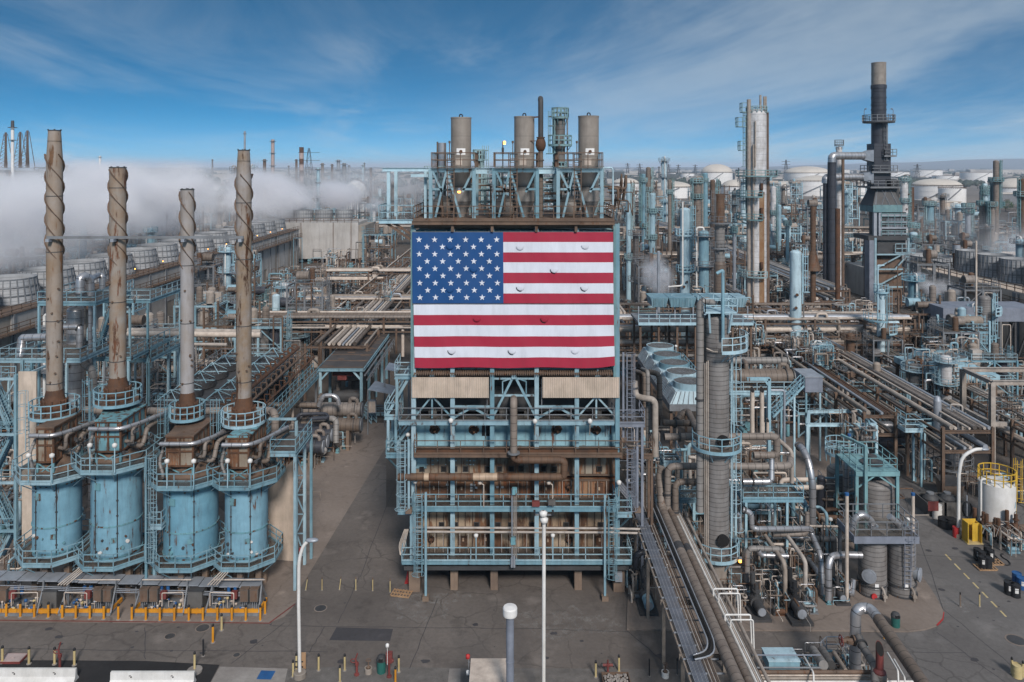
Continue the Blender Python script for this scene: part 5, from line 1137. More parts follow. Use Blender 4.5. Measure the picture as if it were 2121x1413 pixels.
b.build('top_platform','pale_blue',t)
b=MB();b.tube([(.15,-1.35,PZ(695,62)),(.15,-1.35,PZ(555,62)),(-.35,-1.35,PZ(562,62))],.13,8,bend=.12);b.build('davit','pale_blue',t)
b=MB()
for x in(-1.12,-.98,-.86):b.cyl((x,-.75,PZ(1140,62)),(x,-.75,PZ(725+abs(x)*20,62)),.035,6)
b.tube([(-1.0,-.8,PZ(717,62)),(-.5,-1.1,PZ(722,62)),(-.2,-1.2,PZ(722,62))],.05,6);b.build('small_line','cream_pipe',t)
pipe('thick grey banded downcomer with an elbow left of the tall ringed column',[(1480,630,61.9),(1462,621,61.8),(1450,628,61.6),(1450,1060,61.6)],.30,'grey_jacket',bend=.5,flanges=(2.46,),n=14)
t=vessel('distillation_tower','tallest silver white column with a long rust streak and pale ledges','column',1567,150,20,226,None,'white_jacket',True,[(364,41,0,360),(406,40,130,270),(453,41,130,270),(570,34,150,290)],False,'teal_steel',ladder=[(240,364,188),(366,453,188)],n=28,rr=.07)
mat('rust_streak',(.20,.10,.045),(.26,.17,.10),rust=.3,grime=.4,vs=.4);k=150/F
b=MB();b.lathe([(20.25*k,PZ(640,150)),(20.25*k,PZ(402,150))],n=5,a0=-92,a1=-58);b.build('stain','rust_streak',t)
b=MB();b.cyl((-19*k,-10*k,0),(-19*k,-10*k,PZ(207,150)),.4,10);b.cyl((-12.5*k,-19*k,0),(-12.5*k,-19*k,PZ(300,150)),.18,8);b.cyl((-9*k,-20*k,PZ(345,150)),(-9*k,-20*k,PZ(252,150)),.14,8);b.build('riser','tan_pipe',t)
b=MB();b.cyl((21.5*k,-4*k,0),(21.5*k,-4*k,PZ(232,150)),.26,8);b.cyl((24*k,0,0),(24*k,0,PZ(366,150)),.30,8);b.build('riser','brown_steel',t)
b=MB()
for x,y0,y1 in((8,197,232),(16,200,235),(19,200,232)):b.cyl((x*k,0,PZ(y1,150)),(x*k,0,PZ(y0,150)),.22,8)
b.build('vent_pipe','tan_pipe',t);b=MB();z=PZ(233,150);b.box((-21*k,-14*k,z-.1),(21*k,14*k,z));b.ring_rail((0,0,z),21*k,1.1,.07,14);b.build('top_platform','teal_steel',t)
b=MB()
for y,x0 in((262,-41),(311,-36),(232,-32)):
 z=PZ(y,150);b.box((x0*k,-.8,z-.15),(-22*k,.8,z));b.rail([(-22*k,-.8,z),(x0*k,-.8,z),(x0*k,.8,z)],1.7,.06,1)
b.build('side_platform','teal_steel',t)
for y in(392,442,553):b=MB();z=PZ(y,150);b.tube([(3*k,-20*k,z),(3*k,-24*k,z),(3*k,-24*k,z+1.2)],.3,8);b.lathe([(.1,0),(.55,.1),(.55,.5),(.1,.6)],(3*k,-24*k,z-1),10);b.build('relief_valve','rust',t)
DB=170;kb=DB/F;g=V((PX(1820,DB),DB,0));t=T('furnace_stack','tallest black stack with tan top rising from a dark furnace','stack',g);Z=lambda y:PZ(y,DB)
b=MB();b.lathe([(14.2*kb,Z(182)),(14.2*kb,Z(130)),(13*kb,Z(130)),(13*kb,Z(140))],n=24);b.hoop((0,0,Z(155)),14.5*kb,.1,.2);b.hoop((0,0,Z(132)),14.5*kb,.1,.2);b.build('tan_top','silo',t)
b=MB();b.lathe([(17*kb,Z(300)),(14.4*kb,Z(300)),(14.4*kb,Z(184)),(15.5*kb,Z(184)),(15.5*kb,Z(177)),(14.2*kb,Z(176))],n=24)
for y in(204,219,229):b.hoop((0,0,Z(y)),15.2*kb,.15,.3)
b.box((-17*kb,-17*kb,Z(392)),(17*kb,17*kb,Z(298)));b.build('shell','dark_jacket',t)
for y,hw in((252,31),(322,25),(355,26),(386,31)):
 z=Z(y);b=MB()
 if y==252:b.disc((0,0,z-.3),14*kb,hw*kb,20,t=.3);b.ring_rail((0,0,z),hw*kb,1.4,.06,18);b.hoop((0,0,z-.3),hw*kb,.06,.4,20)
 else:
  x0,x1=(-hw*kb if y>330 else 0),hw*kb;b.box((x0,-hw*kb,z-.35),(x1,hw*kb,z));b.rail([(x0,-hw*kb,z),(x1,-hw*kb,z),(x1,hw*kb,z),(x0,hw*kb,z)],1.3,.055,1.7,closed=True)
 b.build('gallery','grey_steel',t)
b=MB();b.ladder((6*kb,-15*kb,Z(355)),Z(252),(0,-1),.9,.05,True);b.build('caged_ladder','grey_steel',t)
for s in(-1,1):b=MB();b.tube([(s*30*kb,0,Z(252)),(s*30*kb,0,Z(228)),(s*27*kb,0,Z(225))],.06,5,bend=.6);b.lathe([(.05,0),(.3,.1),(.05,.3)],(s*27*kb,0,Z(227)),8);b.build('lamp_bracket','grey_steel',t)
def frust(b,y0,a0,y1,a1,dx=0,dp=1):
 r0,r1=a0*kb,a1*kb;vs=[(dx*kb+x*r,y*r*dp,z)for r,z in((r0,Z(y0)),(r1,Z(y1)))for x,y in((-1,-1),(1,-1),(1,1),(-1,1))];b.add(vs,[(0,3,2,1),(4,5,6,7),(0,1,5,4),(1,2,6,5),(2,3,7,6),(3,0,4,7)])
b=MB();frust(b,425,30,392,18,4);b.box((5*kb,-17*kb,Z(425)),(34*kb,25*kb,Z(372)));b.build('hood','dark_steel',t)
b=MB()
for x0,x1 in((-20,-12),(-8,6),(8,-2),(24,14)):b.beam((x0*kb,-29*kb,Z(424)),(x1*kb,-18*kb,Z(394)),.35)
b.build('hood_rib','grey_steel',t)
b=MB();b.box((-25*kb,-30*kb,Z(438)),(34*kb,30*kb,Z(423)));b.build('transition_band','teal_steel',t)
b=MB();b.box((-6*kb,-26*kb,Z(488)),(44*kb,30*kb,Z(438)));b.build('convection_box','dark_steel',t)
b=MB()
for y in(444,458,470,482):
 b.beam((-7*kb,-27*kb,Z(y)),(46*kb,-27*kb,Z(y)),.35)
 if y>444:
  for i in range(12):b.cyl(((4+i*3)*kb,-27*kb,Z(y)),((4+i*3)*kb,-27*kb,Z(y-7)),.12,5)
b.build('tube_end','galvanised',t);b=MB()
for y in(452,468,487):z=Z(y);b.rail([(-8*kb,-29*kb,z),(46*kb,-29*kb,z)],1.2,.06,1.5)
b.build('handrail','teal_steel',t)
b=MB()
for x in(-20,-10):b.box(((x-3)*kb,-28*kb,Z(488)),((x+3)*kb,-22*kb,Z(438)))
b.build('pillar','galvanised',t)
b=MB();b.box((-35*kb,-30*kb,Z(495)),(47*kb,40*kb,Z(486)));b.box((-14*kb,-24*kb,Z(526)),(44*kb,38*kb,Z(495)));b.build('arch_box','dark_steel',t)
b=MB();b.box((-33*kb,-30*kb,0),(-23*kb,-8*kb,Z(495)));b.build('side_cladding','lilac_steel',t)
b=MB();b.box((-22*kb,-16*kb,0),(40*kb,20*kb,Z(528)));b.build('firebox','brown_steel',t)
b=MB()
for x in(-21,46):b.ibeam((x*kb,-29*kb,0),(x*kb,-29*kb,Z(490)),.45,.45)
for y in(524,554,590):b.beam((-21*kb,-29*kb,Z(y)),(46*kb,-29*kb,Z(y)),.3)
for a,c in(((-20,553),(30,526)),((20,553),(44,526)),((-20,590),(44,556))):b.beam((a[0]*kb,-29*kb,Z(a[1])),(c[0]*kb,-29*kb,Z(c[1])),.25)
b.rail([(20*kb,-30*kb,Z(521)),(60*kb,-30*kb,Z(521)),(60*kb,-10*kb,Z(521))],2,.06,1.5);b.box((20*kb,-30*kb,Z(522)),(60*kb,-10*kb,Z(520)));b.build('frame','blue_steel',t)
pipe('thick dark banded duct rising to a silver elbow, left of the black stack',[(1723,640,166),(1723,336,166)],.88,'dark_jacket','duct','duct',bend=2,n=20)
pipe('silver duct elbow running right into the black stack',[(1723,337,166),(1723,323,166),(1788,323,168)],.84,'silver_jacket','duct','duct',bend=1.7,n=20)
pipe('lower silver duct running right into the black stack',[(1710,380,167),(1710,367,167),(1790,367,169)],.78,'silver_jacket','duct','duct',bend=1.2,n=18)
pipe('thin dark riser beside the thick dark duct',[(1710,640,167),(1710,379,167)],.55,'dark_jacket','duct','duct',n=14)
t=T('duct_cone','pale square cone joining the silver ducts to the black stack','duct',P(1796,323,169));b=MB()
for yy in(323,367):a,c=P(1786,yy,169),P(1803,yy,169);b.add([(a.x,a.y+s1*.8,a.z+s2*.8)for s1,s2 in((-1,-1),(1,-1),(1,1),(-1,1))]+[(c.x,c.y+s1*1.6,c.z+s2*1.3)for s1,s2 in((-1,-1),(1,-1),(1,1),(-1,1))],[(0,1,2,3),(7,6,5,4),(0,4,5,1),(1,5,6,2),(2,6,7,3),(3,7,4,0)])
b.build('cone','galvanised',t,True)
vessel('distillation_tower','white banded column behind the thick dark duct','column',1738,172,6,303,None,'white_jacket',True,[(300,9,0,360)],False,'grey_steel')
vessel('stack','orange rusted stack right of the dark ducts','stack',1735,150,5,432,None,'rust',False,[],False);vessel('stack','slim brown stack beside the orange rusted stack','stack',1746,160,3,330,None,'brown_steel',False,[],False)
t=vessel('stack','blackened rusty stack with flared foot left of the dark ducts','stack',1684,150,5.5,428,None,'rust_jacket',False,[],False);b=MB();b.lathe([(1.5,PZ(560,150)),(.55,PZ(520,150))],n=14);b.build('flared_foot','rust_jacket',t)
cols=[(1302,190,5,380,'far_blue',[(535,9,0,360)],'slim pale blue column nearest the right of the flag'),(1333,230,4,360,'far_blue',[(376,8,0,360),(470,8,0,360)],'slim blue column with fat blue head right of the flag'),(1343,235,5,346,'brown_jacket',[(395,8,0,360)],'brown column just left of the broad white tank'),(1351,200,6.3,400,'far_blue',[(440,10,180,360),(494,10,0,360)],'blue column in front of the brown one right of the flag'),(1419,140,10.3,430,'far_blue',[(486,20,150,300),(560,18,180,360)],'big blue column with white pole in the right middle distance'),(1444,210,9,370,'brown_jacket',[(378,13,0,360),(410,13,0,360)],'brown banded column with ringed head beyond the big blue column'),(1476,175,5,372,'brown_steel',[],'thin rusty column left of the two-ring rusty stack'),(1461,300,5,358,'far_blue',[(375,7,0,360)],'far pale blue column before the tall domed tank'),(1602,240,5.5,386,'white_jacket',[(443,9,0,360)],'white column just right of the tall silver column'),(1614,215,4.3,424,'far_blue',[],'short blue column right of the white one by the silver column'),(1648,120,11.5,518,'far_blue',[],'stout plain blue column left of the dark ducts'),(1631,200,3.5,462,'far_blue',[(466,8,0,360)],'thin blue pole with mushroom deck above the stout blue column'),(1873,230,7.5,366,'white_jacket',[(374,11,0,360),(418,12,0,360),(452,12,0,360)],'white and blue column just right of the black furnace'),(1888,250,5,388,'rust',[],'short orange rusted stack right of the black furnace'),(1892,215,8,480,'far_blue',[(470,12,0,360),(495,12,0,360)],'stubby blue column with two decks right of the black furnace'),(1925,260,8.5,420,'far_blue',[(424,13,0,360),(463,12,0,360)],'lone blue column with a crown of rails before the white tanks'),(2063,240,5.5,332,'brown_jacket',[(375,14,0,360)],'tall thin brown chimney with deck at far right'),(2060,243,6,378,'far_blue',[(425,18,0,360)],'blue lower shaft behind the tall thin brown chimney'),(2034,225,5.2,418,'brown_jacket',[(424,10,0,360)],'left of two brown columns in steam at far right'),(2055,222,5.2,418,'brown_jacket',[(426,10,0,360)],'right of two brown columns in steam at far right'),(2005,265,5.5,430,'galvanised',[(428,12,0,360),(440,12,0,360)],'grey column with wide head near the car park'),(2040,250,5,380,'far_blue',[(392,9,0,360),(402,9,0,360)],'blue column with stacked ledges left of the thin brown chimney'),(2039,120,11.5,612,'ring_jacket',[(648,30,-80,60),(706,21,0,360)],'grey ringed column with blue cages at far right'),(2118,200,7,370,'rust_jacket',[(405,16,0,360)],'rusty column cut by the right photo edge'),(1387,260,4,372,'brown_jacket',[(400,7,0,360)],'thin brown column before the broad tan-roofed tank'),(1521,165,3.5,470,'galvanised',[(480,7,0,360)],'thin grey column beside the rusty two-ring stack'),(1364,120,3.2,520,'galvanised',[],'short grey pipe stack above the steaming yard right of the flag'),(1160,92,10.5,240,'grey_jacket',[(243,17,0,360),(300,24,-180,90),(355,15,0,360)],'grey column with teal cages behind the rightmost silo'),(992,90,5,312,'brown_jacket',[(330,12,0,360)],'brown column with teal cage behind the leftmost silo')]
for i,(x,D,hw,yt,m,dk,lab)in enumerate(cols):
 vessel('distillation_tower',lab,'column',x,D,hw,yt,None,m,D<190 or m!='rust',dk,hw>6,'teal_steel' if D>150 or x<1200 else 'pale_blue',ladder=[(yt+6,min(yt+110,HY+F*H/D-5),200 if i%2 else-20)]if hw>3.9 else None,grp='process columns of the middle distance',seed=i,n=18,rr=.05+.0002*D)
t=vessel('stack','rusty two-ring stack in the right middle distance','stack',1491,130,9.8,402,545,'rust_jacket',False,[(461,21,0,360),(513,17,0,360)],False,'grey_steel',ladder=[(405,461,200)]);b=MB();k=130/F;b.lathe([(12*k,0),(12*k,PZ(547,130)),(9.8*k,PZ(540,130))],n=20);b.build('base_drum','brown_jacket',t);b=MB();b.lathe([(10.1*k,PZ(545,130)),(10.1*k,PZ(464,130))],n=20);b.build('lower_shell','grey_jacket',t)
t=vessel('stack','bright rusty stack with pale collar before the right cooling tower','stack',1981,168,7,506,None,'rust',False,[(588,17,0,360)],False,'blue_steel');b=MB();b.lathe([(7.3*168/F,PZ(524,168)),(7.3*168/F,PZ(507,168))],n=16);b.build('collar','galvanised',t)
t=T('pole','tall thin cream pole in front of the right cooling tower','pole',V((PX(2022,118),118,0)));b=MB();b.lathe([(.16,0),(.14,PZ(500,118)),(.01,PZ(499,118))],n=8);b.build('pole','cream_pipe',t);b=MB();b.tube([(0,0,9.0),(0,-.6,8.2),(-1.2,-.6,8.4)],.16,8);b.build('elbow','cream_pipe',t)
t=T('pole','white riser pipe in front of the big blue column','pipe',V((PX(1414,135),135,0)));b=MB();b.tube([(0,0,PZ(418,135)),(0,0,PZ(592,135)),(-2.5,0,PZ(594,135))],.15,8,bend=.5);b.build('pipe_run','white_paint',t)
t=vessel('distillation_tower','slender pale blue column with side balconies in the right pipe yard','column',1825,115,8,598,None,'far_blue',True,[(660,34,170,265),(686,30,-85,15),(763,34,170,262),(604,14,0,360)],True,'pale_blue',ladder=[(606,684,-20),(690,815,-20)],n=20);b=MB();k=115/F
b.tube([(-10*k,-.5,PZ(662,115)),(-10*k,-.5,PZ(549,115)),(3*k,-.5,PZ(549,115))],.12,6,bend=.1);b.build('davit','pale_blue',t)
vessel('vessel','small pale blue vessel on a round grey deck in the right pipe yard','vessel',1751,103,13.2,777,838,'far_blue',True,[(772,20,0,360),(836,37,0,360)],True,'grey_steel',cone=(836,10,845))
t=vessel('vessel','grey ringed vessel with two round galleries near the yellow-railed tank','vessel',1969,84,15.5,845,None,'silver_jacket',True,[(913,41,0,360),(961,41,0,360),(985,20,0,10)],True,'grey_steel',ladder=[(850,913,-100),(915,961,-80)]);b=MB();k=84/F;b.lathe([(7.5*k,PZ(920,84)),(7.5*k,PZ(828,84)),(5*k,PZ(820,84)),(.01,PZ(818,84))],(-1.6,-.3,0),14);b.build('side_drum','galvanised',t)
platform('cyan platform beside the two-gallery vessel',1877,1935,878,84,2.4,'pale_blue',legs=(1915,));platform('small low cyan cage platform left of the two-gallery vessel',1875,1912,890,82,1.6,'pale_blue',legs=(1908,))
for x,yb,lab in((1807,1,'left of the two grey ringed vessels standing on the rounded pavement'),(1867,2,'right of the two grey ringed vessels standing on the rounded pavement')):
 t=vessel('vessel',lab,'vessel',x,61.6,27.5,1100,None,'ring_jacket',True,[],False,ladder=[(1085,1200,-95)]if yb==2 else None,deckm='lilac_steel',grp='grey ringed vessels on the rounded pavement');k=61.6/F;r=27.5*k
 b=MB();a=R(-125 if yb==1 else-42);z=1.9;b.cyl((r*.9*math.cos(a),r*.9*math.sin(a),z),((r+.25)*math.cos(a),(r+.25)*math.sin(a),z),.48,18);b.build('manway','grey_steel',t);b=MB();b.cyl(((r+.25)*math.cos(a),(r+.25)*math.sin(a),z),((r+.33)*math.cos(a),(r+.33)*math.sin(a),z),.54,18);b.cyl(((r+.33)*math.cos(a),(r+.33)*math.sin(a),z),((r+.36)*math.cos(a),(r+.36)*math.sin(a),z),.36,14);b.build('manway_cover','galvanised',t)
 b=MB();b.hoop((0,0,.9),r+.08,.08,.12);b.hoop((0,0,.1),r+.12,.1,.1);b.build('base_ring','dark_steel',t)
 b=MB();b.box((-.3,-r-.03,.85),(0,-r+.1,1.25));b.build('notice','white_tank',t);b=MB()
 if yb==1:b.cyl((-.35,-r+.05,.3),(-.35,-r-.06,.3),.22,12);b.build('red_disc','red',t)
 b=MB();b.tube([(.25,-r,1.0),(.3,-r-.35,.8),(.3,-r-.35,.05)],.09,8);b.box((.15,-r-.5,.4),(.45,-r-.2,.6));b.build('drain_line','tan_pipe',t)
 b=MB();z=PZ(1100,61.6);b.tube([(0,0,z-.2),(0,-.1,z+.8),(-.9,-.3,z+1.5),(-1.5,-.3,z+1.2),(-1.9,-.3,z-.3)]if yb==1 else[(-.3,0,z-.2),(-.3,-.3,z+.6),(-1.2,-.5,z+1.4)],.26,10,bend=.5);b.lathe([(.26,0),(.42,0),(.42,.16),(.26,.16)],(-.0,-.1,z+.35),12);b.build('top_pipe','silver_jacket',t)
g=V((PX(1840,61),61,0));t=T('steel_platform','lilac grey railed platform around the tops of the two front vessels','platform',g);z=PZ(1112,60);xa,xb=PX(1772,60),PX(1902,60);b=MB();b.box((xa,60.05,z-.05),(xb,63.2,z));b.build('grating','grating',t,True)
b=MB();b.box((xa,60,z-.55),(xb,60.1,z));b.box((xb,60,z-.55),(xb+.1,63.2,z));b.box((xa-.1,60,z-.55),(xa,63.2,z));b.build('edge_beam','lilac_steel',t,True);b=MB();b.rail([(xa,63.2,z),(xa,60,z),(xb,60,z),(xb,63.2,z)],1.15,.03,1.2,closed=True);b.build('handrail','grey_steel',t,True)
b=MB()
for x in(xa+.1,xb-.1):b.ibeam((x,63.1,0),(x,63.1,z-.5),.22,.22)
b.build('leg','grey_steel',t,True)
vessel('vessel','broad grey ringed vessel inside the cyan frame','vessel',1814,69,33,985,None,'ring_jacket',True,[],False)
t=T('gantry','cyan steel frame with solid top deck over the broad grey vessel','gantry',V((PX(1816,69),69,0)));z=PZ(978,67.2);xa,xb=PX(1774,67.2),PX(1858,67.2)
b=MB()
for x in(xa,xb):
 for y in(67.2,71.2):b.ibeam((x,y,0),(x,y,z),.26,.26)
b.build('post','cyan_paint',t,True);b=MB();b.box((xa-.1,67.1,z),(xb+.1,71.3,z+.1));b.build('top_deck','cyan_paint',t,True);b=MB();b.box((xa-.12,67.02,z-.3),(xb+.12,67.14,z+.1));b.box((xb+.1,67.1,z-.3),(xb+.2,71.3,z+.1));b.beam((xa,67.2,z-1.4),((xa+xb)/2,67.2,z-.2),.12);b.beam((xb,67.2,z-1.4),((xa+xb)/2,67.2,z-.2),.12);b.build('edge_beam','cyan_paint',t,True)
b=MB();b.rail([(xa,71.2,z+.1),(xa,67.2,z+.1),(xb,67.2,z+.1),(xb,71.2,z+.1)],1.1,.03,1.3,closed=True);b.build('handrail','cyan_paint',t,True);b=MB();xm=PX(1793,66.9);b.beam((xm,66.9,0),(xm,66.9,PZ(925,66.9)),.26);b.beam((xm,66.9,PZ(925,66.9)),(xm-1.0,69.5,PZ(925,66.9)+.1),.2);b.build('hoist_post','cyan_paint',t,True);b=MB();b.lathe([(1.0,0),(1.0,.12),(.5,.2),(.4,.7),(.01,.75)],(PX(1810,68.6),69,z+.11),18);b.build('manway','dark_steel',t,True)
vessel('vessel','grey ringed vessel standing behind and left of the cyan frame','vessel',1741,74,27,962,None,'ring_jacket',True,[(935,30,0,360)],True,'pale_blue',ladder=[(962,1060,-80)]);vessel('vessel','slim dark banded vessel left of the grey vessels','vessel',1701,72,8,985,None,'dark_jacket',True,[],False)
pipe('silver riser beside the ladder of the left grey vessel',[(1752,1060,72),(1752,955,72),(1762,950,72.5)],.28,'silver_jacket',bend=.4)
for x,yt,D in((1754,1020,60),(1891,1020,66),(1759,898,76)):t=T('pole','tall cream post with a blue cap %s'%('left of the front vessels' if x==1754 else 'right of the front vessels' if x==1891 else 'above the back grey vessel'),'pole',V((PX(x,D),D,0)));b=MB();b.lathe([(.14,0),(.14,PZ(yt+6,D))],n=10);b.build('post','cream_pipe',t);b=MB();b.lathe([(.17,PZ(yt+6,D)),(.17,PZ(yt+1,D)),(.01,PZ(yt,D))],n=10);b.build('cap','deep_blue',t)
pp=[('upper brown jacketed pipe behind the ringed column',[(1376,905,66),(1455,905,66),(1600,904,66),(1609,907,66),(1609,940,66),(1600,943,65.5),(1561,943,65.5)],.3,'brown_jacket'),('long brown jacketed pipe crossing low behind the ringed column',[(1383,1060,64.5),(1383,966,64.5),(1636,966,64.5),(1637,950,66)],.29,'brown_jacket'),('brown pipe bending down left of the ringed column',[(1399,1100,64),(1399,998,64),(1470,998,64)],.26,'brown_jacket'),('silver banded pipe elbowing up right of the ringed column',[(1538,998,64),(1592,998,64),(1598,994,64),(1598,950,64.5)],.25,'silver_jacket'),('big shiny silver arched pipe falling to the pavement side',[(1652,922,70),(1664,930,68.5),(1676,960,67.5),(1683,1000,67),(1683,1085,67)],.3,'silver_jacket'),('tan pipe sloping down behind the ringed column right side',[(1596,897,68),(1640,935,66),(1640,1000,66)],.18,'tan_pipe'),('grey hooked pipe left of the ringed column',[(1314,790,66),(1316,822,66),(1352,828,65),(1357,835,65),(1357,945,65)],.27,'tan_pipe'),('grey banded riser right of the grey caged ladder',[(1342,1100,66),(1342,770,66),(1330,765,68)],.18,'grey_jacket'),('second grey riser beside the fan coolers',[(1336,890,70),(1336,775,70),(1318,770,72)],.22,'brown_jacket'),('third grey riser beside the fan coolers',[(1366,860,72),(1366,775,72),(1345,770,73)],.26,'brown_jacket'),('brown V shaped crossing pipe below the fan coolers',[(1395,882,70),(1415,855,71),(1425,852,71),(1445,895,67)],.3,'brown_jacket'),('brown banded pipe level with the walkway right of the building',[(1373,876,69),(1440,877,69),(1448,890,67)],.28,'brown_jacket'),('silver looping pipe low right of the ringed column',[(1537,1055,62.5),(1550,1060,62.5),(1556,1066,62.5),(1557,1092,62.5),(1565,1096,62.5),(1680,1095,64),(1682,1108,64),(1700,1150,62),(1702,1200,61.5),(1704,1248,61)],.23,'silver_jacket'),('brown pipe running towards the pumps on the pavement',[(1600,1107,64),(1665,1106,64),(1672,1100,64),(1672,1060,64.5)],.2,'brown_jacket'),('tan pipe slanting down to the dark pump',[(1585,1110,63),(1624,1165,59.5),(1626,1180,59.4),(1627,1280,59)],.17,'tan_pipe'),('tan pipe slanting down beside the dark pump',[(1632,1112,63),(1663,1155,60.5),(1668,1165,60.3),(1668,1245,60)],.17,'tan_pipe'),('grey U shaped pipe on the pavement beneath the ringed column',[(1547,1255,60.5),(1548,1143,61),(1555,1136,61),(1618,1138,61),(1622,1150,61),(1622,1200,61)],.22,'grey_jacket'),('silver capped pipe inside the grey U shaped pipe',[(1570,1140,60.8),(1576,1150,60.8),(1632,1152,60.8)],.2,'silver_jacket'),('silver gooseneck pipe joining the left front vessel',[(1716,1245,60),(1716,1170,60.3),(1722,1152,60.6),(1745,1149,61),(1785,1150,61)],.26,'silver_jacket'),('lower silver elbow left of the left front vessel',[(1752,1205,60.6),(1756,1215,60.5),(1764,1240,60.3),(1768,1200,60.6)],.2,'silver_jacket'),('silver pipe drop at the left of the pump yard',[(1526,1062,62),(1532,1068,62),(1532,1105,62)],.14,'silver_jacket'),('dark elbow pipe beside the meter box',[(1315,1200,62),(1316,1150,62),(1330,1143,62),(1345,1143,62.5)],.22,'dark_jacket'),('second dark elbow pipe beside the meter box',[(1340,1240,61),(1340,1170,61.5),(1350,1160,62)],.17,'grey_jacket'),('pair of long cream pipes upper one, right of the pump yard',[(1675,1090,66),(1765,1091,66)],.1,'cream_pipe'),('wide horizontal grey pipe behind the left front vessel',[(1645,1115,66),(1775,1117,66)],.24,'grey_jacket')]
for lab,pts,r,m in pp:pipe(lab,pts,r,m,bend=r*2.1,n=12,flanges=(.4,)if r>.2 else())
platform('blue railed platform right of the ringed column',1539,1664,1033,65,3,'pale_blue',legs=(1545,1630));platform('small blue platform left behind the ringed column',1375,1410,957,67,2,'pale_blue',legs=(1378,));platform('wide low blue platform behind the ringed column',1408,1455,1034,68,2,'blue_steel',legs=(1410,))
platform('high blue platform under the big jacketed drum',1512,1652,812,83,4,'pale_blue',legs=(1520,1645),stair=(P(1598,862,82),P(1662,797,82),.9))
t=T('gantry','pale blue single crane post right of the cream twin stacks','gantry',P(1593,900,78));b=MB();b.beam(P(1593,1000,78),P(1593,784,78),.3);b.beam(P(1547,785,78),P(1594,785,78),.3);b.beam(P(1582,785,78),P(1593,800,78),.2);b.build('post','pale_blue',t,True)
exchanger('big tan banded horizontal drum above the high blue platform',1577,780,85,.84,6.6,'brown_jacket',saddles=False);exchanger('thinner banded drum lying above the big tan drum',1565,747,90,.42,7.2,'grey_jacket',saddles=False)
for i,(x,y0,y1)in enumerate(((1558,807,905),(1578,807,905),(1581,871,905),(1590,871,905))):
 t=T('vent_stack','cream vent stack with slanted open mouth, %s'%['tall left one','tall right one','short left one','short right one'][i],'vent stack',P(x,y1,77),'cream vent stacks');k=77/F;r=4.6*k if i<2 else 3*k;h=(y1-y0)*k;b=MB();n=12
 vs=[(r*math.cos(2*math.pi*j/n),r*math.sin(2*math.pi*j/n),z if z==0 else h+1.2*r*math.sin(2*math.pi*j/n))for z in(0,1)for j in range(n)];b.add(vs,[(j,(j+1)%n,n+(j+1)%n,n+j)for j in range(n)],0,True);b.build('pipe','cream_pipe',t);b=MB();b.add([(p[0]*.9,p[1]*.9,p[2]-.02)for p in vs[n:]],[tuple(range(n))]);b.build('mouth','void',t)
t=T('equipment_cabin','lilac grey boxy cabin right of the high blue platform','cabin',V((PX(1677,90),90,0)));z=PZ(806,90);b=MB();b.box((-1.0,-1.3,z),(1.0,2.2,z+1.7));b.build('wall','lilac_steel',t);b=MB();b.box((-1.08,-1.4,z+1.7),(1.08,2.3,z+1.8));b.build('roof','galvanised',t);b=MB()
for x in(-.8,.8):b.ibeam((x,-1,0),(x,-1,z),.2,.2)
b.build('leg','blue_steel',t)
D_=[103.8,99.2,95,90.8,86.7]
t=T('fan_cooler','pale blue sloping cooler body under five dark fans','cooler',V((19.9,95,0)));b=MB()
for D in D_:b.add([(19.9+sx*w,D+sy*w2,z)for w,w2,z in((2.6,2.2,8.0),(1.9,1.9,9.3))for sx,sy in((-1,-1),(1,-1),(1,1),(-1,1))],[(0,3,2,1),(4,5,6,7),(0,1,5,4),(1,2,6,5),(2,3,7,6),(3,0,4,7)])
b.build('plenum','far_blue',t,True);b=MB()
for D in D_:
 for q in range(9):
  u=-2.1+q*.525;b.beam((19.9-2.62,D+u,8.02),(19.9-1.93,D+u*.87,9.3),.06);b.beam((19.9+u*1.15,D-2.22,8.02),(19.9+u*.85,D-1.92,9.3),.06)
b.build('seam','grey_steel',t,True);b=MB();b.box((17.2,84.3,7.3),(22.6,106,8.0));b.build('tube_bundle','grey_steel',t,True)
for x in(17.5,22.3):
 for y in(85,92,99,105):b=MB();b.ibeam((x,y,0),(x,y,7.3),.28,.28);b.build('leg','brown_steel',t,True)
b=MB();b.rail([(23.4,84,7.3),(23.4,106,7.3)],1.1,.035,1.4);b.box((22.6,84,7.2),(23.5,106,7.28));b.build('side_walk','pale_blue',t,True)
for i,D in enumerate(D_):fan('%s dark fan on the pale blue cooler left of the ringed column'%['farthest','second farthest','middle','second nearest','nearest'][i],19.9,D,10.0,1.78,'far_blue',False,'fans left of the ringed column',.75)
t=T('fan_cooler','high pale blue cooler row with slatted sides behind the ringed column','cooler',V((PX(1440,110),112,0)));zt3=PZ(665,110)
for i,(x0,x1)in enumerate(((1349,1383),(1387,1441),(1446,1488),(1492,1547))):
 b=MB();xa,xb=PX(x0,110),PX(x1,110);b.add([(x,y,z)for z,e in((PZ(637,110),.25),(PZ(617,110),-.1))for x,y in((xa+e,110+e),(xb-e,110+e),(xb-e,114-e),(xa+e,114-e))],[(0,3,2,1),(4,5,6,7),(0,1,5,4),(1,2,6,5),(2,3,7,6),(3,0,4,7)]);b.build('bundle','far_blue',t,True);b=MB()
 for q in range(9):x=xa+(xb-xa)*(q+.5)/9;b.beam((x,110.18,PZ(636,110)),(x,109.88,PZ(618,110)),.06)
 b.build('slat','blue_steel',t,True)
b=MB();b.box((PX(1320,110),109,zt3-.35),(PX(1556,110),116,zt3));b.build('deck','grey_steel',t,True);b=MB();b.rail([(PX(1320,110),109,zt3),(PX(1556,110),109,zt3)],1.1,.04,1.5);b.beam((PX(1320,110),108.95,zt3-.2),(PX(1556,110),108.95,zt3-.2),.1,.4)
b.build('deck_rail','pale_blue',t,True)
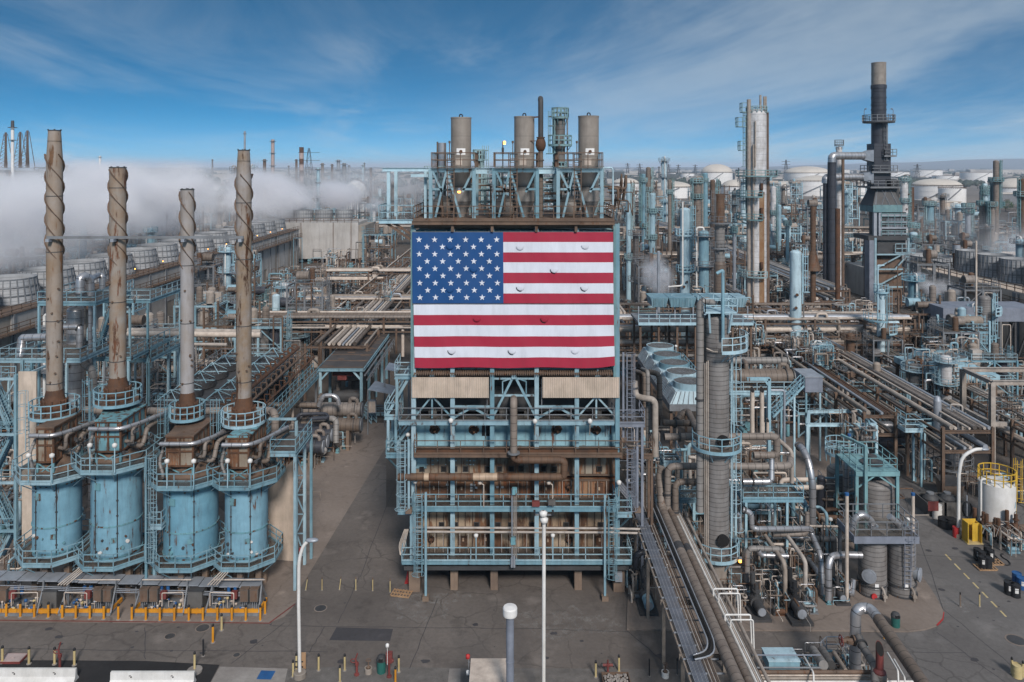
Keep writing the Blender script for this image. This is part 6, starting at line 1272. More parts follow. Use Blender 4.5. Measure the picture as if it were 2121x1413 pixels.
for x in range(1325,1556,38):
 for y in(109.5,115):b=MB();b.ibeam((PX(x,110),y,0),(PX(x,110),y,zt3-.35),.3,.3);b.build('leg','brown_steel',t,True)
 b=MB();b.beam((PX(x,110),111,zt3),(PX(x,110),111,PZ(637,110)),.15);b.build('strut','galvanised',t,True)
for i,x in enumerate((1366,1414,1467,1519)):fan('low round fan on the high pale blue cooler row, %s'%['leftmost','left of the davit','right of the davit','rightmost'][i],PX(x,112),112,PZ(612,112),1.6,'far_blue',False,'fans on the high cooler row',.4)
t=T('fan_cooler','pale blue two-fan cooler on brown legs in the right pipe yard','cooler',V((PX(1955,103),103,0)));b=MB();xx=PX(1955,103)
for X,D in((PX(1939,105.5),105.5),(PX(1972,101),101)):b.add([(X+sx*w,D+sy*w*.9,z)for w,z in((2.9,7.4),(1.9,8.6))for sx,sy in((-1,-1),(1,-1),(1,1),(-1,1))],[(0,3,2,1),(4,5,6,7),(0,1,5,4),(1,2,6,5),(2,3,7,6),(3,0,4,7)])
b.build('plenum','far_blue',t,True);b=MB();b.box((xx-4,98.4,6.6),(xx+4.6,108.4,7.4));b.build('tube_bundle','pale_blue',t,True)
for x in(xx-3.7,xx+4.2):
 for y in(98.8,108):b=MB();b.ibeam((x,y,0),(x,y,6.6),.35,.35);b.build('leg','brown_steel',t,True)
fan('rear fan of the two-fan cooler in the right pipe yard',PX(1939,105.5),105.5,9.3,1.75,'far_blue',False,None,.75);fan('front fan of the two-fan cooler in the right pipe yard',PX(1972,101),101,9.3,1.78,'far_blue',False,None,.75)
t=T('gantry','large tan steel portal frame cut by the right edge','gantry',V((53,86,0)));b=MB();zf=10.5
for x in(52.2,60,68):
 for y in(84,89.4):b.ibeam((x,y,0),(x,y,zf),.5,.5)
b.build('post','tan_pipe',t,True);b=MB()
for y in(84,89.4):b.ibeam((52.2,y,zf),(72,y,zf),.4,.5)
for x in(52.2,60,68):b.ibeam((x,84,zf+.01),(x,89.4,zf+.01),.38,.45)
for x in(52.2,60):b.beam((x,84,6),(x,89.4,6),.35)
b.beam((52.2,84,6),(72,84,6),.4);b.build('beam','tan_pipe',t,True)
RM=['tan_pipe','cream_pipe','brown_jacket','grey_jacket','galvanised','tan_pipe','rust_jacket']
def rack(label,x0,y0,x1,y1,w,levels,n,seed,pr=(.08,.22),pitch=6,m='brown_steel',pal=RM,grp='pipe racks'):
 r_=random.Random(seed);a,c=V((x0,y0,0)),V((x1,y1,0));d=(c-a).normalized();q=V((-d.y,d.x,0));L=(c-a).length;t=T('pipe_rack',label,'pipe rack',(x0,y0,0),grp)
 nb=max(2,int(L/pitch)+1);b=MB()
 for i in range(nb):
  p=a+d*(L*i/(nb-1))
  for s in(-1,1):b.ibeam(p+q*(s*w/2),p+q*(s*w/2)+V((0,0,levels[-1]+.3)),.3,.3)
  for z in levels:b.ibeam(p-q*(w/2)+V((0,0,z-.2)),p+q*(w/2)+V((0,0,z-.2)),.22,.3)
 for z in levels:
  for s in(-1,1):b.beam(a+q*(s*w/2)+V((0,0,z-.45)),c+q*(s*w/2)+V((0,0,z-.45)),.16,.22)
 b.build('rack_frame',m,t,True)
 for z in levels:
  u=-w/2+.3
  while u<w/2-.2:
   r=r_.uniform(*pr)*(1.6 if r_.random()<.12 else 1)
   if r_.random()<.86:
    e0,e1=(0,1)if r_.random()<.7 else sorted((r_.random(),r_.random()));p0,p1=a+d*(L*e0)+q*u+V((0,0,z+r)),a+d*(L*e1)+q*u+V((0,0,z+r))
    pts=[p0,p1]
    if r_.random()<.3:m_=r_.uniform(.3,.7);pm=p0.lerp(p1,m_);pts=[p0,pm,pm+V((0,0,.7)),pm+d*1.5+V((0,0,.7)),pm+d*1.5,p1]if(p1-p0).length>6 else pts
    if e1<1:pts.append(p1-V((0,0,z*.6)))
    b=MB();b.tube(pts,r,7 if r>.12 else 5);b.build('pipe',pal[int(r_.random()*len(pal))],t,True)
   u+=r*2+r_.uniform(.08,.25)
 return t
LT=['tan_pipe','cream_pipe','tan_pipe','cream_pipe','galvanised','brown_jacket']
rack('wide tan pipe rack running away between the white cooler and the flag',-25.5,112,-25.5,300,9,(8,),0,1,(.14,.30),9,pal=LT);rack('second level tan pipes running away left of the flag',-31,130,-31,260,3,(6.5,8),0,2,pal=LT)
rack('tan pipe rack crossing left to right behind the black-roofed shed',-46,126,-12,126,5,(8,9.6),0,3,(.12,.30),7,pal=LT);rack('low crossing rack behind the shed further away',-40,150,-12,150,5,(6,8.5),0,4,(.1,.26),7)
rack('crossing rack beyond the ringed column, right of the flag',16,122,62,122,6,(8.2,10.2),0,5,(.14,.34),7,pal=LT);rack('lower crossing rack beneath the high cooler row',14,117,60,117,3,(5.4,7),0,6,(.12,.3),7)
rack('long pipe rack running away right of the slender blue column',46,78,46,190,5,(5.4,7.4),0,7,(.1,.24),7,pal=LT);rack('outer long pipe rack near the right edge',56,76,56,150,4,(4.6,6.4),0,8,(.1,.22),7,pal=LT);rack('brown pipe rack between the slender blue column and its neighbour vessel',40,84,40,150,3.4,(5,7),0,9,(.08,.2),7)
rack('pipe rack running away between the flag and the big blue column',16,128,16,320,6,(7.5,9.5),0,10,(.12,.28),9,pal=LT);rack('distant rack running away right of the stout blue column',62,150,62,330,7,(8,10),0,11,(.15,.32),10,pal=LT);rack('crossing rack in front of the big blue column',12,140,75,140,4,(7,9),0,12,(.12,.26),8)
rack('far crossing rack under the tank farm at right',20,300,190,300,6,(8,10),0,13,(.2,.4),14,pal=LT);rack('far crossing rack in the right middle distance',20,215,150,215,5,(7,9.5),0,14,(.16,.34),10,pal=LT);rack('crossing rack behind the left cooling tower cell',-100,330,-12,330,6,(8,10),0,15,(.2,.4),12,pal=LT);rack('crossing rack left of the flag in the middle distance',-44,185,-14,185,4,(7,9),0,16,(.14,.3),8,pal=LT)
t=T('pipe_rack','foreground pipe rack with fat brown pipes sloping down to the bottom edge','pipe rack',V((12.4,54,0)));zr=5.0;b=MB()
for y in(41.5,46.2,52,58,64):
 for x in(10.2,14.3):b.ibeam((x,y,0),(x,y,zr-.2),.22,.22)
 b.ibeam((10,y,zr-.35),(14.4,y,zr-.35),.2,.28)
b.beam((10.15,30,zr-.3),(10.15,66,zr-.3),.1,.2);b.beam((14.2,30,zr-.3),(14.2,66,zr-.3),.12,.3);b.build('rack_frame','tan_pipe',t,True)
for i in range(11):b=MB();b.tube([(10.3+i*.075,30,zr+.02),(10.3+i*.075,66+i*.05,zr+.02),(10.3+i*.075-1.5,67,zr+1.6)],.028,5);b.build('conduit','lilac_steel' if i%3 else 'galvanised',t,True)
for i in range(5):b=MB();b.tube([(11.25+i*.11,30,zr),(11.25+i*.11,66,zr),(11.25+i*.11,66,zr+2)],.035,5);b.build('conduit',['tan_pipe','brown_steel'][i%2],t,True)
b=MB();b.tube([(10.6,45.0,zr+.35),(11.6,45.3,zr+.4),(11.98,46.4,zr+.4),(11.95,66,zr+.45),(11.95,66.5,zr+3.2),(10.5,66.5,zr+3.9),(8,66.5,zr+3.9)],.17,4,bend=.9,smooth=False);b.build('cable_tray','void',t,True)
b=MB()
for dx in(-.19,.19):b.tube([(10.6,45.0-dx,zr+.40),(11.6+dx,45.3-dx,zr+.45),(11.98+dx,46.4,zr+.45),(11.95+dx,66,zr+.5),(11.95+dx,66.4,zr+3.2),(10.5,66.4,zr+3.9+dx),(8,66.4,zr+3.9+dx)],.055,5,bend=.9)
b.build('tray_rail','galvanised',t,True)
for x,r in((12.55,.36),(13.2,.27)):
 b=MB();b.tube([(x,30,zr+r),(x,64.5,zr+r),(x,65.5,zr+r+2.5),(x+.2,65.5,zr+3.5)],r,16);b.build('fat_pipe','brown_jacket',t,True)
 b=MB();b.cyl((x,57.4,zr+r),(x,58.4,zr+r),r*1.04,16);b.build('dark_sleeve','dark_steel',t,True)
for i,(x,r,m)in enumerate(((13.52,.06,'white_paint'),(13.68,.09,'white_paint'),(13.85,.05,'cream_pipe'),(13.97,.05,'white_paint'),(14.08,.04,'tan_pipe'),(14.4,.11,'tan_pipe'))):b=MB();b.tube([(x,30,zr+r),(x,65,zr+r)],r,7);b.build('small_pipe',m,t,True)
for y,hh in((51.4,.9),(48.6,.8)):b=MB();b.tube([(13.4,y,zr+.1),(13.4,y,zr+hh),(15.0,y,zr+hh),(15.0,y-.3,zr-1.2)],.06,6,bend=.12);b.tube([(13.7,y-.2,zr+.1),(13.7,y-.2,zr+hh-.2),(15.1,y-.2,zr+hh-.2),(15.1,y-.4,zr-1.2)],.05,6,bend=.12);b.build('goal_line','white_paint',t,True)
b=MB();y=30
while y<66:b.beam((10.1,y,zr-.08),(12.2,y,zr-.08),.07,.07);y+=1.3
b.build('tray_rung','galvanised',t,True)
pipe('fat grey pipe arching over and slanting to the bottom right corner',[(1772,1500,49.6),(1772,1262,49.6),(1800,1258,49.6),(1818,1280,48.6),(1921,1430,42)],.33,'silver_jacket',bend=.85,n=18)
t=pipe('fat brown jacket lying over the slanting pipe at bottom right',[(1820,1283,48.4),(1921,1430,42)],.36,'brown_jacket',n=18)
pipe('second grey pipe slanting down inside the bottom right loop',[(1779,1320,49),(1790,1345,48),(1812,1380,46.5),(1815,1440,45)],.24,'grey_jacket',flanges=(.6,),bend=.3,n=14)
t=T('gate_valve','rusty gate valve with handwheel left of the fat arching pipe','valve',P(1760,1327,49));b=MB();b.cyl((-.5,0,0),(.35,0,0),.15,10);b.lathe([(.3,-.1),(.3,.1)],(0,0,0),12);b.cyl((.2,0,0),(.3,0,0),.32,14);b.build('body','brown_steel',t);b=MB();b.tube([(-.55,.32*math.cos(a),.32*math.sin(a))for a in[R(q*30)for q in range(13)]],.035,6,bend=0,cap=False);b.beam((-.55,-.3,0),(-.55,.3,0),.04);b.beam((-.55,0,-.3),(-.55,0,.3),.04);b.build('handwheel','maroon',t)
for i,(x0,y0,x1,y1,r)in enumerate(((1684,1347,1706,1378,.28),(1703,1347,1722,1378,.26),(1727,1352,1752,1390,.14))):pipe('banded grey bottle-shaped drum leaning towards the camera, %s'%['left one','right one','thin tan one'][i],[(x0,y0,49.5),(x1,y1,47.2)],r,'grey_jacket' if i<2 else 'tan_pipe','drum','drum',n=14)
t=T('control_box','pale blue rectangular equipment box at the bottom edge','box',P(1620,1383,48));b=MB();b.box((-.95,-.4,0),(.95,.9,.62));b.build('case','pale_blue',t);b=MB();b.box((-.99,-.44,.62),(.99,.94,.68));b.build('lid','far_blue',t)
t=T('exhaust_stack','dark maroon slanted exhaust stub on a brown drum at the bottom edge','exhaust pipe',P(1822,1425,46));b=MB();n=14;r=.22;vs=[(r*(1 if j<n else 1)*math.cos(2*math.pi*j/n),r*math.sin(2*math.pi*j/n),.9 if j<n else 2.35+.35*math.sin(2*math.pi*j/n))for j in range(2*n)];b.add(vs,[(j,(j+1)%n,n+(j+1)%n,n+j)for j in range(n)],0,True);b.lathe([(.22,1.15),(.36,1.0),(.36,.9)],n=14);b.build('stub','maroon',t);b=MB();b.add([(p[0]*.92,p[1]*.92,p[2]-.03)for p in vs[n:]],[tuple(range(n))]);b.build('mouth','void',t);b=MB();b.lathe([(.4,-1),(.4,.85),(.36,.92)],n=16);b.build('drum','brown_jacket',t)
for i,(y,r,m,x0,x1)in enumerate(((1392,.12,'brown_steel',1560,1810),(1399,.05,'cream_pipe',1560,1815),(1405,.09,'tan_pipe',1555,1815),(1412,.07,'white_paint',1560,1900),(1357,.04,'lilac_steel',1480,1700),(1383,.05,'grey_steel',1560,1700))):pipe('level %s pipe along the bottom right edge, %s'%(['brown','cream','tan','white','thin lilac','thin grey'][i],['topmost thick one','thin one','third one','lowest one','behind the blue box','under the blue box'][i]),[(x0,y,47),(x1,y,47)],r,m,grp='level pipes at the bottom right')
for i,(xx,yy)in enumerate(((1663,1356),(1838,1352),(1852,1366))):pipe('white thin double line leaning towards the camera, %s'%['left of the leaning drums','right of the maroon stub','farthest right by the fat pipe'][i],[(xx,yy,49),(xx+22,yy+38,46.5),(xx+23,yy+80,46)],.055,'white_paint',bend=.2)
t=T('guard_rail','thin grey guard rail around the bottom right pipe pit','rail',P(1730,1380,49));b=MB();b.rail([P(1700,1362,50.5),P(1712,1350,52),P(1745,1350,52),P(1760,1372,50)],1.0,.025,1);b.build('rail','galvanised',t,True)
t=T('steel_grate','grey steel grid floor under the bottom right pipes','grating',P(1690,1430,46));b=MB()
for i in range(14):x=PX(1560,47)+i*.6;b.beam((x,43,1.2),(x,49.5,1.2),.08)
for i in range(8):b.beam((PX(1555,47),43+i*.9,1.1),(PX(1830,47),43+i*.9,1.1),.12)
b.build('grid','grey_steel',t,True)
mat('slat_grey',(.36,.37,.385),(.27,.275,.285),grime=.3,sc=.3,vs=.5,band=.55,bandw=.06,bandcol=.5)
mat('tower_wall',(.42,.40,.385),(.33,.31,.29),grime=.35,sc=.12,vs=.35)
mat('dirty_wall',(.36,.31,.26),(.22,.19,.16),grime=.5,sc=.15,vs=.35)
def fancyl(label,X,D,z,r,h,grp,m='slat_grey',flare=.90,ribs=28):
 t=T('cooling_tower_fan',label,'fan stack',(X,D,z),grp);b=MB();b.lathe([(r,0),(r*.93,h*.35),(r*flare*1.04,h),(r*flare,h),(r*.84,h*.3)],n=32);b.build('shroud',m,t)
 b=MB()
 for i in range(ribs):a=R(360*i/ribs);b.beam((r*1.01*math.cos(a),r*1.01*math.sin(a),0),(r*flare*1.05*math.cos(a),r*flare*1.05*math.sin(a),h),.12)
 for k in(0,.33,.66,.98):b.hoop((0,0,h*k),(r+(r*flare*1.04-r)*k)*1.02,.1,.14,32)
 b.build('rib','grey_steel',t);return t
on=['nearest','second nearest','third nearest','fourth nearest','fifth nearest','sixth nearest','seventh nearest','eighth nearest','ninth nearest','tenth nearest','eleventh nearest','twelfth nearest','thirteenth nearest','fourteenth nearest','fifteenth nearest','farthest']
t=T('cooling_tower','very long low cooling tower with dirty wall running away behind the twisted stacks','cooling tower',(-82,180,0));b=MB();b.box((-92,96,0),(-72.4,262,12.6));b.build('deck_block','dirty_wall',t,True)
b=MB();r_=random.Random(4);y=96
while y<260:w=r_.uniform(3,8);b.box((-72.4,y,r_.uniform(1,6)),(-72.3,min(262,y+w-.1),12.5))if r_.random()<.75 else None;y+=w
b.build('wall_panel','tower_wall',t,True);b=MB();b.rail([(-72.2,96,12.6),(-72.2,262,12.6)],1.2,.05,2.2);b.rail([(-71.2,96,10.2),(-71.2,262,10.2)],1.2,.05,2.6);b.box((-72.3,96,10.0),(-71.1,262,10.2));b.box((-92.1,96,12.6),(-72.1,262,12.75));b.build('walkway','brown_steel',t,True)
b=MB()
for i in range(24):y=98+i*7;b.beam((-72.25,y,0),(-72.25,y,12.6),.35)
b.build('buttress','grey_steel',t,True)
for i in range(16):fancyl('grey slatted fan stack on the long left cooling tower, %s'%on[i],-79.5,101+i*10.3,12.75,4.7,3.8,'fan stacks on the long left cooling tower','slat_grey',.82)
for i in range(9):t=T('deck_lamp','small amber lamp on the long left cooling tower, %s'%on[i],'lamp',(-73.2,150+i*12,12.8),'amber lamps on the left cooling tower');b=MB();b.beam((0,0,0),(0,0,1.2),.08);b.build('post','dark_steel',t);b=MB();b.lathe([(.02,1.2),(.12,1.3),(.02,1.45)],n=8,smooth=True);b.build('bulb','lamp_glow',t)
t=T('cooling_tower','big plain white box cooling tower left of the flag','cooling tower',(PX(648,276),276,0));xa,xb=PX(557,272),PX(742,272);z=PZ(461,272);b=MB();b.box((xa,272,1.5),(xb,290,z));b.build('wall','tower_wall',t,True)
b=MB();b.box((xb,272.5,1),(xb+2.5,290,z-1));b.build('end_wall','dirty_wall',t,True);b=MB();b.rail([(xa,272,z),(xb,272,z)],1.3,.08,2.5)
for q in(0,.36,.72,.92):x=xa+(xb-xa)*q;b.beam((x,271.9,1),(x,271.9,z),.2)
b.build('handrail','brown_steel',t,True)
for i,x in enumerate((592,631,671,713)):fancyl('ribbed fan cylinder on the white box cooling tower, %s'%['leftmost','second from left','second from right','rightmost'][i],PX(x,281),281,z,3.1,3.9,'fan cylinders on the white cooling tower','slat_grey',.96,22)
t=T('cooling_tower','right cooling tower with long tan wall and dark pillars','cooling tower',(105,160,0));b=MB();b.box((88,100,0),(101,166,12.2));b.build('deck_block','tan_wall',t,True);b=MB();b.rail([(88,100,12.2),(88,166,12.2),(101,166,12.2)],1.2,.06,2.2);b.box((87.2,100,9.8),(88,166,10.0));b.rail([(87.3,100,10),(87.3,166,10)],1.2,.05,2.4);b.build('walkway','brown_steel',t,True);b=MB()
for i in range(7):b.box((87.4,110+i*8,0),(88,111+i*8,12.1))
b.build('pillar','grey_steel',t,True)
for i,D in enumerate((161,153.6,146.4,139,131.8)):fancyl('fan cylinder on the right cooling tower, %s'%['farthest','second farthest','third','fourth at the photo edge','fifth beyond the edge'][i],96,D,12.2,3.3,4.3,'fan cylinders at far right')
t=T('cooling_tower','lower cooling tower block just right of the black furnace','cooling tower',(100,190,0));b=MB();b.box((92,174,0),(103,215,7.6));b.build('deck_block','tower_wall',t,True)
for i,D in enumerate((204,192,180.5)):fancyl('ribbed fan cylinder just right of the black furnace, %s'%['farthest','middle','nearest'][i],98,D,7.6,5,5.6,'fan cylinders just right of the black furnace')
t=T('shed','long grey roofed equipment shed at far right below the cooling tower','shed',(62,112,0));b=MB();b.box((67,120,9.9),(82,126,12));b.build('roof','lilac_steel',t,True);b=MB()
for i in range(6):
 for y in(120.4,125.6):b.ibeam((68+i*2.6,y,0),(68+i*2.6,y,9.9),.3,.3)
 b.beam((68+i*2.6,120.4,3),(70.4+i*2.6,120.4,9.8),.2)
b.build('frame','dark_steel',t,True)
t=T('refinery_unit','dark hazy refinery block with lattice towers at the left photo edge','refinery',(PX(40,600),600,0));b=MB();r_=random.Random(6);k=600/F
b.box((PX(-30,600),600,0),(PX(88,600),640,PZ(349,600)-2))
for i in range(60):x=PX(r_.uniform(-28,86),600);y=r_.uniform(590,599);z=r_.uniform(0,34);b.beam((x,y,z),(x+r_.uniform(2,14),y,z),.5);b.beam((x,y,0),(x,y,z),.5)
b.build('block','dark_steel',t,True)
for x,yt in((12,277),(42,276),(57,273)):
 b=MB();xx=PX(x,598);zt_=PZ(yt,598);w0=3.6
 for s1 in(-1,1):
  for s2 in(-1,1):b.beam((xx+s1*w0,598+s2*w0,33),(xx+s1*.8,598+s2*.8,zt_),.35)
 z=33
 while z<zt_-1:u=w0-(w0-.8)*(z-33)/(zt_-33);b.beam((xx-u,598-u,z),(xx+u,598-u,z),.22);b.beam((xx-u,598-u,z),(xx+u*.9,598-u,z+3),.22);z+=3
 b.lathe([(.8,33),(.8,zt_+1)],(xx,598,0),8);b.build('lattice_tower','brown_steel',t,True)
t=T('flare_stack','tall thin white flare mast with dark tip at the left edge','flare stack',(PX(26,560),560,0));b=MB();b.lathe([(1.1,0),(1.1,PZ(265,560)),(.01,PZ(265,560))],n=10);b.build('mast','white_tank',t);b=MB();b.lathe([(1.2,PZ(265,560)),(1.0,PZ(250,560))],n=10);b.hoop((0,0,PZ(265,560)),3,1,.4);b.hoop((0,0,PZ(291,560)),2.5,1,.4);b.build('tip','dark_steel',t)
mat('far_pink',(.42,.33,.31),grime=.1)
ch=[(137,342,3,700,'far_pink','pinkish thin chimney right of the tallest twisted stack'),(207,323,2.2,650,'white_tank','slim white chimney between the two left twisted stacks'),(507,272,2,430,'galvanised','tall thin derrick behind the tapered rusty stack'),(440,330,1.5,900,'grey_steel','faint thin chimney left of the tapered stack'),(565,289,3.6,620,'far_pink','tall tan chimney rising from the steam left of the flag'),(548,330,3.2,500,'brown_steel','short brown tower left of the tall tan chimney'),(614,330,2.4,700,'brown_steel','short brown chimney between the tan and the banded ones'),(659,347,3.3,330,'far_blue','slim pale blue stack with tan foot near the white cooling tower'),(668,338,3,520,'brown_jacket','brown column right of the slim pale blue stack'),(688,340,2.3,560,'brown_steel','thin brown column fourth left of the white sphere'),(701,331,3.6,600,'galvanised','grey column with broad head left of the white sphere'),(713,338,4,520,'grey_steel','thick grey column just left of the white sphere'),(723,342,2,640,'galvanised','thin grey column directly left of the white sphere'),(752,341,2.2,600,'far_blue','thin blue column right of the white sphere'),(768,348,2.6,480,'brown_steel','brown column near the left roof gantry'),(755,337,1.5,800,'grey_steel','faint pole behind the white sphere'),(1365,345,1.6,900,'grey_steel','thin distant mast right of the slim blue columns'),(1530,348,1.2,900,'dark_steel','thin distant mast left of the tall silver column'),(640,345,1.4,760,'grey_steel','thin grey mast right of the banded chimney'),(598,343,1.6,760,'grey_steel','thin grey mast left of the banded chimney')]
for i,(x,yt,hw,D,m,lab)in enumerate(ch):
 t=T('chimney',lab,'chimney',(PX(x,D),D,0),'far chimneys');r=hw*D/F;zt_=PZ(yt,D);b=MB();b.lathe([(r*1.1,0),(r,zt_),(r*.8,zt_),(r*.8,zt_-2)],n=12);b.build('shaft',m,t);b=MB()
 for q in(.97,.8,.62):b.hoop((0,0,zt_*q),r*1.9,r*.9,.35,12)
 b.build('gallery','grey_steel',t)
t=T('chimney','red and white banded chimney left of the flag','chimney',(PX(624.5,600),600,0),'far chimneys');zt_=PZ(305,600)
for q in range(7):b=MB();b.lathe([(1.8,zt_-(q+1)*4.5),(1.8,zt_-q*4.5)],n=12);b.build('band','far_pink' if q%2 else 'rust',t)
b=MB();b.lathe([(2.3,0),(1.8,zt_-31.5)],n=12);b.build('shaft','far_pink',t)
t=T('storage_sphere','white spherical gas tank in steam left of the flag','storage tank',(PX(738,480),480,0));r=21*480/F;z=PZ(394,480);b=MB();b.lathe([(r*math.cos(R(a)),z+r*math.sin(R(a)))for a in range(-88,89,11)],n=28,smooth=True);b.build('shell','white_tank',t);b=MB()
for i in range(10):a=R(36*i);b.cyl((r*.95*math.cos(a),r*.95*math.sin(a),0),(r*.95*math.cos(a),r*.95*math.sin(a),z),.35,8)
b.build('leg','white_paint',t);b=MB();b.tube([(r*1.02*math.sin(R(a)),-r*1.02*math.cos(R(a))*.3,z+r*1.02*math.cos(R(a)))for a in range(0,100,10)],.3,5,bend=0);b.build('stairway','brown_steel',t)
def pylon(label,x,yt,D):
 t=T('pylon',label,'pylon',(PX(x,D),D,0),'distant pylons');zt_=PZ(yt,D);b=MB();w=zt_*.12
 for s1 in(-1,1):
  for s2 in(-1,1):b.beam((s1*w,s2*w,0),(s1*.5,s2*.5,zt_),.45*D/1000)
 for q in(.62,.78,.92):b.beam((-w*1.6,0,zt_*q),(w*1.6,0,zt_*q),.5*D/1000)
 for q in range(8):z=zt_*q/8;u=w*(1-q/8)+.4;b.beam((-u,-u,z),(u,-u,z+zt_/8),.25*D/1000)
 b.build('lattice','dark_steel',t)
for i,(x,yt,D)in enumerate(((640,307,700),(1175,330,1500),(1628,331,1700),(1900,340,1500),(1325,339,1900),(1385,340,2400),(1405,341,2500),(1300,338,2600),(1440,341,2500),(1470,341,2600))):pylon(['lattice pylon right of the banded chimney','thin lattice mast behind the rightmost silo','thin distant pylon right of the tall silver column','distant pylon right of the black stack','distant harbour crane above the slim blue columns','distant crane frame left of the pair','distant crane frame beside the pair','distant crane frame nearest the flag','distant crane frame left of the domed tank','distant crane frame behind the domed tank'][i],x,yt,D)
t=T('tree','small green tree beside the far car park at right','tree',G(2083,438));b=MB();b.lathe([(.5,0),(.3,3)],n=6);b.build('trunk','brown_steel',t);b=MB();r_=random.Random(9);mat('leaf',(.05,.12,.025),(.03,.07,.02),sc=.8,grime=0)
for i in range(900):
 a,q=r_.uniform(0,6.283),r_.uniform(-1,1);e=r_.uniform(.6,1)*(1+.25*math.sin(a*3));p=V((7*e*math.cos(a)*math.sqrt(1-q*q),5*e*math.sin(a)*math.sqrt(1-q*q),5+3.4*e*q));u=V((r_.uniform(-1,1),r_.uniform(-1,1),r_.uniform(-1,1)))*.6;w=V((r_.uniform(-1,1),r_.uniform(-1,1),r_.uniform(-1,1)))*.6;b.add([tuple(p),tuple(p+u),tuple(p+w)],[(0,1,2)])
b.build('crown','leaf',t)
def lamp_post(label,x,y,pts,r,head,m='white_paint',twin=False):
 g=G(x,y)if y else V((PX(x,50),50,0));D=g.y;t=T('street_lamp',label,'street lamp',g);b=MB();pp_=[P(a,c,D)-g for a,c in pts]
 b.tube([(0,0,0)]+pp_,r,12,bend=1.6);b.build('pole',m,t);b=MB();b.lathe([(.42,-.2),(.42,.32),(.36,.36),(.01,.36)],n=16);b.build('footing','concrete',t)
 if not twin:
  p=pp_[-1];s=1 if pts[-1][0]>pts[-2][0]else-1;b=MB();b.lathe([(.01,-.1),(.2,-.08),(.24,0),(.2,.08),(.05,.14),(.01,.15)],(0,0,0),14,0,True);b.v=[(p.x+s*.2+q[0]*1.9,p.y+q[1],p.z+q[2])for q in b.v];b.build('lamp_head','galvanised',t)
 else:
  p=pp_[-1];b=MB();b.beam((p.x-.6,0,p.z+.35),(p.x+.6,0,p.z+.35),.08);b.build('crossarm','grey_steel',t)
  for dx,dz in((0,.05),(-.05,.45),(-.6,.5),(.55,.5)):b=MB();b.lathe([(.02,-.22),(.24,-.1),(.26,.12),(.08,.22)],(p.x+dx,-.1,p.z+dz),10,0 if abs(dx)<.3 else 1,True)if abs(dx)<.3 else b.box((p.x+dx-.06,-.2,p.z+dz-.15),(p.x+dx+.06,.1,p.z+dz+.12),1);b.build('floodlight',['white_paint','black'],t)
lamp_post('tall white curved street lamp left of the road in the foreground',621,1402,[(618.5,1250),(619,1160),(628,1130),(640,1119)],.115,1)
lamp_post('tall white pole with floodlight cluster standing before the flag building',1126,1470,[(1126.8,1078)],.115,1,twin=True)
lamp_post('white arched street lamp beside the white tank at right',1985,1112,[(1986,985),(1992,945),(2020,930.5),(2034,930.5)],.15,1)
t=T('vent_pipe','grey blue vent pole with round white cap at the bottom centre','vent pipe',V((PX(1056.5,44),44,0)));k=44/F;b=MB();b.lathe([(8*k,0),(8*k,PZ(1268,44))],n=20);b.hoop((0,0,PZ(1371,44)),8.8*k,.03,.08);b.build('pole','lilac_steel',t);b=MB();z=PZ(1275,44);b.lathe([(9*k,z),(14.5*k,z+.02),(15*k,z+.1),(15*k,z+.42),(13.5*k,z+.5),(.01,z+.55)],n=28);b.build('cap','white_tank',t)
t=T('utility_box','low white flat-topped cabin at the bottom edge beside the vent pole','cabin',P(1012,1413,46));b=MB();xa,xb=PX(976,47),PX(1049,47);b.box((xa,43.5,0),(xb,47.8,3.4));b.build('wall','white_paint',t,True);b=MB();b.box((xa-.06,43.4,3.4),(xb+.06,47.9,3.5));b.box((xa-.02,43.5,3.5),(xb+.02,43.6,3.56));b.build('roof','cream_pipe',t,True)
for i,(x,y,c)in enumerate(((969,1360,'red'),(970,1393,'white_tank'))):t=T('signal_lamp',['small red beacon on a pipe left of the white cabin','small white globe lamp left of the white cabin'][i],'lamp',P(x,y,47.5));b=MB();b.lathe([(.02,-.14),(.13,-.1),(.13,.1),(.02,.16)],n=12,smooth=True);b.build('globe',c,t);b=MB();b.beam((.05,0,-.1),(.05,0,-3.2),.05);b.beam((0,0,-.3),(.4,.1,-.5),.04);b.build('stem','grey_steel',t)
for i,(x0,x1,y)in enumerate(((-10,158,1384.5),(230,403,1391))):
 D=33.2*F/(y-HY);t=T('jersey_barrier','white concrete jersey barrier at the bottom left %s'%['corner','edge beside the rusty bollard'][i],'barrier',V((PX((x0+x1)/2,D),D,0)),'white jersey barriers');w=(x1-x0)/2*D/F;pr=[(-.3,0),(.3,0),(.3,.08),(.12,.32),(.08,.8),(-.08,.8),(-.12,.32),(-.3,.08)]
 b=MB();n=8;b.add([(s*w,y_,z_)for s in(-1,1)for y_,z_ in pr],[tuple(range(7,-1,-1)),tuple(range(8,16))]+[(j,(j+1)%n,n+(j+1)%n,n+j)for j in range(n)]);b.build('block','white_paint',t);b=MB()
 for s in(-.5,.5):b.tube([(s*w-.12,-.1,.55),(s*w-.12,-.16,.62),(s*w,-.16,.62)],.02,5);b.cyl((s*w,-.13,.5),(s*w,-.10,.5),.05,8)
 b.build('lifting_eye','dark_steel',t)
bl=[(5,1373,'at the bottom left corner'),(60,1375,'right of the red floor panel'),(113,1376,'left of the red hydrant pipe'),(154,1378,'right of the red hydrant pipe')]
for x,y,q in bl:bollard('cream black-capped bollard %s'%q,x,y,1.15,.08,'pale_yellow',grp='cream bollards before the black asphalt')
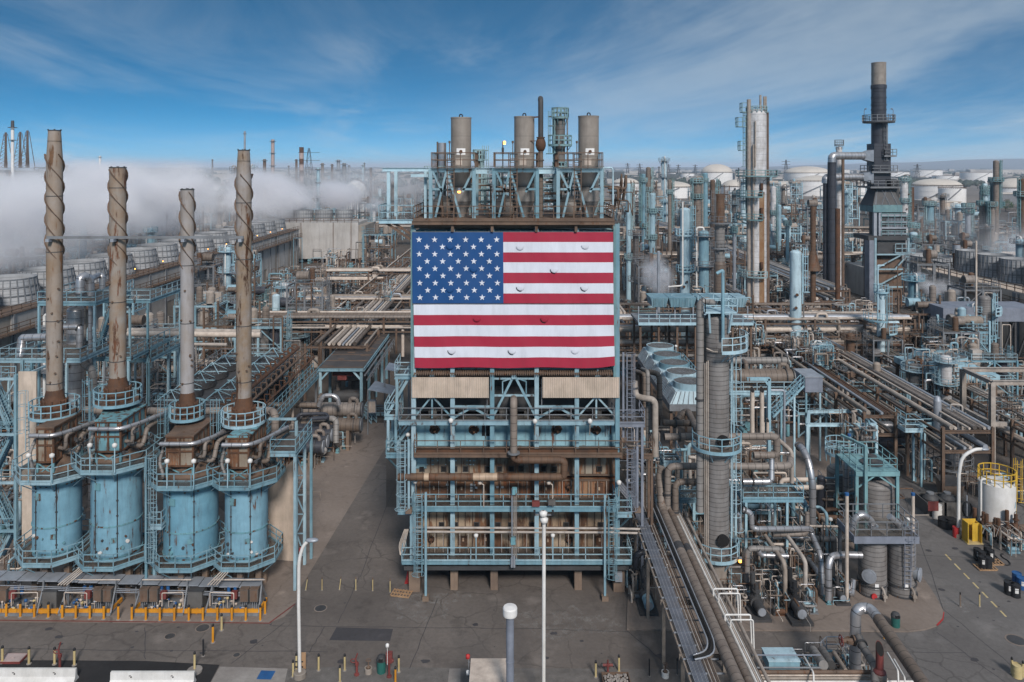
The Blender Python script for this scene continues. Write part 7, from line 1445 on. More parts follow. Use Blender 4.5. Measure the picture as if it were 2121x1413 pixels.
for x,y,q in((607,1402,'in front of the curved lamp'),(614,1387,'behind the curved lamp'),(660,1389,'right of the curved lamp'),(704,1413,'at the bottom edge left of the red valve'),(714,1389,'just left of the red valve'),(826,1392,'right of the red post'),(1234,1403,'left of the red double hydrant'),(1282,1391,'right of the red double hydrant'),(2096,1396,'on the left of the rusty drum'),(2119,1404,'at the right edge by the rusty drum')):bollard('cream bollard %s'%q,x,y,1.1,.07,'pale_yellow',grp='cream bollards along the bottom verge')
bollard('orange yellow bollard at the bottom edge right of the green bin',819,1416,1.1,.07,'yellow');bollard('slim black bollard at the bottom right of the white pole',1345,1401,1.15,.05,'black');bollard('slim dark bollard beside the bucket valve',1403,1398,1.1,.05,'dark_steel')
for i,(x,y)in enumerate(((633,1223),(667,1223),(703,1222),(737,1223),(772,1224),(808,1227))):bollard('thin rusty marker post across the road, %s'%['leftmost','second from left','third from left','fourth from left','fifth from left','nearest the wooden pallet'][i],x,y,1.05,.04,'pale_yellow','brown_steel','thin marker posts across the road',(9,0,7,0,0,0)[i])
for i,(x,y)in enumerate(((1831,1324),(1849,1341),(1989,1257),(2029,1257))):bollard('thin %s marker post %s'%(['orange','yellow','rusty','pale yellow'][i],['by the fat slanting pipe','behind the maroon exhaust stub','on the chalk stain in the right road','right of the chalk stain in the right road'][i]),x,y,1.1,.05,['yellow','yellow','pier','pale_yellow'][i],'black','thin marker posts in the right road')
def bin_(label,x,y,m):
 t=T('litter_bin',label,'bin',G(x,y));b=MB();b.lathe([(.29,0),(.31,.8),(.29,.82)],n=20);b.build('drum',m,t);b=MB();b.lathe([(.33,.8),(.33,.9),(.25,1.08),(.1,1.16),(.01,1.17)],n=20);b.box((-.14,-.36,.86),(.14,-.2,1.02),1);b.build('dome_lid',['rusty_blue' if m!='green' else 'dark_steel','void'],t)
bin_('green domed litter bin in the bottom verge beside the red post',790,1392,'green');bin_('green litter bin standing on the rounded pavement',1855,1300,'green')
def hydrant(label,x,y,h,m='maroon',kind=0):
 t=T('fire_hydrant',label,'hydrant',G(x,y));b=MB();b.lathe([(.17,0),(.17,.08),(.08,.1),(.08,h*.55),(.13,h*.58),(.13,h*.72),(.06,h*.74)],n=14);b.build('standpipe',m,t);b=MB()
 if kind==0:b.tube([(0,0,h*.7),(-.1,0,h*.8),(-.06,0,h),(.05,0,h*1.25)],.05,6,bend=.05);b.tube([(-.22+.2*math.cos(R(a)),0,h*.82+.12*math.sin(R(a)))for a in range(0,361,30)],.035,5,bend=0);b.build('monitor_nozzle',m,t)
 elif kind==1:b.cyl((-.35,0,h*.66),(.35,0,h*.66),.09,10);b.cyl((-.42,0,h*.66),(-.35,0,h*.66),.13,10,1);b.cyl((.35,0,h*.66),(.42,0,h*.66),.13,10,1);b.lathe([(.05,h*.7),(.05,h),(.01,h)],n=8);b.build('outlet',[m,'dark_steel'],t)
 else:b.box((-.2,-.12,h*.55),(.22,.12,h*.95));b.cyl((.2,0,h*.62),(.3,0,h*.62),.12,10);b.build('call_box',m,t);b=MB();b.cyl((-.1,-.12,h*.5),(-.1,-.12,h*1.18),.02,5);b.lathe([(.02,0),(.12,.05),(.12,.2),(.03,.28)],(-.1,-.12,h*1.16),10,0,True);b.build('lamp','white_tank',t)
hydrant('red fire monitor on the black asphalt at bottom left',124,1388,1.5);hydrant('red looped fire valve in the gravel left of the brown valve',739,1398,1.15);hydrant('red double-outlet hydrant at the bottom right of the white pole',1259,1398,1.0,kind=1);hydrant('dark red call post with white lamp right of the green bin',806,1402,1.75,kind=2)
def wheelvalve(label,x,y,m,wm):
 t=T('valve',label,'valve',G(x,y));b=MB();b.lathe([(.24,0),(.26,.36),(.2,.36),(.2,.1)],n=16);b.build('bucket',m,t);b=MB();b.lathe([(.1,.1),(.14,.4),(.04,.5),(.03,.85)],n=10);b.tube([(.17*math.cos(R(a)),.17*math.sin(R(a)),.85)for a in range(0,361,30)],.022,5,bend=0,cap=False);b.beam((-.17,0,.85),(.17,0,.85),.03);b.build('handwheel',wm,t)
wheelvalve('brown handwheel valve in a rusty can in the gravel',763,1394,'tan_pipe','brown_steel');wheelvalve('rusty handwheel valve in a white bucket right of the white pole',1378,1402,'white_paint','brown_steel')
t=T('rubble_box','open box of pale stones at the bottom edge before the red hydrant','box',G(1276,1420));b=MB()
for a,c in(((-.9,-.6,0),(.9,-.55,.5)),((-.9,.55,0),(.9,.6,.5)),((-.9,-.55,0),(-.85,.55,.5)),((.85,-.55,0),(.9,.55,.5))):b.box(a,c)
b.build('box','brown_steel',t);b=MB();r_=random.Random(3)
for i in range(70):b.lathe([(.01,-.07),(.09,-.02),(.07,.05),(.01,.08)],(r_.uniform(-.75,.75),r_.uniform(-.45,.45),.42+r_.uniform(-.05,.08)),5)
b.build('stone','slab_pale',t)
t=T('sign_board','tan board strapped behind the curved street lamp','sign',G(628,1390));b=MB();b.box((-.18,-.03,.15),(.18,.03,1.25));b.build('board','wood',t);b=MB();b.box((-.5,-.25,.4),(.05,-.2,.45));b.box((-.5,-.25,.75),(.05,-.2,.8));b.build('strap','black',t)
t=T('floor_hatch','dull red square hatch panel in the black asphalt','hatch',G(28,1366));b=MB();b.box((-.75,-.5,0),(.75,.5,.12));b.build('frame','maroon',t);b=MB();b.box((-.68,-.43,.12),(.68,.43,.15));b.box((-.1,-.1,.15),(.1,.0,.19));b.build('lid','far_pink',t)
def pallet(label,p,w=1.2,rz=0,grp=None):
 t=T('pallet',label,'pallet',p,grp,rz);b=MB()
 for i in range(7):b.box((-w/2+i*w/6-.05,-.5,.10),(-w/2+i*w/6+.05,.5,.13))
 b.build('slat','wood',t);b=MB()
 for y in(-.45,0,.42):b.box((-w/2,y,0),(w/2,y+.06,.10))
 b.build('bearer','wood',t)
pallet('lone wooden pallet on the road left of the building piers',G(832,1231),1.5,R(-12))
t=T('traffic_cone','red orange traffic cone against the left building pier','cone',G(845,1206));b=MB();b.lathe([(.2,.04),(.05,.9),(.01,.92)],n=14);b.build('cone','red',t);b=MB();b.box((-.25,-.25,0),(.25,.25,.04));b.build('base','red',t)
def drum(label,x,y,m='black',grp='black drums on pallets',lab=True,z=.14,r=.29,h=.88):
 g=G(x,y);g.z=z;t=T('drum',label,'drum',g,grp);b=MB();b.lathe([(r,0),(r,h)],n=20);b.lathe([(r*.95,h-.03),(.01,h-.03)],n=20)
 for q in(0,.33,.66,.98):b.hoop((0,0,h*q),r*1.04,.03,.03,20)
 b.build('barrel',m,t)
 if lab:b=MB();b.lathe([(r*1.01,h*.4),(r*1.01,h*.8)],n=4,a0=-125,a1=-85);b.build('label_sticker','white_paint',t)
for i,(x,y)in enumerate(((2024,1161),(2034,1167),(2045,1156),(2052,1164),(2035,1178),(2047,1179))):drum('black drum on the pallets left of the hose, %s'%['far left one','middle one','rearmost one','right one with sticker','front left one with sticker','front right one'][i],x,y,grp='black drums left of the hose',lab=i in(0,3,4))
pallet('wooden pallet under the front black drums',G(2041,1177),1.5,0);pallet('wooden pallet under the rear black drums',G(2052,1166),1.7,0)
for i,(x,y)in enumerate(((2090,1230),(2103,1235))):drum('black open drum near the right edge, %s'%['left with green label','right one by the blue drums'][i],x,y,grp='black drums at the right edge',z=0,r=.36,h=.95)
for i,(x,y)in enumerate(((2106,1209),(2116,1219))):drum('bright blue drum at the right edge, %s'%['rear one','front one'][i],x,y,'deep_blue','blue drums at the right edge',z=0,r=.34)
t=T('hose','black hose lying in a loop on the concrete beside the drums','hose',G(2085,1165));b=MB();b.tube([G(x,y)+V((0,0,.05))for x,y in((2054,1146),(2068,1158),(2074,1168),(2086,1173),(2094,1170),(2088,1162),(2076,1156),(2073,1150),(2078,1148))],.045,6,bend=.5);b.build('hose_line','black',t,True)
t=T('small_tank','white round tank with yellow guard rail at the right','tank',V((PX(2065,73),73,0)));k=73/F;r=33.5*k;z=PZ(998,73);b=MB();b.lathe([(r,0),(r,z),(r*.5,z+.22),(.01,z+.3)],n=40);b.build('shell','white_paint',t)
b=MB();b.ring_rail((0,0,z+.05),r*1.02,1.15,.035,14);b.build('yellow_rail','safety_yellow',t);b=MB();b.ladder((r+.3,.3,0),z+1.1,(1,0),.5,.03,True);b.build('yellow_ladder','safety_yellow',t)
b=MB();b.tube([(-r-.35,-.6,.3),(-r-.35,-.6,z+.5),(-r*.6,-.6,z+.5),(-r*.6,-.6,z)],.1,8,bend=.25);b.build('fill_pipe','white_paint',t);b=MB();b.lathe([(.25,0),(.25,.2),(.1,.4),(.01,.42)],(r*.6,-r*.4,z+.1),12);b.build('vent','dark_steel',t)
cu=bpy.data.curves.new('marking','FONT');cu.body='S2';cu.size=.62;cu.extrude=.006;cu.align_x='CENTER';ob=bpy.data.objects.new('marking',cu);C.objects.link(ob);bpy.context.view_layer.update();me=bpy.data.meshes.new_from_object(ob);bpy.data.objects.remove(ob);me.name='marking';me.materials.append(M['black']);a=R(-52);ob=bpy.data.objects.new('marking',me);C.objects.link(ob);ob.parent=t;ob.location=((r+.012)*math.cos(a),(r+.012)*math.sin(a),z*.36);ob.rotation_euler=(R(90),0,a+R(90))
b=MB();q=Matrix.Rotation(a+R(90),3,'Z');c0=V(((r+.02)*math.cos(a),(r+.02)*math.sin(a),z*.36+.75));b.add([tuple(c0+q@V(p))for p in((-.18,0,0),(.12,0,0),(.22,0,.3),(.05,0,.6))],[(0,1,2,3)]);b.build('emblem','far_blue',t)
t=T('spill_box','yellow open-sided metal cabinet in front of the white tank','cabinet',G(2013,1122));t.scale=(.8,.8,.85);b=MB();b.box((-.75,.55,0),(.75,.6,2.2));b.box((-.8,-.6,0),(-.72,.6,2.2));b.box((.0,-.1,0),(.8,-.04,2.0));b.box((.74,-.6,0),(.8,.6,2.0));b.build('panel','safety_yellow',t);b=MB();b.box((-.9,-.7,0),(.9,.65,.08));b.build('tray','pale_yellow',t)
for i,(x,y)in enumerate(((1927,1058),(1962,1058))):
 t=T('spill_container','grey open containment bin holding a round tote, %s'%['left one','right one'][i],'container',G(x,y),'grey containment bins');b=MB()
 for a,c in(((-.95,-1.2,0),(.95,-1.12,1.3)),((-.95,1.12,0),(.95,1.2,1.3)),((-.95,-1.12,0),(-.87,1.12,1.3)),((.87,-1.12,0),(.95,1.12,1.3)),((-.87,-1.12,0),(.87,1.12,.1))):b.box(a,c)
 b.build('bin','grey_box',t);g=t.location;t=T('tote_tank','dark grey round tote tank inside the %s containment bin'%['left','right'][i],'tank',(g.x,g.y,.1));b=MB();b.lathe([(.7,0),(.72,1.2),(.5,1.5),(.3,1.6)],n=20);b.build('body','dark_steel',t);b=MB();b.lathe([(.34,1.6),(.34,1.75),(.01,1.8)],n=14);b.build('lid','grey_steel',t)
t=T('dumpster','rusty brown skip with dark flat lid behind the containment bins','skip',G(1967,1030));b=MB();b.add([(-.8,-.7,0),(.8,-.7,0),(.8,.7,0),(-.8,.7,0),(-1,-.9,1.5),(1,-.9,1.5),(1,1,1.8),(-1,1,1.8)],[(0,3,2,1),(0,1,5,4),(1,2,6,5),(2,3,7,6),(3,0,4,7)]);b.build('body','pier',t);b=MB();b.add([(-1.05,-.95,1.52),(1.05,-.95,1.52),(1.05,1.05,1.85),(-1.05,1.05,1.85),(-1.05,-.95,1.57),(1.05,-.95,1.57),(1.05,1.05,1.9),(-1.05,1.05,1.9)],[(0,3,2,1),(4,5,6,7),(0,1,5,4),(1,2,6,5),(2,3,7,6),(3,0,4,7)]);b.build('lid','dark_steel',t)
drum('white plastic barrel behind the small dark red sign',1941,1073,'white_paint',None,False,0,.42,1.3);drum('black open tub with rags left of the arched lamp',1958,1092,'black',None,False,0,.62,.8);drum('red barrel at the foot of the arched lamp',1980,1112,'red',None,False,0,.28,.9);drum('rusty yellow drum at the bottom right between cream bollards',2107,1402,'pale_yellow',None,False,0,.3,.8);drum('black open tub with red tools right of the first tub',1970,1094,'void',None,False,0,.45,.9)
t=T('sign','small dark red sign on a short post before the containment bins','sign',G(1933,1080));b=MB();b.box((-.5,-.02,1.0),(.5,.02,1.9));b.build('panel','maroon',t);b=MB();b.cyl((0,.04,0),(0,.04,1.9),.04,6);b.build('post','grey_steel',t)
t=T('hose_reel','black coiled hose on a reel between the lamp and the white tank','hose reel',V((PX(2004,73),73,0)));b=MB();z=1.6
for q in range(4):b.tube([(.42*math.cos(R(a)),-.1+q*.07,z+.72*math.sin(R(a)))for a in range(0,361,24)],.05,5,bend=0,cap=False)
b.build('coil','black',t);b=MB();b.beam((0,.1,0),(0,.1,2.9),.08);b.build('stand','galvanised',t)
def pump(label,x,y,s=1.,m='dark_steel',rz=0,motor='dark_steel',grp=None):
 t=T('pump',label,'pump',G(x,y),grp,rz);t.scale=(s,s,s);b=MB();b.box((-.7,-1.1,0),(.7,1.1,.3));b.build('base','dark_steel',t);b=MB();b.tube([(0,-.95,.8),(0,.1,.8)],.36,14);b.lathe([(.05,.0),(.05,.1)],(0,0,0),6);b.build('motor',motor,t);b=MB();b.tube([(0,.2,.8),(0,.75,.8)],.5,14);b.cyl((0,.4,.8),(0,.4,2.2),.18,10);b.tube([(0,.7,.8),(0,1.3,.8),(0,1.3,2.6)],.2,10);b.cyl((0,.4,1.6),(0,.4,1.7),.3,10);b.build('pump_casing',m,t);b=MB();b.cyl((0,-1.0,.8),(0,-.95,.8),.3,12);b.build('fan_cover','galvanised',t)
pump('dark pump on skid left in the pump yard below the ringed column',1570,1275,1);pump('black pump with pipes in the middle of the pump yard',1650,1280,1.15,'black',0,'dark_steel');pump('blue motor pump below the foreground rack left side',1340,1262,1,'dark_steel',0,'pale_blue');pump('pump beside the silver gooseneck pipe',1738,1245,.8);pump('second pump behind the black pump',1610,1235,.9)
for i,(x,y)in enumerate(((2070,1118),(2095,1128),(2112,1110),(2045,1105))):pump('rusty pump in front of the white tank, %s'%['left one','front one','right edge one','behind the yellow cabinet'][i],x,y,.9,'rust',R(90),'brown_steel','rusty pumps before the white tank')
for i,(x,y0,y1)in enumerate(((1700,905,960),(2000,1140,1142))):pass
for i in range(7):x=2035+i*14;pipe('cream line in front of the white tank, %s'%['nearest the yellow cabinet','second','third','fourth','fifth','sixth','at the photo edge'][i],[(x,1105+i*3,68),(x+8,1084+i*2,68),(x+24,1090+i*4,67),(x+24,1112+i*3,67)],.035,'tan_pipe',bend=.2,grp='cream lines before the white tank')
for i,(x0,x1,y,D,r)in enumerate(((1822,1880,882,92,.45),(1818,1882,898,91,.5),(1818,1882,918,90,.5))):pipe('big ribbed dark drum lying under the rack, %s'%['topmost','middle','lowest'][i],[(x0,y,D),(x1,y,D)],r+.1,'dark_jacket' if i else 'silver_jacket','drum','drum',n=18)
t=T('gantry','pale blue open portal beams left of the slender blue column','gantry',P(1780,900,84));b=MB();A=[P(1675,853,88),P(1779,851,88),P(1815,880,82),P(1672,880,82)]
for p,q in zip(A,A[1:]+A[:1]):b.ibeam(p,q,.2,.35)
b.beam(P(1779,851,88),P(1815,1010,82),.08);b.build('beam','pale_blue',t,True);b=MB()
for p in A:b.ibeam((p.x,p.y,0),tuple(p),.26,.26)
b.build('post','pale_blue',t,True)
for i,(x,y,D,h)in enumerate(((484,1000,62,2),(1400,720,100,3),(1300,1000,64,2.2),(1720,1080,66,2.3),(1880,1080,66,2),(60,880,70,2.5),(700,850,100,2.4),(845,905,63,1.8))):
 p=P(x,y,D);t=T('area_light','small white area light on a thin blue pole %s'%['on the last heater deck','beside the dark fans','right of the grey caged ladder','left of the cyan frame','behind the front vessel platform','on the stair tower','in front of the shed','on the left outrigger'][i],'lamp',(p.x,p.y,p.z-h),'area lights on blue poles');b=MB();b.cyl((0,0,0),(0,0,h),.045,6);b.build('pole','pale_blue',t);b=MB();b.lathe([(.02,0),(.19,.1),(.19,.25),(.04,.36)],(0,0,h),10,0,True);b.build('head','white_paint',t)
t=T('warning_lamp','glowing orange lamp at the foot of the ringed column','lamp',P(1533,1162,60.5));b=MB();b.lathe([(.02,-.14),(.11,-.1),(.11,.1),(.02,.14)],n=10,smooth=True);b.build('bulb','lamp_glow',t);b=MB();b.box((-.13,-.1,.13),(.13,.1,.3));b.beam((0,.05,.2),(-.9,.3,.2),.05);b.build('housing','grey_steel',t)
def proto_frame(seed,w,d,lv,m,rail=True):
 r_=random.Random(seed);t=T('equipment_tower','x','steel structure');zs=[i*3.6+3.4 for i in range(lv)];H_=zs[-1]+r_.choice([0,1.5,3]);b=MB()
 for x in(-w/2,0,w/2):
  for y in(-d/2,d/2):b.ibeam((x,y,0),(x,y,H_ if r_.random()<.8 else zs[-1]),.28,.28)
 b.build('column',m,t);b=MB()
 for z in zs:
  for y in(-d/2,d/2):b.ibeam((-w/2,y,z-.15),(w/2,y,z-.15),.2,.3)
  for x in(-w/2,0,w/2):b.ibeam((x,-d/2,z-.15),(x,d/2,z-.15),.2,.3)
  s=r_.choice([-1,1]);b.beam((-w/2*s,-d/2,z-3.2),(0,-d/2,z-.2),.14);b.beam((w/2*s,-d/2,z-3.2),(0,-d/2,z-.2),.14)
 b.build('beam',m,t);b=MB()
 for z in zs:
  a=r_.choice([-w/2,0,-w/2]);b.box((a,-d/2+.1,z),(w/2 if a else w/2,d/2-.1,z+.05))
 b.build('deck','grating',t);b=MB()
 for z in zs:b.rail([(-w/2,d/2,z),(-w/2,-d/2,z),(w/2,-d/2,z),(w/2,d/2,z)],1.07,.035,1.7)
 b.build('handrail',m,t);n=0
 for z in[0]+zs:
  for q in range(r_.randint(1,3)):
   x,y=r_.uniform(-w/2+1,w/2-1),r_.uniform(-d/2+.8,d/2-.8);mm=r_.choice(['grey_jacket','brown_jacket','dark_jacket','far_blue','silver_jacket','tan_pipe','rust_jacket']);b=MB();k=r_.random()
   if k<.45:r=r_.uniform(.4,.9);b.tube([(x-r_.uniform(1,2),y,z+1+r*.5),(x+r_.uniform(1,2),y,z+1+r*.5)],r,14)
   elif k<.8:r=r_.uniform(.4,.8);h=r_.uniform(1.8,3.1);b.lathe([(r,0),(r,h),(r*.6,h+r*.4),(.01,h+r*.5)],(x,y,z),14)
   else:b.box((x-.7,y-.5,z),(x+.7,y+.5,z+r_.uniform(1,2)))
   b.build('equipment',mm,t)
 for q in range(9):
  x,y=r_.uniform(-w/2,w/2),-d/2-.2+r_.uniform(-.3,d);z0,z1=r_.uniform(.3,H_*.6),r_.uniform(H_*.3,H_+1.5);x2=x+r_.uniform(-3,3);b=MB();b.tube([(x,y,0.1),(x,y,z1),(x2,y,z1),(x2,y+r_.uniform(-1,1.5),z1),(x2,y+.6,z0)],r_.choice([.06,.09,.14,.22]),7);b.build('pipe',r_.choice(['tan_pipe','cream_pipe','brown_jacket','grey_jacket','tan_pipe','silver_jacket']),t)
 b=MB();b.ladder((w/2+.2,0,0),zs[-1]+1,(1,0),.5,.028,True);b.build('ladder',m,t);return t
def proto_tangle(seed,s=5):
 r_=random.Random(seed);t=T('pipe_manifold','x','pipework')
 for k in range(7):
  b=MB()
  for q in range(3):
   p=V((r_.uniform(-s,s),r_.uniform(-s,s)*.7,.2));pts=[p.copy()];z=r_.uniform(1.2,5.5);pts.append(V((p.x,p.y,z)))
   for e in range(r_.randint(1,3)):
    q_=pts[-1].copy()
    if e%2==0:q_.x+=r_.uniform(1,4)*r_.choice([-1,1])
    else:q_.y+=r_.uniform(.6,3)*r_.choice([-1,1])
    pts.append(q_)
   if r_.random()<.7:q_=pts[-1].copy();q_.z=r_.uniform(.2,1);pts.append(q_)
   b.tube(pts,r_.choice([.06,.08,.11,.16,.24]),7)
  b.build('pipe',['tan_pipe','grey_jacket','brown_jacket','cream_pipe','silver_jacket','rust_jacket','blue_steel'][(k+seed)%7],t)
 for k in range(4):
  b=MB();x,y=r_.uniform(-s,s),r_.uniform(-s,s)*.6;r=r_.uniform(.25,.6)
  if r_.random()<.5:b.lathe([(r,0),(r,1.6),(.02,1.9)],(x,y,.3),12)
  else:b.tube([(x,y-1.2,.9),(x,y+1,.9)],r,12);b.box((x-.5,y-1.3,0),(x+.5,y+1.1,.4))
  b.build('machine',r_.choice(['dark_steel','far_blue','grey_steel','rusty_blue','rust']),t)
 return t
def proto_column(seed,h,r,m,dm):
 r_=random.Random(seed);t=T('distillation_tower','x','column');b=MB();b.lathe([(r*1.15,0),(r*1.15,2),(r,2.1),(r,h)],n=16);b.lathe([(r*math.cos(R(a)),h+r*.5*math.sin(R(a)))for a in(0,25,50,75,89)],n=16,smooth=True);b.build('shell',m,t);b=MB()
 for q in range(r_.randint(1,3)):z=h*(1-.28*q)-.6;b=MB();b.disc((0,0,z),r,r+1.1,16);b.ring_rail((0,0,z),r+1.1,1.07,.04,10);b.build('deck',dm,t)
 b=MB();b.ladder((r+.2,0,1),h,(1,0),.5,.03,True);b.build('ladder',dm,t);b=MB();b.tube([(0,0,h),(0,0,h+r),(-r-.4,0,h+r),(-r-.4,0,1)],max(.12,r*.18),8);b.build('overhead_pipe',r_.choice(['tan_pipe','grey_jacket','white_paint']),t);return t
S_=[proto_frame(1,7,5,3,'blue_steel'),proto_frame(2,6,6,2,'teal_steel'),proto_frame(3,8,5,2,'blue_steel'),proto_frame(4,6,5,4,'grey_steel'),proto_frame(5,7,6,3,'brown_steel'),proto_frame(6,8,6,1,'pale_blue'),proto_frame(7,5,5,3,'pale_blue')]
N_=[proto_tangle(i+20,4.5)for i in range(7)]
K_=[proto_column(40,15,.8,'far_blue','pale_blue'),proto_column(41,11,1.2,'grey_jacket','blue_steel'),proto_column(42,18,.7,'brown_jacket','grey_steel'),proto_column(43,9,1.5,'silver_jacket','pale_blue'),proto_column(44,20,1.0,'far_blue','grey_steel'),proto_column(45,13,.9,'white_jacket','blue_steel'),proto_column(46,13,.8,'rust_jacket','brown_steel')]
SN=['tall blue steel process structure','teal two-deck process structure','wide blue two-deck structure','grey four-deck structure','brown three-deck structure','low pale blue equipment table','narrow pale blue structure']
NN=['knot of tan and brown pipes','knot of grey and cream pipes','knot of brown and silver pipes','knot of cream and rusty pipes','knot of silver and blue pipes','knot of rusty and tan pipes','knot of blue and grey pipes']
KN=['slim blue column','short grey ringed column','slim brown column','stout silver vessel','tall blue column','white banded column','rusty column']
CH={o.name:list(o.children)for o in S_+N_+K_};placed=[];used=set()
def clone(p,loc,rz,s):
 if p.name not in used:used.add(p.name);c=p
 else:
  c=p.copy();C.objects.link(c)
  for ch in CH[p.name]:k=ch.copy();C.objects.link(k);k.parent=c
 c.location=loc;c.rotation_euler=(0,0,rz);c.scale=(s,s,s*rnd.uniform(.85,1.12));return c
KO=[(-28,-10,60,127),(-11,16,56,84),(-72,-50,56,62),(-43,-23,64,110),(9.5,15,40,67),(13,54,56,66),(34,70,56,92),(-94,-71,90,265),(-52,-32,268,294),(86,104,98,218),(13,20,124,322),(-30,-21,110,302),(17,24,84,106),(17,36,108,124),(43,49,76,192),(54,58,76,150),(50,60,96,110),(76,90,160,180),(44,52,143,156),(-62,-28,52,68),(28,36,76,92),(58,66,150,332),(64,76,158,172),(50,62,118,126)]
def free(x,y,m):return all(not(a-m<x<b_+m and c-m<y<d_+m)for a,b_,c,d_ in KO)
rnd.seed(11)
def fill(y0,y1,cell,s,dens,pk=.14,pf=.42,xr=.70,zone=''):
 y=y0
 while y<y1:
  n=int(xr*y/cell)+1
  for i in range(-n,n+1):
   x,yy=i*cell+rnd.uniform(-.2,.2)*cell,y+rnd.uniform(-.2,.2)*cell;px=CX+x*F/yy
   if px<-90 or px>2210 or rnd.random()>dens:continue
   if 840<px<1290 and yy<420 and y0<700 and yy>80:continue
   if 1850<px<2121 and 395<yy<700:continue
   if not free(x,yy,cell*.30):continue
   k=1 if 535<px<765 and 150<yy<270 else rnd.random();arr,nms,kind=(K_,KN,2)if k<pk else(S_,SN,0)if k<pk+pf else(N_,NN,1);j=rnd.randrange(7)
   if kind==0 and y0<110 and abs(x)<40 and j in(0,3):j=5
   c=clone(arr[j],(x,yy,0),rnd.choice([0,math.pi,math.pi/2 if kind else 0,-math.pi/2 if kind else math.pi]),s);placed.append((c,nms[j],px,yy,x))
  y+=cell
fill(67,112,6.4,.86,1,.06,.36);fill(113,131,7.2,.95,.95,.12,.40);fill(132,230,9,1.0,.9,.17,.38);fill(232,400,14,1.3,.85,.22,.40);fill(410,660,25,1.8,.7,.16,.45)
for i,(px,py,s,j)in enumerate(((1560,1235,.42,0),(1600,1262,.36,1),(1640,1250,.4,2),(1690,1235,.38,3),(1720,1210,.36,4),(1585,1200,.5,5),(1650,1180,.5,6),(1420,1120,.5,0),(1330,1160,.45,1),(1325,1225,.36,2),(1560,1150,.55,3),(1690,1140,.5,4),(1590,1100,.6,5),(1660,1080,.6,6),(1400,1060,.6,1),(1340,1080,.5,3),(1720,1050,.5,2),(1620,1040,.6,0),(1430,1000,.7,4),(1360,1000,.6,5),(1560,980,.7,6),(1520,1250,.3,4),(1690,1400,.34,5),(1740,1412,.32,1),(1630,1412,.3,3),(1790,1405,.3,2),(30,1190,.4,0),(180,1195,.36,3),(330,1195,.36,5),(455,1198,.36,6),(560,1040,.5,2),(1900,985,.5,0),(2080,1040,.5,1),(2090,1135,.42,6),(2050,1020,.5,3),(690,930,.4,5),(640,960,.35,1),(1270,1150,.4,2))):
 g=G(px,py);c=clone(N_[j],(g.x,g.y,0),rnd.choice([0,1.57,3.14,-1.57]),s);placed.append((c,'small '+NN[j],px,g.y,g.x))
for i in range(64):
 if i<50:x,y,z=rnd.choice([36,41.5,46,56,61]),rnd.uniform(80,170),rnd.choice([5.5,7.5])
 else:x,y,z=-25.5+rnd.uniform(-1,1),rnd.uniform(115,290),8
 j=rnd.randrange(7);c=clone(N_[j],(x,y,z),rnd.choice([0,1.57]),rnd.uniform(.42,.62));placed.append((c,'raised '+NN[j],CX+x*F/y,y,x))
for i in range(26):
 y=rnd.uniform(92,150);x=rnd.uniform(.40,.62)*y;j=rnd.randrange(7);k=rnd.random();c=clone((S_ if k<.5 else N_ if k<.8 else K_)[j],(x,y,0),rnd.choice([0,3.14]),rnd.uniform(.6,.85));placed.append((c,'small '+(SN if k<.5 else NN if k<.8 else KN)[j],CX+x*F/y,y,x))
DEP=[(58,'at the near edge'),(66,'up front'),(85,'close behind the front units'),(105,'in the near yard'),(130,'in the mid yard'),(180,'beyond the crossing racks'),(232,'deep in the yard'),(320,'far off'),(410,'very far off'),(700,'near the tank farm')]
SID=[(330,'far left'),(560,'left'),(870,'left of the flag'),(1300,'behind the flag'),(1480,'right of the flag'),(1720,'right of the ringed column'),(1900,'near the black stack'),(9999,'far right')]
grp_={}
for c,nm,px,yy,x in placed:
 dd=next(q for lim,q in DEP if yy<lim);sd=next(q for lim,q in SID if px<lim);grp_.setdefault((nm,dd,sd),[]).append((px,c))
OR=['leftmost','second','third','fourth','fifth','sixth','seventh','eighth','ninth','tenth','eleventh','twelfth']
for(nm,dd,sd),l in grp_.items():
 l.sort(key=lambda q:q[0])
 for i,(px,c)in enumerate(l):c['label']='%s %s, %s%s'%(nm.replace('small knot','little knot'),dd,sd,'' if len(l)==1 else ', '+OR[min(i,11)]);c['label']=' '.join(c['label'].replace('right of the ringed column','right of ringed column').replace('knot of ','tangle of ').split()[:16]);c['group']=nm+'s in the yards'
for i in range(70):
 D=75*(4.2**rnd.random());x=rnd.uniform(-.62,.66)*D;px=CX+x*F/D
 if not free(x,D,1)or 830<px<1300:continue
 h=rnd.uniform(7,15);t=T('riser','thin %s riser standing %s, %s'%('x','y','z'),'riser',(x,D,0));b=MB();m=rnd.choice(['tan_pipe','cream_pipe','blue_steel','galvanised','brown_steel']);dx=rnd.uniform(.8,3)*rnd.choice([-1,1])
 b.tube([(0,0,0),(0,0,h),(dx,0,h),(dx,0,h*rnd.uniform(.2,.7))],rnd.uniform(.06,.14),7);b.build('riser_pipe',m,t);placed.append((t,m,px,D,x));grp_.setdefault(('R',m,next(q for lim,q in SID if px<lim)),[]).append((px,t))
for(a,m,sd),l in grp_.items():
 if a!='R':continue
 l.sort(key=lambda q:q[0])
 for i,(px,t)in enumerate(l):t['label']='thin %s inverted-U riser %s%s'%(m.replace('_',' ').replace('pipe','').strip(),sd,'' if len(l)==1 else ', '+OR[min(i,11)]+' from left');t['group']='inverted-U risers in the yards'
for o in S_+N_+K_:
 if o.name not in used:
  for ch in CH[o.name]:bpy.data.objects.remove(ch)
  bpy.data.objects.remove(o)
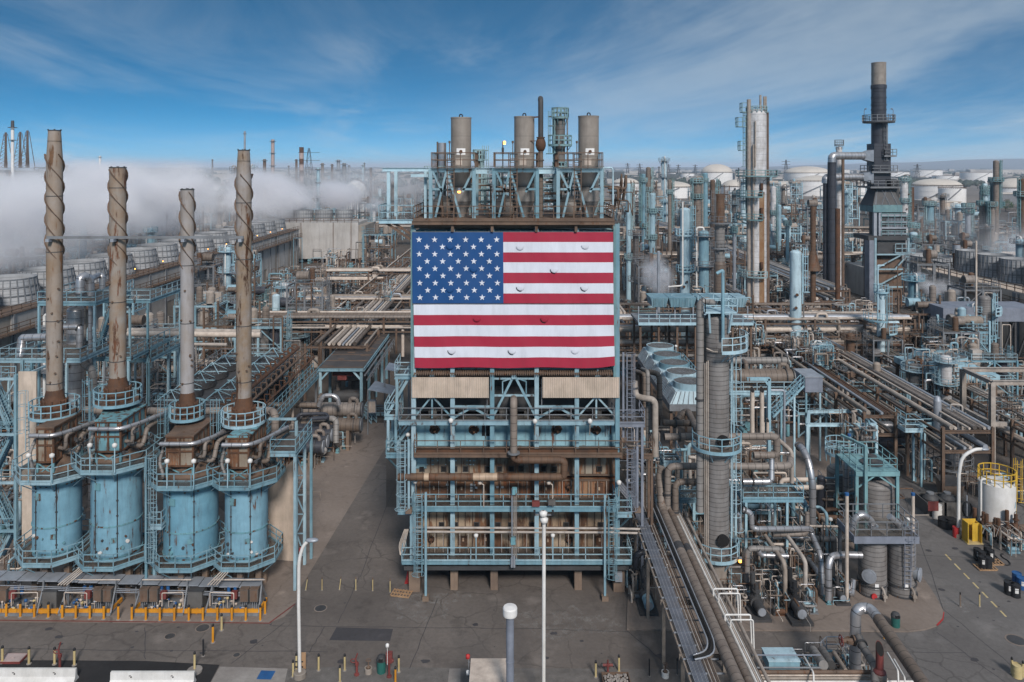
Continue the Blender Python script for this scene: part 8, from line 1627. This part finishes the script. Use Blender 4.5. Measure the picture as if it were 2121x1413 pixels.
def steam_mat(name,dens,lo,hi,sc,aniso=.2):
 m=bpy.data.materials.new(name);m.use_nodes=True;nt=m.node_tree;N,L=nt.nodes,nt.links;N.clear();o=N.new('ShaderNodeOutputMaterial');s=N.new('ShaderNodeVolumePrincipled');s.inputs['Color'].default_value=(.97,.96,.98,1);s.inputs['Anisotropy'].default_value=aniso
 tcn=N.new('ShaderNodeTexCoord');geo=N.new('ShaderNodeNewGeometry');n=N.new('ShaderNodeTexNoise');n.inputs['Scale'].default_value=sc;n.inputs['Detail'].default_value=5;n.inputs['Roughness'].default_value=.6;L.new(geo.outputs['Position'],n.inputs[0])
 r=N.new('ShaderNodeMapRange');L.new(n.outputs[0],r.inputs[0]);r.inputs[1].default_value=lo;r.inputs[2].default_value=hi
 v=N.new('ShaderNodeVectorMath');v.operation='MULTIPLY_ADD';L.new(tcn.outputs['Generated'],v.inputs[0]);v.inputs[1].default_value=(2,2,2);v.inputs[2].default_value=(-1,-1,-1)
 l=N.new('ShaderNodeVectorMath');l.operation='LENGTH';L.new(v.outputs[0],l.inputs[0]);f=N.new('ShaderNodeMapRange');f.interpolation_type='SMOOTHSTEP';L.new(l.outputs['Value'],f.inputs[0]);f.inputs[1].default_value=1;f.inputs[2].default_value=.5
 a=N.new('ShaderNodeMath');a.operation='MULTIPLY';L.new(r.outputs[0],a.inputs[0]);L.new(f.outputs[0],a.inputs[1]);q=N.new('ShaderNodeMath');q.operation='MULTIPLY';L.new(a.outputs[0],q.inputs[0]);q.inputs[1].default_value=dens;L.new(q.outputs[0],s.inputs['Density']);L.new(s.outputs[0],o.inputs['Volume']);M[name]=m;return m
steam_mat('steam_dense',.085,.475,.60,.05,0);steam_mat('steam_mid',.03,.47,.62,.03,0);steam_mat('steam_billow',.20,.49,.60,.10,0);steam_mat('steam_puff',.30,.36,.60,.10);steam_mat('steam_thin',.016,.36,.7,.03);steam_mat('steam_wisp',.5,.36,.6,.35)
def steam(label,c,rad,m,tilt=0):
 b=MB();b.lathe([(max(.02,math.cos(R(a))),math.sin(R(a)))for a in range(-90,91,15)],n=20,smooth=True);b.v=[(x*rad[0],y*rad[1],z*rad[2])for x,y,z in b.v];o=b.build('steam_plume',m,loc=c);o.rotation_euler=(0,tilt,0);tag(o,label,'steam',None,'stuff')
steam('dense white steam bank blowing left off the long cooling tower, near part',(-118,150,22),(46,62,12),'steam_dense');steam('dense white steam bank off the far part of the long cooling tower',(-112,240,24),(52,66,14),'steam_dense');steam('wide steam drifting far left behind the twisted stacks',(-180,290,21),(110,90,15),'steam_mid');steam('thinner steam veil beyond the white cooling tower',(-75,370,24),(70,60,15),'steam_thin');steam('low steam sheet spilling behind the leftmost stack',(-150,190,12),(60,90,12),'steam_thin');steam('steam reaching back towards the horizon chimneys',(-170,440,24),(150,70,13),'steam_mid')
for i in range(9):r_=random.Random(i);steam('ragged white steam billow above the long cooling tower, %s'%on[i],(-84-r_.uniform(4,34),120+i*16+r_.uniform(-8,8),r_.uniform(22,30)),(r_.uniform(12,24),r_.uniform(10,18),r_.uniform(6,10)),'steam_billow',.25)
for i,(x,y,D,rx,rz)in enumerate(((585,422,278,12,7),(560,400,290,20,9),(625,425,281,7,5),(700,408,330,13,8),(740,385,420,16,9),(715,398,350,10,5),(650,395,420,22,9),(775,425,260,5,4))):steam('white steam puff %s'%['off the leftmost fan of the white cooling tower','drifting left of the white cooling tower','between fans of the white cooling tower','curling under the white sphere','veiling the white sphere','left of the white sphere','behind the white cooling tower','at the corner of the roof gantry'][i],P(x,y,D),(rx,rx,rz),'steam_puff' if i not in(4,6)else 'steam_thin',.3)
steam('steam drifting off the right cooling tower fans',P(2080,495,195),(17,16,8),'steam_thin');steam('denser steam over the far right fan cylinders',P(2125,515,180),(13,10,6),'steam_dense');steam('thin steam haze between black furnace and far right columns',P(1990,480,230),(26,20,8),'steam_thin');steam('small steam wisp in the yard right of the flag',P(1362,570,130),(3.2,3,4.5),'steam_wisp',-.4);steam('small steam wisp beside the right cooling tower wall',P(1908,582,140),(3,3,1.8),'steam_wisp');steam('faint steam wisp by the pipe knot right of it',P(1950,600,140),(4,3,2.4),'steam_wisp')
mh=bpy.data.materials.new('haze_air');mh.use_nodes=True;q=mh.node_tree;q.nodes.clear();o_=q.nodes.new('ShaderNodeOutputMaterial');pv=q.nodes.new('ShaderNodeVolumePrincipled');pv.inputs['Color'].default_value=(.72,.84,1,1);pv.inputs['Density'].default_value=.00011;q.links.new(pv.outputs[0],o_.inputs['Volume']);M['haze_air']=mh
b=MB();b.box((-31000,-400,-1.2),(31000,35000,125));o=b.build('haze','haze_air');tag(o,'thin pale blue haze over the far tank farm and town','haze',None,'stuff')
